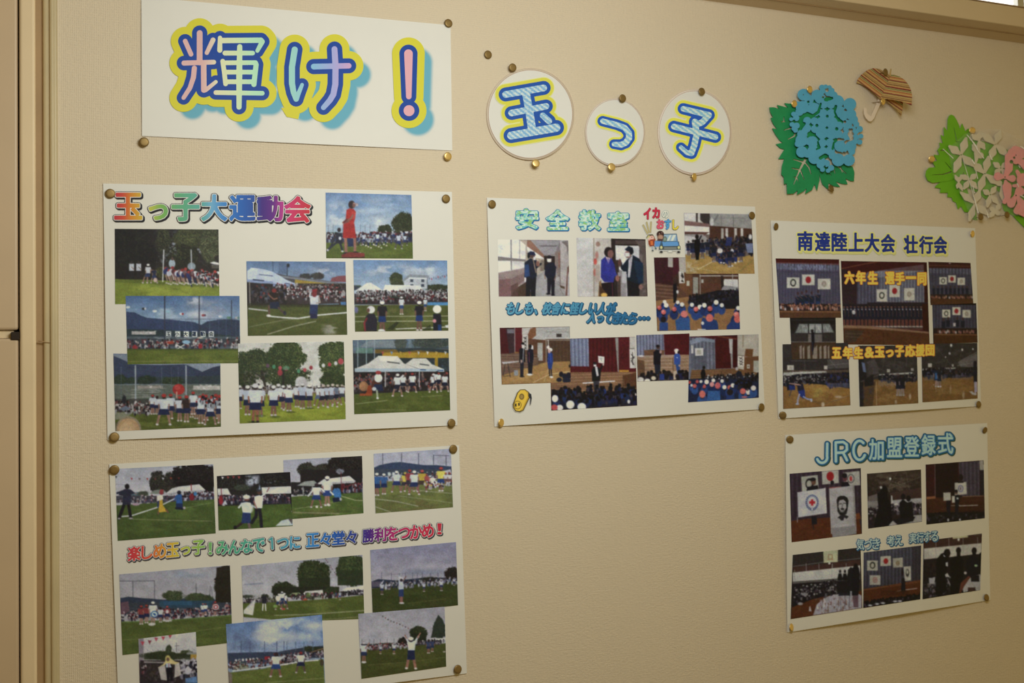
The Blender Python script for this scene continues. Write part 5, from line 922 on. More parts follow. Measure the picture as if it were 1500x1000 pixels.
p.P([(518,640),(1092,605),(1092,790),(517,828)], '1c2440').W(660, 640, 1090, 620, 30, 60, 22, '1a1a22 1f2438 2c2c3c', '17141a 2a2024 b8b0a8', 4, 1.2)
p.P([(618,590),(630,560),(650,560),(660,600),(652,640),(625,640)], '141318').E(645, 545, 12, 14, '1a1416').P([(905,590),(925,570),(950,580),(955,620),(910,625)], '1a1c2c').E(913, 555, 12, 14, 'a8a098').P([(880,548),(895,545),(890,555)], 'b8987c')
for x, y, c, r in ((528,665,'b8453f',15),(545,690,'c8c0b8',13),(591,660,'b8484a',16),(622,660,'d0c8c0',14),(667,662,'d4ccc4',22),(722,650,'d4ccc0',18),(793,655,'d4d0c8',17),(570,695,'c25450',19),(647,698,'c0504c',18),(710,682,'c8807a',20),(757,690,'c85a5a',24),(812,705,'d8d4d0',20),(855,708,'c05448',22),(880,690,'d4ccc4',20),(943,695,'d0ccc4',19),(1005,745,'d0c8bc',24),(1048,712,'d4ccc4',21),(962,738,'c45c54',24),(632,762,'cc6658',27),(620,660,'d0ccc4',13)):
    r *= .84
    p.E(x, y+r*2.2, r*1.8, r*2.1, rnd.choice(['1e3060', '24407c', '1a2a56', '2a4c86'])).E(x, y+r*.8, r*.75, r*.8, '1a161c').E(x, y, r, r*1.05, c)
for x, y, w in ((705,770,50),(745,770,50),(860,770,50)): p.P([(x-w*.6,y-35),(x+w*.6,y-35),(x+w*.7,y+50),(x-w*.7,y+50)], '2c5a94' if x < 800 else '22386c')
p.E(757, 692, 23, 26, 'c85a5a').E(710, 682, 18, 20, 'c8807a').E(857, 745, 26, 26, '231d22').E(632, 762, 25, 30, 'cc6658').E(975, 785, 24, 8, 'b05a60').W(900, 700, 1090, 660, 60, 26, 30, '1c2240 22305c 17161c', '17141a 241c20', 9, 1.3).E(1048, 712, 21, 20, 'd4ccc4').E(962, 738, 24, 24, 'c45c54')
p.build(S3, R3, 'printed photo of a full gymnasium with a wall banner at the right')
# lettering and little pictures of the safety poster
wt = Words([('安',756.5,306.5,787.5,334.5),('全',801,308,832.5,335.5),('教',849,308.5,878.5,336),('室',891,310.5,920,337)], 5, 4)
def leafy(x, y):
    n = fbm(x/2.6, y/2.6, 5, 2)[:, None]; m_ = fbm(x/3.1+9, y/3.1, 15, 2)[:, None]
    c = cols('a2bea2')*np.ones((len(x), 3)); c = np.where(n > .58, cols('7fa85e'), c); c = np.where(n < .42, cols('bccdc4'), c); return np.where(m_ > .66, cols('6aa89a'), c)
letter_obj('title_lettering', S3, R3, (750, 301, 927, 343), [(lambda x, y: wt(x-1.0, y-1.1)-2.0, '245a84'), (lambda x, y: wt(x, y)-2.0, '35788c'), (lambda x, y: wt(x, y)-1.15, leafy)], .5, label='leaf green title with a blue outline')
wm = Words(cells('もしも、校舎に怪しい人が', 741.5, 451.5, 901.5, 451.5, 16.5, .92)+cells('入ってきたら', 861, 464.5, 933, 466, 15.5, .92)+[('・',935.5,464,939,467.6),('・',941.5,464,945,467.6),('・',947.5,464,951,467.6)], 5, 4, shear=.28)
letter_obj('question_lettering', S3, R3, (736, 440, 958, 478), [(lambda x, y: np.minimum(wm(x-1.0, y-1.0)-1.35, wm(x, y)-1.35), '1e4a62'), (lambda x, y: wm(x, y)-.55, ramp([(741,'548c98'),(850,'437c8e'),(900,'2c6280'),(953,'2a5c7a')]))], .5, label='slanted teal lettering')
CT = [('イ',943.6,305,952.6,320.5),('カ',956.5,304.6,966,319)]
wa = Words(CT, 5, 4); wo = Words([('お',962.5,321.5,972.5,334.6)], 5, 4); ws = Words([('す',974,321.5,982.6,335.5)], 5, 4); wn = Words([('の',970.3,308.6,979.3,318.6)], 5, 4); wsh = Words([('し',985.6,322,993.6,336)], 5, 4)
def wc(W_, ol, fl, a=.95, b=.35): return [(lambda x, y: W_(x, y)-a, ol), (lambda x, y: W_(x, y)-b, fl)]
letter_obj('motto_lettering', S3, R3, (940, 301, 998, 341), wc(wa, '8c2a34', 'b02c3c', 1.1, .6)+wc(wn, '8a9a88', 'd0d0c0', .8, .25)+wc(wo, '9a5058', 'c4505c')+wc(ws, '3a6488', '4f8fb8')+wc(wsh, '6a6038', 'd0b83c', 1.0, .5), .45, label='red, white, blue and yellow hand drawn kana')
def drawing(name, S, parent, box_, fn, label, dens=2.4):
    x0, y0, x1, y1 = box_
    p = Pic('px', [(x0,y0),(x1,y0),(x1,y1),(x0,y1)], dens); w = 1-(1-p.C*0)*0
    p.C[:] = np.power(np.clip(S.white, 0, 1), 1/2.2); W0 = p.C.copy(); fn(p)
    keep = np.abs(p.C-W0).sum(-1) > .02
    idx = np.arange(p.nx*p.ny).reshape(p.ny, p.nx)
    kq = keep[:-1, :-1] | keep[1:, :-1] | keep[1:, 1:] | keep[:-1, 1:]
    f = np.stack([idx[:-1, :-1], idx[1:, :-1], idx[1:, 1:], idx[:-1, 1:]], -1)[kq].reshape(-1, 4)
    C = S.alb(p.C); C[~keep] = PAPER
    us, inv = np.unique(f, return_inverse=True); pos = S.pos(p.X, p.Y, .0009).reshape(-1, 3)[us]
    o = mesh_obj(name, pos, inv.reshape(-1, 4), M_print, parent, C.reshape(-1, 3)[us]); o['label'] = label; return o
FR['K'] = (940, 295, 12.5)
def car(p):
    p.F('K')
    for a, b, c, d in ((30,435,105,585),(92,385,130,565),(172,380,160,560)):
        p.L([(a,b),(c,d)], 26, '6a5c38').L([(a,b),(c,d)], 14, 'c0b070')
    p.P([(400,595),(640,590),(665,735),(680,730),(690,800),(700,830),(320,830),(350,740),(370,700)], '39505c').P([(410,608),(630,603),(650,725),(380,728)], '8aa0a6').P([(515,615),(545,615),(500,715),(455,720)], 'c4c6b8').P([(575,612),(628,612),(575,720),(530,720)], 'c4c6b8').P([(640,610),(655,725),(625,725)], '5f7f9c')
    p.P([(375,738),(660,735),(680,815),(395,825)], '5a88b4').P([(240,722),(370,725),(330,822),(250,832),(235,780)], '5580aa').L([(240,720),(370,722)], 7, '34464e').L([(370,722),(350,745),(330,820)], 7, '34464e').E(425, 690, 38, 50, '4c5c50').E(425, 690, 24, 34, '7a8a76')
    p.P([(320,820),(700,815),(712,880),(700,905),(325,905),(315,870)], '474c46').R(410, 835, 640, 872, '77786c').E(358, 842, 32, 36, '3c4038').E(358, 842, 24, 28, 'c2bc80').E(680, 842, 30, 36, '3c4038').E(680, 842, 22, 28, 'c2bc80').P([(320,888),(705,885),(705,902),(325,905)], 'c0bcac').R(480, 890, 560, 930, '8a8c80').R(488, 896, 553, 924, 'd0cfc0').E(358, 925, 28, 20, '2b2a28').E(676, 928, 28, 20, '2b2a28')
    p.E(340, 600, 66, 62, '33201c').E(345, 650, 60, 50, '6a4c3c').E(345, 655, 44, 40, 'a07c62').E(325, 590, 10, 8, 'b08c74').E(370, 575, 8, 8, 'b08c74').P([(290,680),(390,690),(385,725),(285,720)], '4a3430')
    p.P([(85,655),(120,605),(200,600),(235,650),(245,700),(190,665),(140,640),(90,675)], '4a4634').P([(88,668),(130,612),(160,640),(110,672)], 'b0a468').E(185, 665, 44, 42, 'c8947c').E(180, 668, 34, 32, 'd4a48c').E(185, 655, 5, 6, '3a2420').P([(120,700),(240,690),(230,820),(150,825),(125,780)], '7a3420').P([(155,722),(205,718),(212,795),(165,800)], 'c06434').P([(170,700),(215,705),(250,680),(255,700),(225,730)], '8a3c2c').L([(195,820),(205,880)], 16, '7c8a92').L([(230,810),(255,850)], 18, '5a6c74').E(200, 900, 16, 12, '2b3434').E(258, 862, 16, 14, '34464a').E(135, 700, 20, 16, 'c89078')
drawing('cartoon_car', S3, R3, (940, 323, 998, 372), car, 'small drawing of a child beside a blue car', 3.0)
FR['K2'] = (705, 430, 5)
def buzzer(p):
    p.F('K2').P([(285,702),(320,700),(350,722),(360,750),(310,855),(285,868),(250,862),(232,835),(230,810),(262,725)], '3a3018', soft=.6).P([(287,706),(318,705),(342,722),(345,750),(300,848),(280,860),(254,856),(238,832),(236,812),(268,728)], 'd0aa3c').P([(318,705),(345,725),(352,752),(306,850),(285,862),(300,845),(340,755),(335,728)], 'b8902c').P([(345,725),(365,735),(370,765),(362,812),(356,812),(358,770),(345,752)], '2c2c2c').E(296, 754, 18, 22, '5c4a24').E(296, 754, 12, 15, '93783c').E(266, 815, 28, 30, '4a3c1c').E(266, 815, 25, 27, 'd0aa3c').R(246, 805, 258, 826, '3a3420').R(270, 800, 282, 820, '3a3420')
drawing('cartoon_buzzer', S3, R3, (749, 568, 781, 606), buzzer, 'small drawing of a yellow alarm buzzer', 3.0)

# ================================================================ athletics send-off poster (right)
S4 = Sheet([(1129, 322.8), (1428.4, 334), (1437.2, 594.5), (1140.4, 613)], bulge=.007, side=.003, seed=6, white='aea486')
R4 = sheet_obj('poster', S4, 'white athletics send-off poster with a navy and yellow title, at the far right', 'poster')
def curtain(p, x0, y0, x1, y1, c='47454f', c1='6a6b76', c2='302c36', n=24, top=None):
    p.P([(x0,y0),(x1,y0),(x1,y1),(x0,y1)], c)
    for i in range(n):
        x = x0+(x1-x0)*(i+.5)/n; p.L([(x,y0+2),(x,y1-2)], (x1-x0)/n*.45, c1 if i % 2 else c2, .55)
def banner3(p, a, b, c, r=1.0, w=62, h=52):
    for k, (x, y) in enumerate((a, b, c)):
        p.R(x-w*r, y-h*r, x+w*r, y+h*r, '9c967c' if k != 1 else 'a39c84').R(x-w*r+3, y-h*r+3, x+w*r-3, y+h*r-3, 'aaa48a')
        if k == 0: p.E(x, y, 29*r, 36*r, '26261f').E(x, y, 18*r, 24*r, 'aaa48a')
        elif k == 1: p.E(x, y, 27*r, 33*r, '8c1a1e')
        else: p.E(x, y, 25*r, 31*r, '8c8068').E(x, y, 18*r, 22*r, '7a6c58', .6).E(x, y, 8*r, 12*r, '9c907a')
p = Pic('D1', [(108,455),(727,465),(660,90,'D3'),(130,90,'D3')])
p.G('3c1312', '3a1412', 455, 500); curtain(p, 110, 500, 745, 900, '4a4853', '706f7c', '302c37', 44)
p.P([(108,455),(727,465),(727,508),(108,492)], '40110f').P([(108,492),(727,508),(727,520),(110,502)], '5c3028').N(110, 500, 740, 590, '86899a', 20, .42, .6, 4, .3).P([(115,575),(740,590),(745,900),(120,900)], '3b3540', .6)
banner3(p, (279,693), (427,665), (581,705)); p.P([(110,560),(740,575),(740,600),(112,590)], '382f3a', .5)
for x, y in ((325,925),(365,920),(408,905),(460,920),(522,905)): p.P([(x-26,y-95),(x+26,y-95),(x+20,y+10),(x-20,y+10)], '18202e').E(x, y-128, 10, 16, '3c2722').L([(x-25,y-95),(x+5,y-70)], 9, '4a332c').R(x-18, y-30, x+18, y+10, '1c2c4c')
p.R(110, 905, 760, 975, '2a1c18').W(150, 930, 745, 935, 40, 90, 22, '8a4a30 a86a4c 2a2020 8c8074 5c3424', 'a8704c 201816 9c6040', 4, 1.0)
for i in range(28): p.E(160+i*21, 935+(i % 3)*8, 9, 16, rnd.choice(['a89a8c', '7c4a34', '241a1a', 'b0a294', '94644c']))
p.R(110, 970, 770, 1060, '50301a').P([(140,965),(760,970),(760,985),(140,980)], '6f4526')
p.build(S4, R4, 'printed photo of five people under three flags')
p = Pic('D1', [(745,480),(1357.7,384,'px'),(1361.8,505.7,'px'),(1236,504.4,'px')])
p.G('3a1214', '3a1214', 480, 600); p.F('D2'); curtain(p, 0, 540, 525, 830, '57565c', '7c7c80', '3a363e', 38); p.F('D1'); curtain(p, 900, 600, 1133, 920, '45424c', '5c5a64', '2b2730', 14)
p.P([(745,480),(1133,480),(1133,560),(900,620),(760,560)], '3c1012').P([(745,550),(905,600),(900,920),(760,920)], '2c1c20').L([(750,556),(1000,505),(1133,480)], 9, '6c3a24', .9).F('D2').P([(0,470),(525,462),(525,480),(0,560)], '3d1113').L([(0,475),(110,455)], 7, '6a3a24').P([(518,480),(548,478),(560,830),(530,830)], '35100f').P([(0,552),(520,482),(520,540),(0,620)], '8c8a84', .35)
p.E(136, 765, 0.1, 0.1, '000000'); banner3(p, (136,766), (253,725), (387,755), .86, 56, 66)
p.F('D1').R(750, 900, 1133, 1000, '241a20').F('D2').R(0, 830, 560, 1010, '251c22').F('D4').R(-220, 40, 505, 225, '1c1820')
for i in range(23):
    x = -190+i*30; y = 50+(i*2 if i < 14 else 30)*.1; p.P([(x-11,60),(x+11,60),(x+12,160),(x-12,160)], '1a1c28').E(x, 45+rnd.random()*8, 8, 12, '6a4434').E(x, 38+rnd.random()*5, 9, 7, '181418').L([(x+9,70),(x+11,130)], 4, '5a3c34').L([(x-5,158),(x-6,205)], 8, '6c3424').L([(x+6,158),(x+6,205)], 8, '7a3c28').E(x, 72, 4, 5, 'a8a49c').E(x-5, 212, 7, 5, 'a8a090').E(x+7, 213, 7, 5, 'a8a090')
p.R(-220, 205, 455, 240, '7a6048', .35).P([(450,30),(510,20),(512,260),(455,240)], '34110e').P([(-225,205),(0,205),(505,262),(510,372),(-225,372)], '4e2a14').P([(-225,200),(0,206),(505,255),(505,268),(0,228),(-225,225)], '7c5a3c').L([(135,265),(137,365)], 4, '28150c').N(-225, 270, 510, 370, '5f3519', 30, .5, .6, 4, 3)
p.F('D3').P([(690,195),(860,200),(780,300),(690,310)], '3c2c1e').L([(700,250),(850,262)], 4, '5c4832').L([(695,225),(850,230)], 4, '5c4832').E(768, 42, 15, 18, 'a8a090')
p.build(S4, R4, 'printed photo of a long row of pupils on a stage')
p = Pic('D2', [(562,458),(948,468),(975,855),(582,855)])
curtain(p, 560, 515, 985, 760, '45434d', '6c6c78', '2e2a34', 28); p.P([(560,455),(950,465),(953,520),(562,515)], '3a1714').L([(565,490),(950,500)], 5, '6c3a28').E(758, 470, 10, 8, 'a8a090', .7).P([(565,560),(965,575),(970,760),(570,760)], '332e38', .6)
banner3(p, (697,632), (778,615), (863,637), .62, 56, 54)
for i in range(9): p.P([(600+i*38,700),(624+i*38,700),(622+i*38,760),(602+i*38,760)], '191d2a').E(612+i*38, 688, 8, 10, '3a2824')
p.R(575, 755, 975, 800, '2c1d18')
for i in range(26): p.E(590+i*15, 778+(i % 3)*5, 7, 12, rnd.choice(['8c5840', '6c4030', 'a89a8c', '241a1a', '94664c']))
p.P([(578,795),(975,798),(978,860),(580,860)], '4a2a14')
p.build(S4, R4, 'small printed photo of the stage with three flags, upper of two')
p = Pic('D4', [(1365.7,446,'px'),(1430,444,'px'),(900,342),(540,352)])
curtain(p, 530, 35, 905, 245, '38353f', '4a4854', '26222b', 30); banner3(p, (645,106), (728,86), (811,108), .6, 56, 54)
for x, y in ((622,225),(660,215),(735,215),(780,220)): p.P([(x-16,y-55),(x+16,y-55),(x+14,y),(x-14,y)], '171b27').E(x, y-70, 8, 12, '3a2622')
p.R(702, 182, 722, 210, 'a09a90').R(540, 225, 905, 275, '261814')
for i in range(24): p.E(580+i*13, 250+(i % 3)*5, 6, 12, rnd.choice(['885444', '5c3428', 'a0948a', '1f1616', '885848']))
p.R(540, 272, 905, 355, '43240f').P([(545,270),(900,275),(900,284),(545,280)], '6c4424').L([(712,280),(712,345)], 3, '28150a')
p.build(S4, R4, 'small printed photo of the stage with three flags, lower of two')
p = Pic('D3', [(155,318),(720,305),(740,843),(160,875)])
p.G('2f2a26', '2c2623', 310, 560).P([(540,450),(725,440),(728,520),(545,530)], '46403a').L([(545,500),(725,480)], 4, '6a6258').L([(560,450),(620,520)], 3, '6a6258').L([(230,460),(450,462)], 3, '58504a').L([(345,460),(347,540)], 3, '58504a').R(195, 498, 252, 542, 'a49c84').R(212, 508, 236, 532, '8a8068', .7).R(512, 502, 542, 534, 'a09880').R(160, 540, 730, 565, '4a3a2c').P([(160,562),(530,548),(532,560),(450,580),(160,590)], '98937e').N(160, 545, 530, 595, 'b4b09c', 10, .5, .8, 4)
p.P([(158,680),(330,650),(520,670),(735,700),(742,845),(160,876)], '7a5220').P([(330,645),(560,660),(735,690),(740,760),(350,720)], '835c24').N(160, 640, 742, 876, '8f6b30', 40, .46, .7, 4, 2).N(400, 680, 560, 800, '8c7c30', 40, .42, .6, 7)
p.L([(390,800),(500,835),(620,800),(730,760)], 5, '5c4c34', .8).E(503, 838, 14, 22, 'b09c7c', .8).E(635, 770, 30, 10, 'a89478', .7).L([(600,800),(720,760)], 3, 'a08c64', .6)
p.P([(160,600),(280,575),(530,565),(735,560),(738,700),(540,670),(300,645),(160,670)], '1a1a22').W(170, 640, 540, 610, 60, 120, 22, '17171c 22222a 3c3a44 6c6864 15151a', '17141a 3a2c28 8a8070', 5, 1.4).W(540, 640, 735, 620, 90, 100, 22, '1a1f38 24305c 15151c 2c3a74 1c1c26', '1a161a 3c2c28', 6, 1.7)
for i in range(20): p.L([(545+i*10,655),(543+i*10,690)], 4, '8c8490', .7)
p.L([(240,690),(215,760)], 9, '4a3c3c').P([(185,640),(250,630),(262,710),(195,715)], '171820').P([(210,670),(262,675),(262,712),(212,712)], '1c2a5c').L([(215,655),(300,665)], 11, '8a6654').E(230, 625, 15, 16, '191519')
p.P([(280,670),(330,655),(345,720),(300,740),(285,720)], '1b1d2e').P([(290,720),(345,710),(352,780),(330,785),(295,755)], '1e2a64').E(305, 640, 16, 16, '17141a').L([(300,750),(285,800),(285,830)], 13, '8c8894').L([(335,770),(370,790),(405,795)], 12, '8088a0').E(282, 832, 14, 8, '9aa0a8').E(403, 800, 9, 14, '9aa0a8').L([(265,665),(310,670)], 8, '8a6654').R(160, 740, 180, 876, '6a4a24', .5)
p.build(S4, R4, 'printed photo of pupils lined up in a gym, one running')
p = Pic('D3', [(218,90),(612,88),(618,440),(235,450)])
p.G('1e1a19', '231c18', 90, 300).R(215, 90, 620, 145, '1a1614').L([(225,110),(610,108)], 3, '3a3230').P([(262,220),(300,142),(372,142),(375,222)], '676a5e').P([(385,142),(490,142),(495,220),(385,222)], '7c7d70').P([(500,142),(560,142),(600,215),(505,218)], '6a6c60').N(265, 145, 600, 222, 'a09e8c', 20, .42, .8, 5, .5).L([(300,140),(262,222)], 6, '3a3a34').L([(560,140),(600,220)], 7, '3a3a34').L([(375,140),(378,225)], 8, '2c2a26').L([(495,140),(500,222)], 8, '2c2a26').L([(435,140),(436,222)], 4, '3a3832')
p.R(225, 225, 620, 300, '2c2622').R(375, 230, 495, 298, '5a5248').R(380, 232, 430, 296, '6a6052', .7).L([(225,298),(615,300)], 5, '8c7c64', .8).P([(225,305),(615,302),(620,445),(235,452)], '3f2b1a')
for x, w in ((310,20),(335,14),(380,24),(420,16),(440,26),(480,20),(520,24),(550,14)): p.P([(x-w/2,330+(x % 7)*4),(x+w/2,325),(x+w/2+2,440),(x-w/2+3,445)], '8c806a', .75)
p.P([(402,215),(428,215),(432,290),(420,380),(408,380),(404,300)], '14131a').E(410, 203, 12, 14, '1a1618').L([(412,300),(410,375)], 8, '3a2c48', .6).L([(418,340),(416,405)], 6, '1a161c').P([(430,160),(434,230),(430,230)], '2a2624')
p.build(S4, R4, 'dark printed photo of one person before bright gym windows')
def gym(p, x0, y0, x1, yh, y1, sd):
    p.R(x0, y0, x1, yh, '2e2925').N(x0, y0, x1, yh, '403a34', 24, .48, .7, sd, 2); p.R(x0, yh, x1, y1, '6c4a20'); p.N(x0, yh, x1, y1, '80602e', 34, .45, .7, sd+1, 2)
p = Pic('D4', [(1256.9,506,'px'),(405,365),(418,835),(1259.4,595.4,'px')])
gym(p, -90, 360, 420, 640, 860, 3); p.F('D3').P([(810,440),(850,440),(880,600),(850,680),(855,860),(815,860)], '1d1a1c').P([(835,470),(862,480),(875,560),(850,555)], '525c72').P([(890,500),(960,470),(985,570),(900,580)], '4a423e').L([(830,640),(990,580)], 8, '4c4038').L([(850,650),(980,610)], 6, '3c322c').P([(850,640),(955,640),(930,860),(850,860)], '3f2c1c', .7).E(900, 640, 40, 12, '54504c').F('D4')
p.P([(0,500),(60,470),(100,560),(20,600)], '443c38').P([(100,600),(370,583),(372,597),(180,612),(100,618)], '9c9a88').R(162, 558, 188, 585, '908a78').R(358, 550, 380, 572, '807a6c').P([(0,520),(30,500),(50,600),(0,640)], '3a332e', .6)
for x0_, y0_, x1_, y1_ in ((20,520,160,380),(130,540,150,380),(220,540,240,385),(320,540,330,390)): p.L([(x0_,y0_),(x1_,y1_)], 2.5, '5a524a', .7)
p.P([(90,610),(180,605),(410,598),(412,650),(260,665),(95,650)], '1a191e').W(110, 640, 400, 630, 40, 90, 18, '191920 26262e 5c5a5c 14141a 22263c', '17141a 6a5c50', 4, 1.6)
for i in range(12): p.L([(100+i*14,650),(98+i*14,685+(i % 3)*6)], 5, '8a8078', .7)
for x, y, h in ((255,770,165),(288,770,170)): p.H(x, y, h, '17171d', '181a26', None, '7c6a60', 'stand', 1.1, '8a8078')
p.L([(75,660),(78,850)], 5, 'a0885c', .8).E(350, 780, 9, 24, 'a8967c', .7).E(235, 825, 8, 18, 'a8967c', .6).N(-60, 700, 60, 850, '2c2c34', 30, .45, .7, 5).P([(-20,640),(50,600),(55,690),(-20,700)], '1d1a1a')
p.build(S4, R4, 'printed photo of two children standing in the middle of a gym floor')
p = Pic('D4', [(443,352),(898,345),(900,797),(452,828)])
gym(p, 440, 340, 905, 600, 830, 8); p.P([(740,500),(895,430),(898,540),(760,540)], '56504a').L([(760,490),(895,420)], 4, '6c665e').L([(735,530),(895,500)], 4, '6c665e')
for x, y, r in ((672,430,7),(685,365,9),(775,400,7),(862,395,5),(640,460,4)): p.E(x, y, r, r*1.3, 'c8c4b8')
for a, b in (((560,380),(690,530)),((690,360),(640,540)),((780,360),(740,540))): p.L([a, b], 2.5, '5a524a', .6)
p.R(497, 512, 528, 542, 'a49c88').R(690, 518, 706, 538, '8a8474').P([(450,555),(720,545),(720,560),(450,572)], '8c887a')
p.P([(450,570),(640,560),(895,545),(898,610),(760,630),(450,620)], '1a1a20').W(460, 600, 640, 595, 50, 60, 20, '15151b 22222c 55535a 1a1f38', '17141a', 4, 1.8).W(640, 595, 890, 585, 44, 90, 18, '1a1c28 262c48 15151c 4c4c58', '17141a 3c2c28', 5, 1.6)
for i in range(14): p.L([(470+i*13,610),(468+i*13,650)], 4, '7a7674', .6).L([(700+i*12,610),(698+i*12,640)], 3, '7c7884', .7)
p.H(570, 700, 160, '1a2438', '1a2a44', None, '8a7268', 'stand', 1.4, '9a948c').L([(595,560),(600,525)], 6, '1a1a20').P([(555,590),(575,590),(572,640),(556,640)], '2c5a8c').H(590, 700, 140, '191c26', '1c2230', None, '7a6258', 'stand', .9)
p.P([(865,520),(892,515),(898,660),(868,670)], '151722').E(880, 508, 14, 18, '17131a').L([(878,665),(882,755)], 12, '8c8494').L([(890,665),(893,740)], 9, '9a92a4').P([(832,740),(855,738),(880,760),(860,768)], '9c9688').E(880, 762, 12, 8, '9c9890')
p.N(470, 650, 640, 760, 'a08c70', 14, .6, .7, 7, .4).E(785, 770, 9, 30, 'a89878', .6).E(680, 720, 6, 30, 'a08c64', .6).L([(600,820),(610,760),(650,800)], 4, '5a4628', .6)
p.build(S4, R4, 'printed photo of pupils across a gym floor, one standing at the right edge')
wt4 = Words([('南',1169,339.5,1190,366.5),('達',1194.5,340.5,1215.5,367),('陸',1219,341.5,1240.5,367.5),('上',1243.5,341.5,1264.5,367.5),('大',1267.3,342.5,1287.5,368.5),('会',1291,343.5,1310.5,369),('壮',1324.5,345.3,1343.8,370.5),('行',1347,346,1366,371),('会',1368.5,346.8,1386.6,371.3)], 5, 5)
letter_obj('title_lettering', S4, R4, (1163, 335, 1394, 379), [(lambda x, y: wt4(x-1.6, y-2.6)-2.4, 'aca45c'), (lambda x, y: wt4(x, y)-2.6, 'b8ae58'), (lambda x, y: wt4(x, y)-.95, '1c2a5c')], .5, label='bold navy title edged in yellow')
def gold(W_): return [(lambda x, y: W_(x, y)-1.75, '84552a'), (lambda x, y: W_(x, y)-1.15, 'c07a30'), (lambda x, y: W_(x, y)-.45, 'd0a03c')]
w1 = Words([('六',1238,398,1250.5,415),('年',1254.5,397.5,1267.5,415.5),('生',1272,398,1285,415.5),('選',1297.5,398.5,1309.5,415.5),('手',1312,399,1324.5,416.5),('一',1327.5,405.5,1341,407.5),('同',1344.8,399.8,1356.3,417)], 5, 4)
letter_obj('caption_lettering', S4, R4, (1233, 393, 1362, 421), gold(w1), .45, label='gold caption over the upper photos')
w2 = Words([('五',1219.5,509.5,1231.5,524),('年',1235.5,508.5,1248.5,524.5),('生',1251.5,509,1263.5,524),('&',1267.5,509,1279.5,523),('玉',1282,508,1295,522.5),('っ',1298.5,513,1308,522),('子',1312,506.5,1323.5,522),('応',1326.5,505.5,1340,521.5),('援',1342,505,1353.8,521),('団',1356.5,505.5,1368,520)], 5, 4)
letter_obj('caption_lettering', S4, R4, (1214, 501, 1373, 529), gold(w2), .45, label='gold caption over the lower photos')

# ================================================================ registration ceremony poster (lower right)
S5 = Sheet([(1150.5, 637), (1446, 619.4), (1450.7, 878.5), (1153.3, 926)], bulge=.008, side=.003, seed=9, white='aa9f82')
R5 = sheet_obj('poster', S5, 'white registration ceremony poster with a pale blue rounded title, at the lower right', 'poster')
p = Pic('E1', [(98,492),(712,443),(1262.7,781.6,'px'),(1159.6,794,'px')])
p.G('33242c', '2e2026', 450, 850)
for i in range(32): p.L([(100+i*20,455),(105+i*20,850)], 7, '453540' if i % 2 else '241820', .6)
p.F('E1').P([(105,900),(240,880),(440,870),(690,840),(720,1010),(700,1100),(115,1140)], '4e2310').P([(440,870),(700,830),(712,880),(450,900)], '6a3216').N(105, 880, 720, 1110, '5c2c14', 30, .5, .6, 4, 3)
p.P([(198,518),(340,502),(350,640),(205,645)], '8f8a74').E(270, 578, 36, 48, '1e1c1c').E(266, 580, 22, 30, '8c8770').P([(375,470),(520,460),(522,572),(380,585)], '97917c').E(448, 514, 32, 40, '8c1418').P([(560,482),(700,468),(705,590),(570,600)], '908a78').E(626, 534, 30, 38, '3a3838').E(626, 534, 24, 32, '989280').E(626, 534, 12, 22, 'a02c28')
p.E(305, 560, 20, 30, '5c3828').E(300, 540, 24, 16, '191418').P([(250,605),(340,590),(350,640),(240,660)], '14131a').E(575, 530, 20, 30, '5a2c30').E(572, 508, 22, 22, '17121a').P([(545,565),(600,560),(620,600),(545,610)], '14121a').E(465, 568, 16, 18, '17141a').P([(440,610),(540,602),(540,618),(440,625)], '8c4440')
p.P([(165,652),(405,615),(420,832),(172,868)], 'a19b92').E(292, 740, 56, 68, '1e2c54').E(292, 738, 42, 52, 'a6a098')
for k in range(22): a = k*math.pi/11; p.E(292+50*math.cos(a), 740+60*math.sin(a), 4, 5, 'a6a098')
p.R(282, 712, 302, 768, 'a31a20').R(266, 728, 318, 750, 'a31a20').R(278, 768, 306, 785, 'a6a098').E(292, 797, 7, 8, 'b8b4ac')
p.L([(405,615),(412,830)], 4, 'b8b2a8')
p.P([(438,620),(650,592),(672,985),(455,1010)], '918a80').P([(640,595),(655,592),(675,985),(660,990)], '7d766c').P([(455,960),(672,935),(675,1010),(470,1050)], '78726a')
p.P([(503,720),(512,695),(535,682),(570,682),(595,698),(606,725),(602,770),(596,800),(585,770),(582,735),(560,716),(530,722),(520,745),(520,775),(508,770)], '1a1818').P([(522,740),(530,722),(560,714),(582,735),(584,775),(578,810),(550,815),(526,800),(520,770)], '90897f').P([(508,765),(522,785),(530,808),(548,812),(572,808),(592,775),(598,800),(588,838),(560,856),(530,846),(510,815)], '1d1b1a').E(550, 818, 15, 4, '8a837a').P([(536,790),(552,786),(570,792),(566,804),(540,804)], '242222').L([(525,752),(545,750)], 5, '1c1a1a').L([(562,748),(582,745)], 5, '1c1a1a').L([(553,755),(550,785),(560,788)], 3, '2a2826').P([(510,870),(535,850),(580,848),(608,860),(590,880),(570,870),(560,895),(540,895),(530,880)], '242222').L([(530,925),(600,918)], 3, '7a746a')
p.L([(165,865),(165,910)], 5, '8a847c').P([(285,860),(330,855),(335,925),(290,930)], '14131a').L([(300,930),(305,970)], 12, '2a1c18')
p.P([(115,1120),(440,1060),(720,1015),(722,1080),(115,1150)], '1f1210', .9)
p.build(S5, R5, 'printed photo of two pupils holding up a round emblem flag and a portrait banner')
p = Pic('E2', [(1270,693.6,'px'),(348,455),(357,905),(1271.8,774,'px')])
p.G('37291f', '241b18', 470, 700); p.N(-120, 450, 360, 720, '544536', 30, .46, .8, 4, 2); p.N(-120, 450, 360, 680, '6a5c4a', 14, .6, .6, 6)
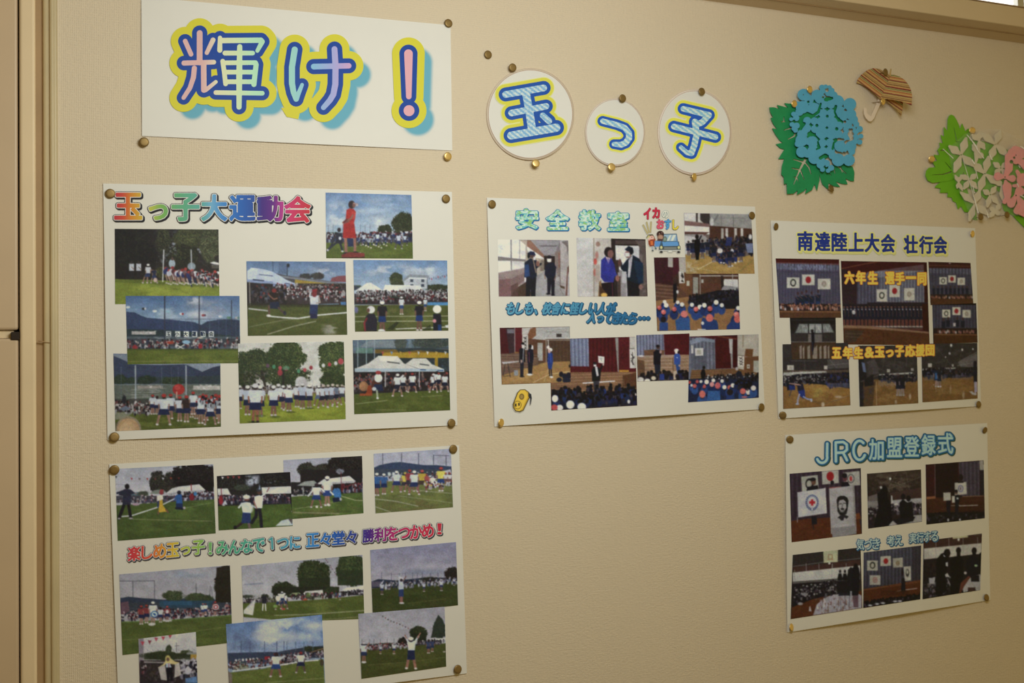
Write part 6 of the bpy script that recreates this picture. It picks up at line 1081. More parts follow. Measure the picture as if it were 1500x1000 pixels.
for a, b in (((60,540),(200,600)),((220,480),(260,700)),((80,620),(340,520)),((150,460),(60,640))): p.L([a, b], 3, '6c604e', .7)
p.E(83, 535, 9, 10, 'b8c0b0').E(5, 622, 5, 6, 'b8b4a8').P([(-110,690),(-20,660),(-20,770),(-110,780)], '5c5048').R(-115, 725, -20, 790, '7c766c', .6).P([(70,660),(350,610),(355,700),(120,720)], '3a2622').P([(100,720),(355,700),(357,790),(100,800)], '8f8b82').P([(90,680),(100,680),(105,750),(90,750)], 'a8a498')
p.W(-110, 840, 0, 830, 90, 40, 22, '1c181c 2a2024 5a4a48', '17141a 8a8078 3a2c2c', 4).W(100, 800, 355, 790, 70, 110, 20, '1f1a20 3a2c34 6c6468 17141a 5c5058', '17141a 8a7a74', 5)
p.P([(-115,890),(360,880),(360,960),(-115,975)], '241b1e').P([(-10,945),(100,900),(260,850),(355,845),(357,905),(0,950)], '8a8478').P([(100,890),(200,870),(300,860),(280,900),(150,935)], '17141a')
p.P([(-30,660),(30,640),(90,760),(100,900),(60,950),(-60,950),(-20,780)], '110f13').E(30, 640, 32, 46, '120f13').P([(160,745),(190,710),(230,740),(270,730),(285,870),(170,880)], '121015').E(195, 690, 20, 26, '141115').E(240, 705, 20, 26, '141115').P([(140,740),(110,760),(160,765)], 'a8a498')
p.F('E1').P([(880,640),(920,600),(941,640),(941,960),(880,960)], '110f13').E(885, 610, 10, 12, 'a8a498').F('E2')
p.build(S5, R5, 'dark printed photo of adults seated at a table in a gym')
p = Pic('E2', [(388,413),(888,375),(898,875),(395,930)])
p.G('2f1012', '301214', 400, 700).N(388, 400, 680, 700, '3d1518', 20, .45, .6, 4, .4).P([(470,410),(665,395),(668,690),(475,705)], '1e1012').L([(468,410),(470,700)], 6, '5c4844').P([(670,395),(850,380),(855,690),(690,690)], '3b323a')
for i in range(11): p.L([(690+i*17,392),(695+i*17,690)], 5, '514550' if i % 2 else '271f27', .8)
p.P([(850,378),(892,375),(895,460),(855,462)], '8c8674').L([(885,385),(886,410)], 6, '26221f').P([(855,462),(895,460),(897,690),(858,690)], '1f1b20')
p.P([(395,700),(700,690),(897,680),(900,800),(395,840)], '3b1c12').P([(395,690),(470,685),(475,705),(395,712)], '7c4828').L([(690,690),(895,682)], 7, '6c4c34').N(395, 700, 900, 840, '4b2818', 30, .5, .6, 7, 3).P([(395,830),(900,820),(900,880),(395,932)], '151114').W(400, 870, 890, 855, 40, 70, 26, '17141a 1f1c24 2a2226 14131a', '120f13 1c1619', 4, 1)
p.P([(638,570),(738,562),(742,668),(640,678)], 'a09a86').E(690, 620, 22, 30, '4a4870').E(690, 620, 16, 23, 'a09a86').R(686, 608, 694, 632, '4a3050').P([(540,655),(602,652),(605,720),(542,725)], '9c9682').P([(614,685),(640,683),(642,740),(616,742)], 'a39d8a').E(690, 525, 20, 30, '1f1416').P([(665,560),(715,555),(715,570),(665,572)], '17141a').L([(610,768),(680,762)], 4, '8a8478').L([(680,768),(835,763)], 7, '9a9484')
p.P([(565,725),(605,722),(600,850),(570,855)], '17121a').P([(640,680),(670,670),(685,700),(672,760),(640,760)], '14121a').R(655, 695, 672, 712, 'a8a498').E(652, 650, 13, 20, '5a3c30').E(650, 640, 14, 12, '14111a').P([(640,760),(672,760),(670,840),(640,840)], '14131c').P([(660,690),(700,680),(705,690),(672,705)], '1c1a20').E(582, 890, 8, 12, 'a8a49c').E(683, 888, 8, 10, 'a8a49c')
p.build(S5, R5, 'printed photo of two pupils holding papers before a dark curtain')
p = Pic('E3', [(125,250),(710,185),(725,708),(107,803)])
p.G('2c231d', '2c231d', 180, 350).R(120, 180, 720, 330, '2b2420').L([(125,350),(390,312),(705,280)], 6, '5a544c').P([(125,355),(705,290),(705,345),(125,400)], '3f2620')
for x in (240, 350, 465, 585): p.L([(x,325),(x+3,390)], 5, '7a7468')
p.P([(388,212),(515,202),(512,310),(392,318)], 'a29f74').R(428, 245, 470, 285, '8a6a44').R(436, 252, 462, 280, 'a29f74').L([(425,292),(470,290)], 4, '8a4a2c').E(440, 322, 10, 10, 'a8a490').P([(125,402),(705,340),(705,460),(560,455),(125,485)], 'a59f8e').L([(140,380),(143,480)], 4, '7a7468').L([(465,330),(460,470)], 4, '8a847a').P([(125,480),(540,450),(690,460),(690,480),(125,500)], '4f4a42')
p.P([(115,690),(230,640),(520,570),(720,560),(725,708),(107,803)], '4e2510').P([(330,680),(400,620),(520,570),(640,560),(720,600),(720,708),(300,770)], '8a8382').N(250, 590, 720, 780, '5c3426', 26, .5, .7, 5, .5).N(300, 600, 650, 760, 'a8a29c', 18, .55, .8, 9, .4)
for x, y in ((275,720),(340,700),(400,650),(395,680)): p.P([(x-8,y-20),(x,y-30),(x+12,y+15),(x-10,y+15)], 'a8a29a', .9)
p.P([(120,500),(300,485),(520,475),(620,470),(620,580),(480,590),(300,630),(120,700)], '191518').W(140, 600, 500, 530, 100, 170, 24, '1a161a 241e22 3a3032 6a6260 15131a', '17131a 8a8278 2c2224', 4, 1.2).E(190, 670, 22, 12, '8a827c').E(220, 590, 26, 10, '6c6864')
for x in (533, 575, 612): p.P([(x-22,450),(x-14,410),(x+12,410),(x+22,455),(x+15,470),(x-20,470)], '131116').E(x, 392, 9, 14, '171316')
p.P([(600,380),(625,352),(650,370),(640,440),(640,560),(600,560)], '17151a').P([(640,360),(670,335),(695,360),(705,420),(700,500),(690,600),(635,600),(632,450)], '141218').E(668, 350, 20, 26, '120f14').P([(640,600),(690,600),(690,700),(650,700)], '4a2c34', .8).L([(520,600),(600,590)], 5, '2a2a38').L([(530,600),(540,720)], 4, '4c4450').L([(575,600),(575,715)], 4, '4c4450').L([(615,580),(610,700)], 5, '4c4450').R(520, 575, 620, 600, '201c24')
p.build(S5, R5, 'printed photo of a gym hall with a basketball hoop above a seated crowd')
p = Pic('E4', [(1265.3,809,'px'),(350,168),(342,632),(1264.5,890.4,'px')])
p.G('3b3a42', '302c33', 190, 500)
for i in range(34): p.L([(-145+i*15,190),(-145+i*15,520)], 5, '525260' if i % 2 else '2b2830', .7)
p.P([(270,180),(350,170),(345,470),(280,480)], '2a2227', .6)
p.F('E3').R(765, 298, 858, 385, '938d78').E(813, 339, 24, 30, '26281f').E(812, 341, 15, 20, '938d78').R(880, 265, 941, 345, '97917c').R(787, 425, 880, 508, '908a78').E(834, 465, 20, 24, '8a5048').E(834, 465, 13, 17, '908a78').E(834, 465, 6, 10, '7a4a40').F('E4').P([(3,262),(88,258),(90,342),(3,345)], '9a947e').E(45, 303, 20, 24, '8c1618').P([(105,280),(190,272),(192,355),(108,360)], '908a74').E(148, 320, 18, 22, '76684c')
p.P([(198,352),(260,345),(262,470),(208,475)], '9a9480').E(231, 405, 15, 33, '2b2826').E(230, 398, 9, 18, '9a9480').P([(-30,540),(220,505),(345,470),(345,640),(-150,700)], '4c2310').P([(-150,545),(0,520),(345,465),(345,485),(0,540),(-150,565)], '5c3018').F('E3').P([(735,555),(941,520),(941,680),(735,710)], '4c2310').L([(735,552),(941,522)], 8, '6a3c20').F('E4').L([(140,562),(200,552),(312,538)], 5, 'a09c90').P([(180,480),(210,475),(215,560),(195,600),(175,560)], '15121a').E(188, 400, 9, 30, '1f1518').E(195, 465, 14, 20, '17141a').R(0, 555, 240, 600, '3a1a0e', .7)
p.P([(-150,670),(100,620),(345,590),(345,640),(-150,705)], '161215').W(-140, 680, 340, 610, 30, 70, 24, '151217 221c20 1c181c', '120f13', 4, 1)
for x, y in ((20,665),(125,650),(165,648),(-90,685),(-30,672)): p.E(x, y, 18, 8, 'a09c98')
p.build(S5, R5, 'printed photo of the stage with flags and a small portrait')
p = Pic('E4', [(370,130),(873,65),(858,553),(362,632)])
p.G('35221c', '1c1617', 100, 300).P([(375,105),(870,70),(870,150),(372,195)], '3a231d').L([(375,115),(870,72)], 5, '5a5048').P([(620,92),(750,78),(752,98),(622,112)], 'a09a70').E(672, 118, 10, 12, 'a8a490')
for x in (475, 587, 710, 835): p.L([(x,100),(x+2,185)], 5, '6c645a')
p.P([(372,195),(870,148),(868,240),(600,270),(372,290)], 'a49d8b').L([(475,190),(478,280)], 4, '8a847a').L([(710,165),(712,255)], 4, '8a847a').P([(372,288),(600,268),(870,240),(865,560),(365,630)], '1b1518').N(370, 280, 600, 480, '2f221f', 24, .45, .7, 5).L([(372,290),(600,268)], 4, '4a3c38')
p.W(375, 560, 600, 500, 120, 60, 26, '1f1a1f 3a3034 17141a 5a5258', '17141a 6a6058 2c2226', 4, 1.3).P([(415,450),(470,440),(465,500),(420,500)], '8a8684').E(440, 435, 12, 14, '17141a')
p.P([(480,290),(520,240),(545,230),(590,262),(575,330),(560,420),(570,560),(510,600),(470,590),(480,430)], '0f0e12').E(572, 230, 27, 32, '120f13').P([(560,210),(590,200),(602,235),(595,262),(575,262)], '1a1417').P([(540,245),(560,265),(545,265)], 'a8a49c').P([(560,318),(578,310),(580,350),(562,345)], 'b0aca4').P([(555,420),(575,405),(595,440),(560,440)], 'a09c96').P([(575,450),(600,500),(600,520),(580,480)], '8a8684')
p.P([(600,290),(640,262),(690,262),(715,300),(705,480),(690,590),(600,595),(605,430)], '0f0e12').E(671, 212, 22, 28, '120f13').R(655, 235, 688, 265, '110e12')
p.P([(740,290),(780,262),(820,255),(850,290),(845,430),(760,430),(735,350)], '11101a').E(806, 213, 22, 28, '141014').R(790, 235, 822, 258, '11101a').E(822, 342, 14, 10, '6a8c6c').P([(848,240),(868,225),(866,380),(850,330)], '110e12').E(730, 405, 12, 12, 'a89c90').P([(700,520),(760,450),(860,415),(865,440),(860,555),(820,560),(815,530),(755,535),(750,565),(715,575)], '8f8a84').P([(690,490),(760,430),(775,440),(720,520),(690,580),(675,580)], '5a2c20').P([(775,430),(850,425),(850,480),(780,480)], '15121a').R(752, 530, 815, 565, '3a2220')
p.build(S5, R5, 'dark printed photo of three people standing in silhouette')
# title strokes (rounded letters) and small caption
wj = Words([('加',1273.5,643.5,1294,673),('盟',1299.8,641,1321,669),('登',1325.5,639.5,1346,668),('録',1350.5,637,1370,666),('式',1374.5,634.5,1396,664)], 5, 5)
EJ = lambda pts: [(1140+x/5.882, 610+y/5.882) for x, y in pts]
arc = lambda cx, cy, rx, ry, a0, a1, n=14: [(cx+rx*math.cos(math.radians(a0+(a1-a0)*k/n)), cy+ry*math.sin(math.radians(a0+(a1-a0)*k/n))) for k in range(n+1)]
JRC = [EJ([(422,232),(420,345)]+arc(378,350,44,48,0,160)), EJ([(497,385),(495,222),(560,218),(590,240),(592,285),(565,308),(500,312)]), EJ([(560,312),(592,375)]), EJ(arc(700,290,52,82,-50,-330, 20))]
jd = lambda x, y: np.minimum(seg_sdf(x, y, JRC, 2.0), wj(x, y)-.75)
def pale(x, y):
    d = jd(x, y)[:, None]; k = np.clip(-d/1.3, 0, 1); return cols('6a8c9c')*(1-k)+cols('93a4a6')*k
letter_obj('title_lettering', S5, R5, (1189, 629, 1402, 686), [(lambda x, y: jd(x-1.2, y-1.0)-2.3, '283c30'), (lambda x, y: jd(x, y)-2.2, '1d4a4e'), (lambda x, y: jd(x, y)-1.1, '264a6c'), (jd, pale)], .5, label='pale blue rounded title with a dark teal outline')
w5 = Words(cells('気づき', 1254.5, 797.5, 1289, 795.8, 15.5, .95)+cells('考え', 1299, 792.3, 1322.5, 790.5, 14.5, .95)+cells('実行する', 1332, 788.2, 1374, 784.6, 14.5, .95), 5, 3)
letter_obj('caption_lettering', S5, R5, (1249, 774, 1379, 810), [(lambda x, y: np.minimum(w5(x-.8, y-.8), w5(x, y))-1.05, '24485c'), (lambda x, y: w5(x, y)-.25, '8f9c8c')], .45, label='small teal outlined caption')

# ================================================================ wide banner
S0 = Sheet([(207, -5), (660, 37), (662.5, 220.5), (208, 199)], bulge=.0015, side=.0008, ripple=.0003, seed=3, white='d8d3c6')
R0 = sheet_obj('banner', S0, 'wide white banner with big bubble letters outlined in blue and yellow', 'banner', n=(50, 24))
Z3 = lambda pts: [(240+p[0]/5.882, 25+p[1]/5.882)+((p[2]/5.882,) if len(p) > 2 else ()) for p in pts]
Z4 = lambda pts: [(400+p[0]/6, 40+p[1]/6)+((p[2]/6,) if len(p) > 2 else ()) for p in pts]
ST = [Z3(s) for s in [[(184,207,20),(234,320,20)], [(309,138,25),(308,390,25)], [(424,197,21),(370,308,18)], [(174,396,22),(430,388,20)], [(263,440,22),(255,520,22),(225,610,20),(170,695,18)],
      [(343,400,24),(345,628,24),(362,628,18),(448,558,16)], [(484,178,18),(482,285,22)], [(500,202,23),(836,199,23),(848,212,22),(806,290,17)], [(527,310,21),(765,310,20)],
      [(507,380,20),(520,470,20),(532,575,20)], [(520,394,20),(790,392,20),(795,410,22),(776,580,22)], [(540,474,20),(770,474,20)], [(545,557,20),(765,557,20)],
      [(654,255,22),(650,500,26),(648,775,22)], [(448,650,20),(848,656,20)]]]
ST += [Z4(s) for s in [[(190,196,27),(166,350,27),(166,490,27),(180,570,25),(203,630,24),(220,590,20),(255,505,16)], [(358,345,25),(665,338,24)], [(540,192,26),(549,345,27),(547,500,27),(530,590,26),(500,640,25),(443,705,22)],
      [(1190,232,38),(1193,608,24)], [(1195,732,48)]]]
sd = lambda x, y: seg_sdf(x, y, ST, 4.0)
fill = ramp([(262,'d8b0ac'),(296,'d6aca6'),(308,'dcc0b0'),(318,'dcd8b0'),(345,'cfdcae'),(370,'b4dcb8'),(392,'a8d4b4'),(428,'9accc0'),(458,'86b8dc'),(485,'a0a6d4'),(500,'b4a0cc'),(515,'cca0c0'),(560,'dca4ac'),(640,'dca4a8')])
# the soft printed blue shadow of the letters
def shadow_grid():
    st = 1.0; X, Y = np.meshgrid(np.arange(240, 645, st), np.arange(30, 208, st))
    ox, oy = 13, 13
    d = seg_sdf(X-ox, Y-oy, ST, 4.0)-15.5
    a = np.clip(.5-d/7.0, 0, 1); a = a*a*(3-2*a)
    keep = a > .004; kq = keep[:-1, :-1] | keep[1:, :-1] | keep[1:, 1:] | keep[:-1, 1:]
    idx = np.arange(X.size).reshape(X.shape)
    f = np.stack([idx[:-1, :-1], idx[1:, :-1], idx[1:, 1:], idx[:-1, 1:]], -1)[kq].reshape(-1, 4)
    C = PAPER*(1-a[..., None]) + S0.alb(cols('66a5b6'))*a[..., None]
    us, inv = np.unique(f, return_inverse=True)
    mesh_obj('lettering_drop_shade', S0.pos(X, Y, .00012).reshape(-1, 3)[us], inv.reshape(-1, 4), M_print, R0, C.reshape(-1, 3)[us])['label'] = 'soft blue printed shade behind the letters'
shadow_grid()
notch = np.array([(412,158),(441,158),(437,174.5),(420,171)])
def poly_sdf(x, y, pts):
    pts = np.array(pts, float); d2 = np.full(x.shape, 1e12); ins = np.zeros(x.shape, bool); n = len(pts)
    for i in range(n):
        ax, ay = pts[i]; bx, by = pts[(i+1) % n]; ex, ey = bx-ax, by-ay
        t = np.clip(((x-ax)*ex+(y-ay)*ey)/(ex*ex+ey*ey+1e-9), 0, 1)
        d2 = np.minimum(d2, (x-ax-t*ex)**2+(y-ay-t*ey)**2)
        ins ^= ((ay > y) != (by > y)) & (x < (bx-ax)*(y-ay)/((by-ay) if by != ay else 1e-9)+ax)
    return np.where(ins, -1, 1)*np.sqrt(d2)
letter_obj('banner_lettering', S0, R0, (242, 20, 632, 192), [(lambda x, y: np.minimum(sd(x, y)-17.6, poly_sdf(x, y, notch)), 'd0c73a'), (lambda x, y: sd(x, y)-7.0, '1c4494'), (sd, fill)], .6, label='bubble letters in pastel colours with blue and yellow outlines')

# ================================================================ round letter discs
class DiscSheet(Sheet):
    def __init__(s, cx, cy, rx, ry, lift, white):
        s.c = (cx, cy); s.r = (rx, ry); s.lift = lift; s.white = lin(cols(white)); s.k = 0
    def off(s, x, y):
        x = np.asarray(x, float); y = np.asarray(y, float)
        t = ((x-s.c[0])*.5+(y-s.c[1])*.25)/s.r[0]
        return .0016 + s.lift*np.clip(.35+t, 0.02, 1.2)**1.5
def disc(cx, cy, rx, ry, strokes, r0, e1, e2, label, lift, white):
    S = DiscSheet(cx, cy, rx, ry, lift, white)
    root = empty('letter_disc', at1(cx, cy+ry), label, 'paper disc', 'round letter discs')
    def ring(name, k0, k1, lift_, mat, col=None, n=96, m=8, back=False):
        th = np.linspace(0, 2*np.pi, n, endpoint=False); ks = np.linspace(k0, k1, m)
        V = []; F_ = []
        for k in ks: V.append(S.pos(cx+rx*k*np.cos(th), cy+ry*k*np.sin(th), lift_))
        V = np.concatenate(V)
        for j in range(m-1):
            for i in range(n): F_.append((j*n+i, (j+1)*n+i, (j+1)*n+(i+1) % n, j*n+(i+1) % n))
        if k0 < .01: pass
        N0 = len(V)
        if back:
            V2 = V.copy(); V2[:, 1] += .0005; V = np.concatenate([V, V2])
            F_ += [(f[3]+N0, f[2]+N0, f[1]+N0, f[0]+N0) for f in F_]
            b = (m-1)*n; F_ += [(b+i, b+i+N0, b+(i+1) % n+N0, b+(i+1) % n) for i in range(n)]
        o = mesh_obj(name, V, F_, mat, root, None if col is None else np.tile(S.alb(cols(col)), (len(V), 1)))
        return o
    ring('laminate_rim', .0005, 1.0, 0, M_print, 'd3c4aa', back=True)
    ring('paper_disc', .0005, .955, .0003, M_print, white)
    ring('outline_ring', .953, .962, .0004, M_print, 'a8806a', m=2)['label'] = 'thin reddish outline ring'
    ring('outline_ring', .992, 1.0, .0002, M_print, 'c4a68c', m=2)['label'] = 'faint outer ring'
    sf = lambda x, y: seg_sdf(x, y, strokes, r0)
    def stripes(x, y):
        t = np.sin((x*.62+y*.85)*.92*2*np.pi/8.2 - (x*.9)*.25)[:, None] if False else np.sin((y-x*.78)*2*np.pi/7.2)[:, None]
        n = fbm(x*.9, y*.9, 8, 2)[:, None]
        k = np.clip(.38+t*.7+(n-.5)*2.4, 0, 1); c = cols('7ba8c8')*(1-k)+cols('ccd6d2')*k
        return np.clip(c, 0, 1)
    def soft(a, l): return (lambda x, y: sf(x, y)-a, l)
    letter_obj('disc_lettering', S, root, (cx-rx, cy-ry, cx+rx, cy+ry), [soft(e2+.7, 'd9d688'), soft(e2-.4, 'cfc84a'), soft(e1, '24509c'), (sf, stripes)], .45, label='striped pale blue letter outlined in blue and yellow')
    return root
Z5 = lambda pts: [(710+p[0]/6.25, 90+p[1]/6.25)+((p[2]/6.25,) if len(p) > 2 else ()) for p in pts]
Z6 = lambda pts: [(850+p[0]/6.52, 120+p[1]/6.52)+((p[2]/6.52,) if len(p) > 2 else ()) for p in pts]
disc(777, 167, 64.3, 67.3, [Z5([(192,302,31),(540,242,31)]), Z5([(246,472,30),(562,410,29)]), Z5([(242,678,36),(655,606,38)]), Z5([(378,290,36),(408,450,36),(436,640,38)]), Z5([(532,494,27),(588,545,29)])], 5.2, 5.3, 10.2, 'largest round paper disc with a three bar letter, directly right of the banner', .004, 'd6d0c2')
disc(901.1, 193.6, 43.9, 49.8, [Z6([(214,374,25),(350,408,26),(425,438,27),(466,490,29),(466,535,30),(435,580,29),(390,600,28),(322,594,22)])], 4.0, 3.8, 6.8, 'smallest round paper disc with a single hooked letter, middle of the three', .004, 'cdc5b2')
disc(1017.6, 193.3, 54.0, 62.9, [Z6([(984,256,26),(1228,316,29)]), Z6([(1228,316,29),(1165,385,29),(1100,410,30)]), Z6([(895,426,28),(1290,526,28)]), Z6([(1095,380,30),(1112,500,30),(1090,600,30),(1062,680,28),(1020,676,22),(962,625,20)])], 4.3, 4.3, 8.6, 'round paper disc with a crossed letter, rightmost of the three', .003, 'c8c0ac')

# ================================================================ cut-paper flowers and umbrella
def craft(name, parent, mat, F_, box_, offn, thick=.0006, step=.7, col=None, label=None):
    x0, y0, x1, y1 = box_
    X, Y = np.meshgrid(np.arange(x0, x1+step, step), np.arange(y0, y1+step, step))
    V, Fc = march(X, Y, F_(X, Y), 1)
    V = np.array(V); key = {}; mp = []; U = []
    for v in np.round(V, 3).tolist():
        k = tuple(v)
        if k not in key: key[k] = len(U); U.append(k)
        mp.append(key[k])
    F2 = []
    for f in Fc:
        g = []
        for i in f:
            j = mp[i]
            if not g or g[-1] != j: g.append(j)
        if len(g) > 2 and g[0] == g[-1]: g.pop()
        if len(set(g)) >= 3 and len(set(g)) == len(g): F2.append(tuple(g))
    U = np.array(U); W_ = at(U[:, 0], U[:, 1], offn(U[:, 0], U[:, 1]))
    o = mesh_obj(name, W_, F2, mat, parent, None if col is None else col(U[:, 0], U[:, 1]))
    mod = o.modifiers.new('thickness', 'SOLIDIFY'); mod.thickness = thick; mod.offset = 1
    if label: o['label'] = label
    return o
H1 = lambda pts: [(1120+p[0]/5.555, 110+p[1]/5.555)+((p[2]/5.555,) if len(p) > 2 else ()) for p in pts]
M_green = plain('green_felt_paper', (0.008, 0.29, 0.105), 0.7, noise=0.10, nscale=90, bump=.3, bscale=900)
M_blue = plain('blue_felt_paper', (0.09, 0.42, 0.72), 0.7, noise=0.05, nscale=90, bump=.3, bscale=900)
M_lime = plain('lime_paper', (0.17, 0.50, 0.018), 0.55, noise=0.06, nscale=60)
M_pink = plain('pink_paper', (0.88, 0.36, 0.42), 0.55, noise=0.04, nscale=60)
M_ivory = plain('ivory_translucent_paper', (0.72, 0.66, 0.55), 0.45, noise=0.04, nscale=60)
M_handle = plain('umbrella_handle_paper', (0.82, 0.70, 0.60), 0.6, noise=0.03)
hy = empty('paper_hydrangea', at1(1205, 285), 'blue cut paper hydrangea with dark green leaves', 'paper flower')
veins = [H1(s) for s in [[(330,690,11),(290,760,8),(235,890,3)], [(235,685,4),(312,708,7)], [(222,757,4),(285,770,6)], [(238,828,3),(264,840,5)], [(322,705,6),(360,750,6),(378,805,3)], [(293,780,6),(322,850,3)], [(265,838,5),(270,862,3)],
     [(155,340,3),(157,374,5)], [(135,380,3),(165,378,4)], [(155,448,3),(215,430,6)], [(190,522,3),(240,495,6),(255,460,4)], [(598,745,5),(665,802,3)], [(620,752,4),(632,795,3)], [(560,745,4),(572,800,3)], [(500,780,3),(540,815,3)]]]
def leaf_part(pts, z, nm='leaf', shift=0):
    q = H1(pts); xs = [a for a, b in q]; ys = [b for a, b in q]; cx = sum(xs)/len(xs); cy = sum(ys)/len(ys); R_ = max(max(xs)-min(xs), max(ys)-min(ys))/2
    craft(nm, hy, M_green, lambda x, y: np.maximum(poly_sdf(x, y, q), -seg_sdf(x, y, veins, .8)), (min(xs)-2, min(ys)-2, max(xs)+2, max(ys)+2),
          lambda x, y: .0012+z+.0022*np.clip(((x-1205)**2+(y-215)**2)/5600-.25, 0, 1.2))
leaf_part([(38,262),(75,262),(118,275),(98,242),(150,255),(192,268),(158,228),(210,232),(260,262),(300,330),(380,420),(420,500),(400,620),(330,690),(240,684),(157,682),(110,684),(130,650),(160,605),(125,595),(90,562),(130,553),(150,553),(120,530),(85,480),(60,432),(100,440),(65,390),(48,345),(70,350),(45,300)], 0)
leaf_part([(160,678),(240,672),(330,675),(400,700),(440,770),(446,850),(425,945),(405,885),(385,935),(328,968),(342,920),(310,950),(262,975),(268,935),(235,965),(182,968),(178,880),(158,890),(155,830),(135,808),(140,740)], .0008)
leaf_part([(430,740),(560,730),(640,715),(715,745),(730,790),(725,865),(700,862),(655,840),(675,890),(630,885),(575,865),(615,912),(565,905),(520,880),(515,930),(470,890),(450,830)], .0004)
craft('leaf', hy, M_green, lambda x, y: poly_sdf(x, y, H1([(270,240),(470,180),(570,180),(640,260),(640,385),(600,420),(590,540),(560,640),(480,690),(400,700),(330,600),(340,520),(290,500)])), (1165, 138, 1240, 238), lambda x, y: .0024+0*x)
pet = [(315,160,46),(425,162,42),(400,282,55),(305,262,50),(478,238,34),(538,238,34),(475,312,34),(540,312,34),(692,238,50),(700,320,42),(618,302,44),(592,215,50),(465,388,46),(545,388,46),(465,472,48),(545,472,48),(345,372,30),(405,375,30),(340,432,34),(410,438,32),(602,415,34),(672,402,36),(597,482,34),(672,490,38),(300,530,48),(385,545,46),(302,625,44),(395,622,48),(470,552,32),(530,550,32),(468,620,36),(532,616,36),(612,578,44),(700,580,42),(684,692,46),(598,690,50),
       (465,100,20),(495,94,16),(525,102,18),(545,126,20),(470,130,22),(515,148,22),(772,440,24),(746,500,26),(782,498,18),(772,545,20),(742,462,20),(235,318,18),(215,360,14),(222,402,18),(236,436,16),(255,350,24),(258,412,24),(282,300,30),(452,730,28),(500,718,28),(540,755,22),(470,768,18),(515,778,16),(722,362,34),(402,678,44),(708,622,26),(560,165,30),(450,190,42),(640,520,20),(262,235,20),(718,440,22),(500,345,30),(445,560,20),(560,440,34),(440,430,30),(300,480,34),(560,560,16),(460,690,26),(560,650,20),(360,200,36),(640,350,26),(560,205,30),(660,440,20),(345,640,30),(450,640,22),(545,660,22),(640,600,30),(330,480,20),(250,450,18),(270,560,24),(745,400,22),(730,540,24)]
hol = [[(350,308,8),(392,332,12),(436,300,12),(456,232,8)], [(578,255,12),(568,300,8),(590,352,10),(632,378,7)], [(300,350,14),(292,440,10),(322,395,12)], [(432,545,8),(442,590,12),(420,605,6)], [(552,600,10),(562,550,8),(600,518,8),(640,525,8)], [(452,675,14),(490,652,14),(520,684,12)], [(495,200,14),(530,190,16),(548,188,10)], [(706,445,12),(690,480,16),(708,515,16)], [(424,410,13)], [(585,438,14)], [(498,520,11)], [(508,335,12)], [(362,480,18),(380,492,8)], [(652,380,12)], [(398,478,5),(442,522,7)], [(505,428,9)], [(507,272,9)], [(373,405,9)], [(655,283,10)], [(631,447,9)], [(347,578,11)], [(500,583,10)], [(644,632,10)], [(354,218,11)], [(314,160,5)], [(507,125,12),(512,110,6)], [(238,376,12)], [(760,482,8)], [(490,738,5),(490,760,3)], [(475,180,10)], [(600,735,3)]]
def blossom(x, y):
    d = np.full(x.shape, 1e6)
    for a, b, r in pet: d = np.minimum(d, np.hypot(x-1120-a/5.555, y-110-b/5.555)-r/5.555)
    return np.maximum(d-.3, -seg_sdf(x, y, [H1(h) for h in hol], 1))
craft('blossom_lattice', hy, M_blue, blossom, (1153, 122, 1266, 255), lambda x, y: .0062+.002*((x-1205)**2+(y-180)**2)/3600, .0008, .6)
# umbrella
um = empty('paper_umbrella', at1(1290, 178), 'small folded paper umbrella with brown striped canopy and pale hooked handle', 'paper umbrella')
U1 = lambda pts: [(1245+p[0]/10, 90+p[1]/10)+((p[2]/10,) if len(p) > 2 else ()) for p in pts]
M_straw = print_mat('striped_craft_paper', .7)
def stripe_col(dx_, dy_, per, seed):
    pal = [cols(c) for c in ('b08a48','8a6430','b08c4c','6a4424','9c7038','b8964e','8c2c24','5a3a20','a8844a','56602c','b4924e','8a5a30','b06a34','a8803e','b89450','8a3428','6c4c26','a8884a')]
    wl = lin(cols('d2c6a4'))
    def f(x, y):
        t = ((x-1245)*10*(-dy_)+(y-90)*10*dx_)/per + fbm(x*.5, y*.5, seed, 2)*.5
        i = np.floor(t).astype(int) % len(pal); P_ = np.array(pal); fr_ = (t-np.floor(t))[:, None]
        c = P_[i]; c2 = P_[(i+1) % len(pal)]; k = np.clip((fr_-.6)/.4, 0, 1); c = c*(1-k)+c2*k
        return np.clip(lin(c)/wl*.85, 0.01, .9)
    return f
def ridge(x, y):
    return np.clip(((x-1289)*.92+(y-145)*.40), -60, 60)      # signed distance from the ridge, in photo pixels
lp = U1([(95,318),(108,268),(160,200),(250,128),(340,100),(430,110),(490,145),(590,205),(582,240),(440,550),(350,462),(240,378),(150,328)])
craft('canopy_panel', um, M_straw, lambda x, y: poly_sdf(x, y, lp), (1253, 99, 1305, 146), lambda x, y: .016+.00030*np.minimum(ridge(x, y), 0), .0006, .3, stripe_col(.80, .60, 10, 3))
rp = U1([(440,552),(582,240),(590,195),(650,196),(740,230),(810,280),(862,352),(893,420),(910,500),(905,655),(850,622),(780,592),(650,566),(540,548)])
craft('canopy_panel', um, M_straw, lambda x, y: poly_sdf(x, y, rp), (1287, 108, 1338, 157), lambda x, y: .0165+.00055*np.maximum(ridge(x, y), 0), .0006, .3, stripe_col(.985, .17, 11, 5))
bp_ = U1([(520,555),(600,560),(775,592),(768,700),(748,802),(700,730),(620,650),(545,590)])
craft('canopy_panel', um, M_straw, lambda x, y: poly_sdf(x, y, bp_), (1295, 144, 1325, 172), lambda x, y: .009+.0001*np.maximum(ridge(x, y), 0), .0006, .3, stripe_col(.82, .57, 10, 8))['label'] = 'lower rear flap in shade'
hs = [U1([(440,560,28),(352,760,26),(325,820,28),(292,840,40),(255,815,32),(222,765,22),(218,700,20)])]
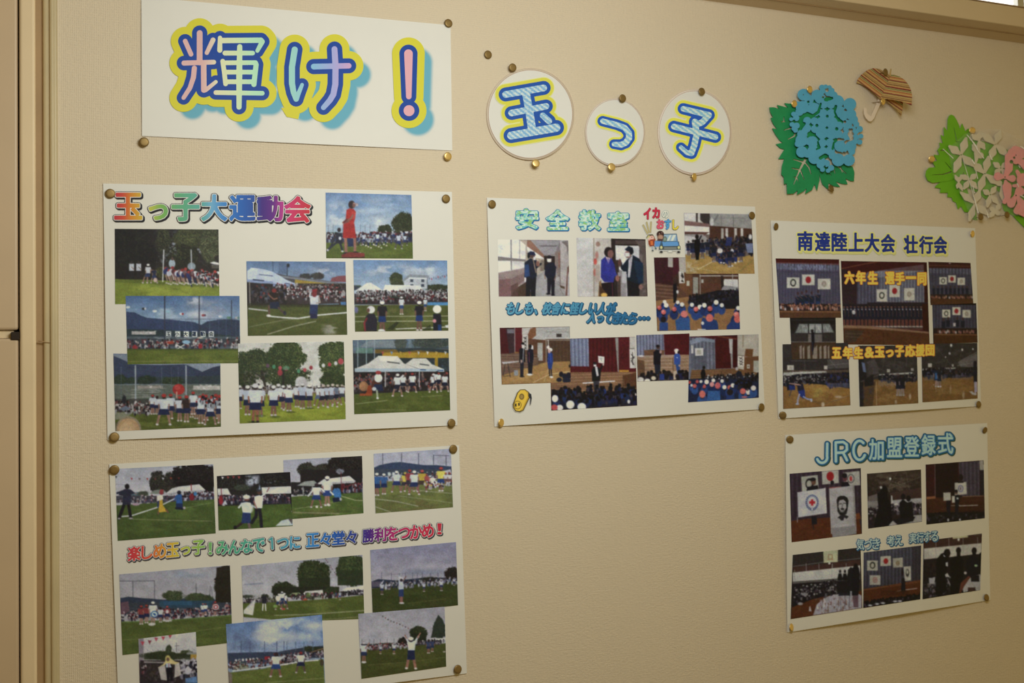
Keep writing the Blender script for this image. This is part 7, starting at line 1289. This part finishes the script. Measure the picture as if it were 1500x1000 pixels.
craft('handle', um, M_handle, lambda x, y: seg_sdf(x, y, hs, 2.5), (1262, 142, 1292, 181), lambda x, y: .008+0*x, .0010, .35, label='pale hooked handle')
craft('spike', um, M_straw, lambda x, y: poly_sdf(x, y, U1([(575,215),(592,105),(606,112),(592,218)])), (1300, 98, 1308, 114), lambda x, y: .018+0*x, .0008, .3, stripe_col(.2, 1, 30, 2))
# ivory and pink hydrangea
H2 = lambda pts: [(1355+p[0]/5.717, 160+p[1]/5.717)+((p[2]/5.717,) if len(p) > 2 else ()) for p in pts]
h2 = empty('paper_hydrangea', at1(1475, 330), 'ivory and pink cut paper hydrangea on lime leaves under clear film', 'paper flower')
vein2 = [H2(s) for s in [[(60,550,2),(150,545,3),(215,525,5)], [(240,150,2),(262,260,3)], [(165,440,2),(215,500,3)], [(255,270,2),(290,275,2)]]]
def leaf2(pts, z):
    q = H2(pts); xs = [a for a, b in q]; ys = [b for a, b in q]
    craft('leaf', h2, M_lime, lambda x, y: np.maximum(poly_sdf(x, y, q), -seg_sdf(x, y, vein2, .6)), (min(xs)-2, min(ys)-2, max(xs)+2, max(ys)+2), lambda x, y: .0012+z+.0008*np.clip((1430-x)/60, 0, 1.2)**2)
leaf2([(188,85),(200,55),(218,45),(240,55),(262,88),(280,125),(292,165),(308,115),(328,160),(335,185),(360,160),(378,185),(370,260),(330,330),(300,400),(200,350),(150,340),(98,350),(125,312),(118,280),(148,285),(128,213),(158,230),(155,145),(185,180)], .0006)
leaf2([(70,380),(120,385),(105,345),(150,350),(200,330),(300,380),(330,520),(300,560),(200,600),(60,618),(20,596),(2,555),(8,515),(30,490),(85,485),(62,440),(100,430)], .0012)
leaf2([(78,655),(100,630),(200,560),(310,520),(360,700),(420,820),(436,930),(392,918),(362,862),(330,862),(300,812),(275,838),(258,782),(232,770),(222,740),(185,735),(190,700),(122,700),(130,665)], .0002)
leaf2([(310,280),(420,250),(640,320),(780,380),(960,420),(960,800),(760,820),(560,640),(540,780),(440,700),(330,640)], 0)
leaf2([(640,790),(720,760),(829,850),(900,860),(920,960),(850,1010),(800,960),(760,920),(735,890),(660,850)], .0004)
def petals(cx, cy, tips, r=30): return [[(cx, cy, 5), ((cx+tx)/2+(tx-cx)*.08, (cy+ty)/2+(ty-cy)*.08, r), (tx, ty, r*.35)] for tx, ty in tips]
iv = []
for c in ((302,382,[(205,312),(342,245),(248,520),(400,470)],34), (587,295,[(472,200),(628,182),(548,410),(688,385)],32), (498,540,[(530,400),(400,450),(455,680),(615,625)],33), (415,790,[(302,700),(455,685),(372,930),(525,880)],30),
          (632,492,[(575,450),(690,450),(585,545),(690,560)],24), (545,715,[(490,680),(590,650),(520,815),(610,790)],24), (450,262,[(395,215),(460,190),(495,330),(425,440)],26), (372,590,[(300,555),(425,545),(325,665),(430,660)],24), (280,610,[(252,555),(300,560),(268,660),(310,680)],16), (590,850,[(545,830),(625,800),(540,900),(620,880)],22), (440,370,[(400,300),(480,400)],26), (640,640,[(600,600),(650,760)],26)):
    iv += petals(*c[:3], c[3])
ivory = lambda x, y: np.maximum(seg_sdf(x, y, [H2(s) for s in iv], 2), -seg_sdf(x, y, [H2([(c[0], c[1], 6)]) for c in ((302,382),(587,295),(498,540),(415,790),(632,492),(545,715),(372,590))], 1))
craft('blossom_lattice', h2, M_ivory, ivory, (1387, 186, 1480, 328), lambda x, y: .006+0*x, .0007, .6, label='ivory petals')
pk = [[(668,568,8),(612,562,36)],[(668,568,8),(728,580,30)],[(668,568,14),(700,500,32),(702,400,34)],[(672,600,10),(685,650,38),(690,715,30)],[(755,345,38),(800,370,44)],[(720,360,28),(760,430,30)],[(800,440,26),(850,470,44)],[(820,590,54)],[(770,520,14),(790,560,20)],[(760,725,18),(790,690,40)],[(760,725,14),(720,790,34)],[(780,740,14),(810,800,40),(770,850,30)],[(740,640,12),(790,640,16)],
      [(690,740,24),(665,775,18)],[(900,340,44),(860,360,40)],[(900,440,40),(930,520,44)],[(900,620,44),(880,700,46)],[(930,760,44),(870,830,44)],[(800,860,26),(850,880,30)]]
pink = lambda x, y: np.maximum(seg_sdf(x, y, [H2(s) for s in pk], 2), -seg_sdf(x, y, [H2([c]) for c in ((668,568,6),(722,440,16),(760,722,7),(760,385,6),(745,405,10),(740,730,0.5))], 1))
craft('blossom_lattice', h2, M_pink, pink, (1453, 210, 1530, 322), lambda x, y: .0085+0*x, .0007, .6, label='pink petals')
mc, nt, b = new_mat('clear_film'); b.inputs['Roughness'].default_value = .12; b.inputs['Alpha'].default_value = .05; b.inputs['Base Color'].default_value = (.9, .9, .88, 1)
fq = H2([(340,200),(480,170),(620,165),(700,200),(900,300),(960,420),(960,860),(700,900),(520,930),(400,930),(300,720),(235,560),(190,330)])
craft('clear_film', h2, mc, lambda x, y: poly_sdf(x, y, fq), (1385, 185, 1528, 326), lambda x, y: .0105+.0022*np.sin(x*.33+y*.09)*np.sin(y*.21+1), .0001, 1.6)
M_glint = plain('crease_glint', (0.93, 0.93, 0.95), 0.15, noise=.02)  # near-white strips standing in for glints along the film's folds
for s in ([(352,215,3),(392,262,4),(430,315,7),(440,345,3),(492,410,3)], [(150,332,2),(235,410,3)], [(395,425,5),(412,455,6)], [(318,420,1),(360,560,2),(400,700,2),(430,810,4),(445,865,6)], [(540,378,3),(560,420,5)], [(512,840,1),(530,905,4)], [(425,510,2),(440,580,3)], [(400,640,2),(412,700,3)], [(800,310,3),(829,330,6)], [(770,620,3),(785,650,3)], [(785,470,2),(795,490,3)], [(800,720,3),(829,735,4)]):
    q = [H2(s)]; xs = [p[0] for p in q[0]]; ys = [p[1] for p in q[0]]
    craft('crease_glint', h2, M_glint, lambda x, y: seg_sdf(x, y, q, .4), (min(xs)-2, min(ys)-2, max(xs)+2, max(ys)+2), lambda x, y: .0115+0*x, .0003, .3)

# ================================================================ thumbtacks
M_brass_shaded = plain('shaded_brass', (0.25, 0.165, 0.06), 0.5, metal=.6, noise=.12, nscale=300)  # one brass in two tones: dim reflections put into this colour
M_brass_lit = plain('lit_brass', (0.80, 0.58, 0.24), 0.36, metal=.8, noise=.06, nscale=300)  # the same brass, its lit look put into the colour
def lathe(prof, n=28):
    V = []; F_ = []
    for r, z in prof:
        for i in range(n): a = 2*math.pi*i/n; V.append((r*math.cos(a), z, r*math.sin(a)))
    for j in range(len(prof)-1):
        for i in range(n): F_.append((j*n+i, j*n+(i+1) % n, (j+1)*n+(i+1) % n, (j+1)*n+i))
    return V, F_
HP = [(.00001, -.00125), (.0025, -.00123), (.0040, -.00115), (.0050, -.0009), (.0055, -.0004), (.0056, -.0001), (.0053, .0002), (.0046, .00005), (.0040, -.0004), (.00001, -.0007)]
PP = [(.00001, -.0008), (.0006, -.0006), (.0006, .006), (.00035, .0085), (.00001, .0105)]
hm = {}
for nm, mt in (('d', M_brass_shaded), ('g', M_brass_lit)):
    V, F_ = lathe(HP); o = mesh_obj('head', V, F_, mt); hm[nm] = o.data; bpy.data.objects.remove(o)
V, F_ = lathe(PP, 10); o = mesh_obj('pin', V, F_, M_brass_shaded); pm = o.data; bpy.data.objects.remove(o)
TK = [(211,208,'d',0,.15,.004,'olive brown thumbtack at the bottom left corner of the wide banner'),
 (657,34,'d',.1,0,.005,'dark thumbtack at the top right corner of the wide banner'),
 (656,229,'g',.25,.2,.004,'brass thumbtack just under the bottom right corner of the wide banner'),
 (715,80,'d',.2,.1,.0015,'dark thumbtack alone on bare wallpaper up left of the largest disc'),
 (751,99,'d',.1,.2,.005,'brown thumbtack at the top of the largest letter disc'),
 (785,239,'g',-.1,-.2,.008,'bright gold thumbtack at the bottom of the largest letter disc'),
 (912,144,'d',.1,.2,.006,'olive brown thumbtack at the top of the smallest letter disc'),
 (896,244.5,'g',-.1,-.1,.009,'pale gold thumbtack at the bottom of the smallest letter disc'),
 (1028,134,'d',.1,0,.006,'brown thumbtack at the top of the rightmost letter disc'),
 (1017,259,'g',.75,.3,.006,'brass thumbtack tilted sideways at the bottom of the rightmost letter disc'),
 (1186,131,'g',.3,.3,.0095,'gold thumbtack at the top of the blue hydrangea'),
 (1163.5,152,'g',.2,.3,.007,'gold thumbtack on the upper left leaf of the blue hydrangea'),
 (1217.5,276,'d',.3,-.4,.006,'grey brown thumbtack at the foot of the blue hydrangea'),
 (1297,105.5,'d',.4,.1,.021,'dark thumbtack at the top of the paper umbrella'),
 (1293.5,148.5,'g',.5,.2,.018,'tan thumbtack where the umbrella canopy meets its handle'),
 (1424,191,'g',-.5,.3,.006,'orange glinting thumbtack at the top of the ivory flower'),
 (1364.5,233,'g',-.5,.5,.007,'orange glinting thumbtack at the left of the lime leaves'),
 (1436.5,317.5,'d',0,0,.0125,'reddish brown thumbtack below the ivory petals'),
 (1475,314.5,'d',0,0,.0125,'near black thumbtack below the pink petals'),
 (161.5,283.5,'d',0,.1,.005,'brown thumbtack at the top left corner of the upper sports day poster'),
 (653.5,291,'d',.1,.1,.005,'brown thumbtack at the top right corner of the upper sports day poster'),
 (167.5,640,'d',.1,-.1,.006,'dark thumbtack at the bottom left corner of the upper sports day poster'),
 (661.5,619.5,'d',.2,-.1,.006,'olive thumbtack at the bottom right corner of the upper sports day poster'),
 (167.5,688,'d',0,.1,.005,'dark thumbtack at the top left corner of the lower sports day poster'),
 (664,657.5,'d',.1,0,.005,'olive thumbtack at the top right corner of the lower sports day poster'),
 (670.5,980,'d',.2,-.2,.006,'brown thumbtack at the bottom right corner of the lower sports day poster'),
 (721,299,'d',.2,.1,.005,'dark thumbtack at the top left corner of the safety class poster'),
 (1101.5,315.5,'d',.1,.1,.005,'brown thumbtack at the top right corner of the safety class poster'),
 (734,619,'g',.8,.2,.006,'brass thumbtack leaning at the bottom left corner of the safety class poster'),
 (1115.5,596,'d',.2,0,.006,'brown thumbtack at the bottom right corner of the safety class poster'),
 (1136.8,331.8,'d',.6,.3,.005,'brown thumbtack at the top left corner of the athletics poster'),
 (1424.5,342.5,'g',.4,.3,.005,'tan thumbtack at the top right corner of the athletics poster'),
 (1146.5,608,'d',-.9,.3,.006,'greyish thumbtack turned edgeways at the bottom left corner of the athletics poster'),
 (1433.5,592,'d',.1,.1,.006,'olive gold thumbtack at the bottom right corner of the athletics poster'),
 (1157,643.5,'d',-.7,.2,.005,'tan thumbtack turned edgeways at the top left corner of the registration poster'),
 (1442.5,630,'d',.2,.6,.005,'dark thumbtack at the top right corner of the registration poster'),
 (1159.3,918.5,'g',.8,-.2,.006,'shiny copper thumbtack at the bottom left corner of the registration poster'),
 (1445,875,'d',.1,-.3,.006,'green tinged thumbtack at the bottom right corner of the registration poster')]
from mathutils import Euler
SH = [(S0, None), (S1, None), (S2, None), (S3, None), (S4, None), (S5, None)]
for px, py, k, ty, tx, off, lab in TK:
    base = 0.0002
    for S, _ in SH:
        q = np.array(S.q); 
        if poly_sdf(np.array([float(px)]), np.array([float(py)]), q)[0] < 6: base = float(S.off(px, py)) + .0006
    off = base+.0006 if base > .0003 else off
    o = empty('thumbtack', at1(px, py, off+.001), lab, 'thumbtack', 'brass thumbtacks on the wall')
    o.rotation_euler = Euler((tx*.5, 0, ty*.55))
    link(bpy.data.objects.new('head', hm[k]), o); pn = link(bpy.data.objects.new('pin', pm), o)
    if off > .008: pn.scale = (1, (off+.006)/.0105, 1)
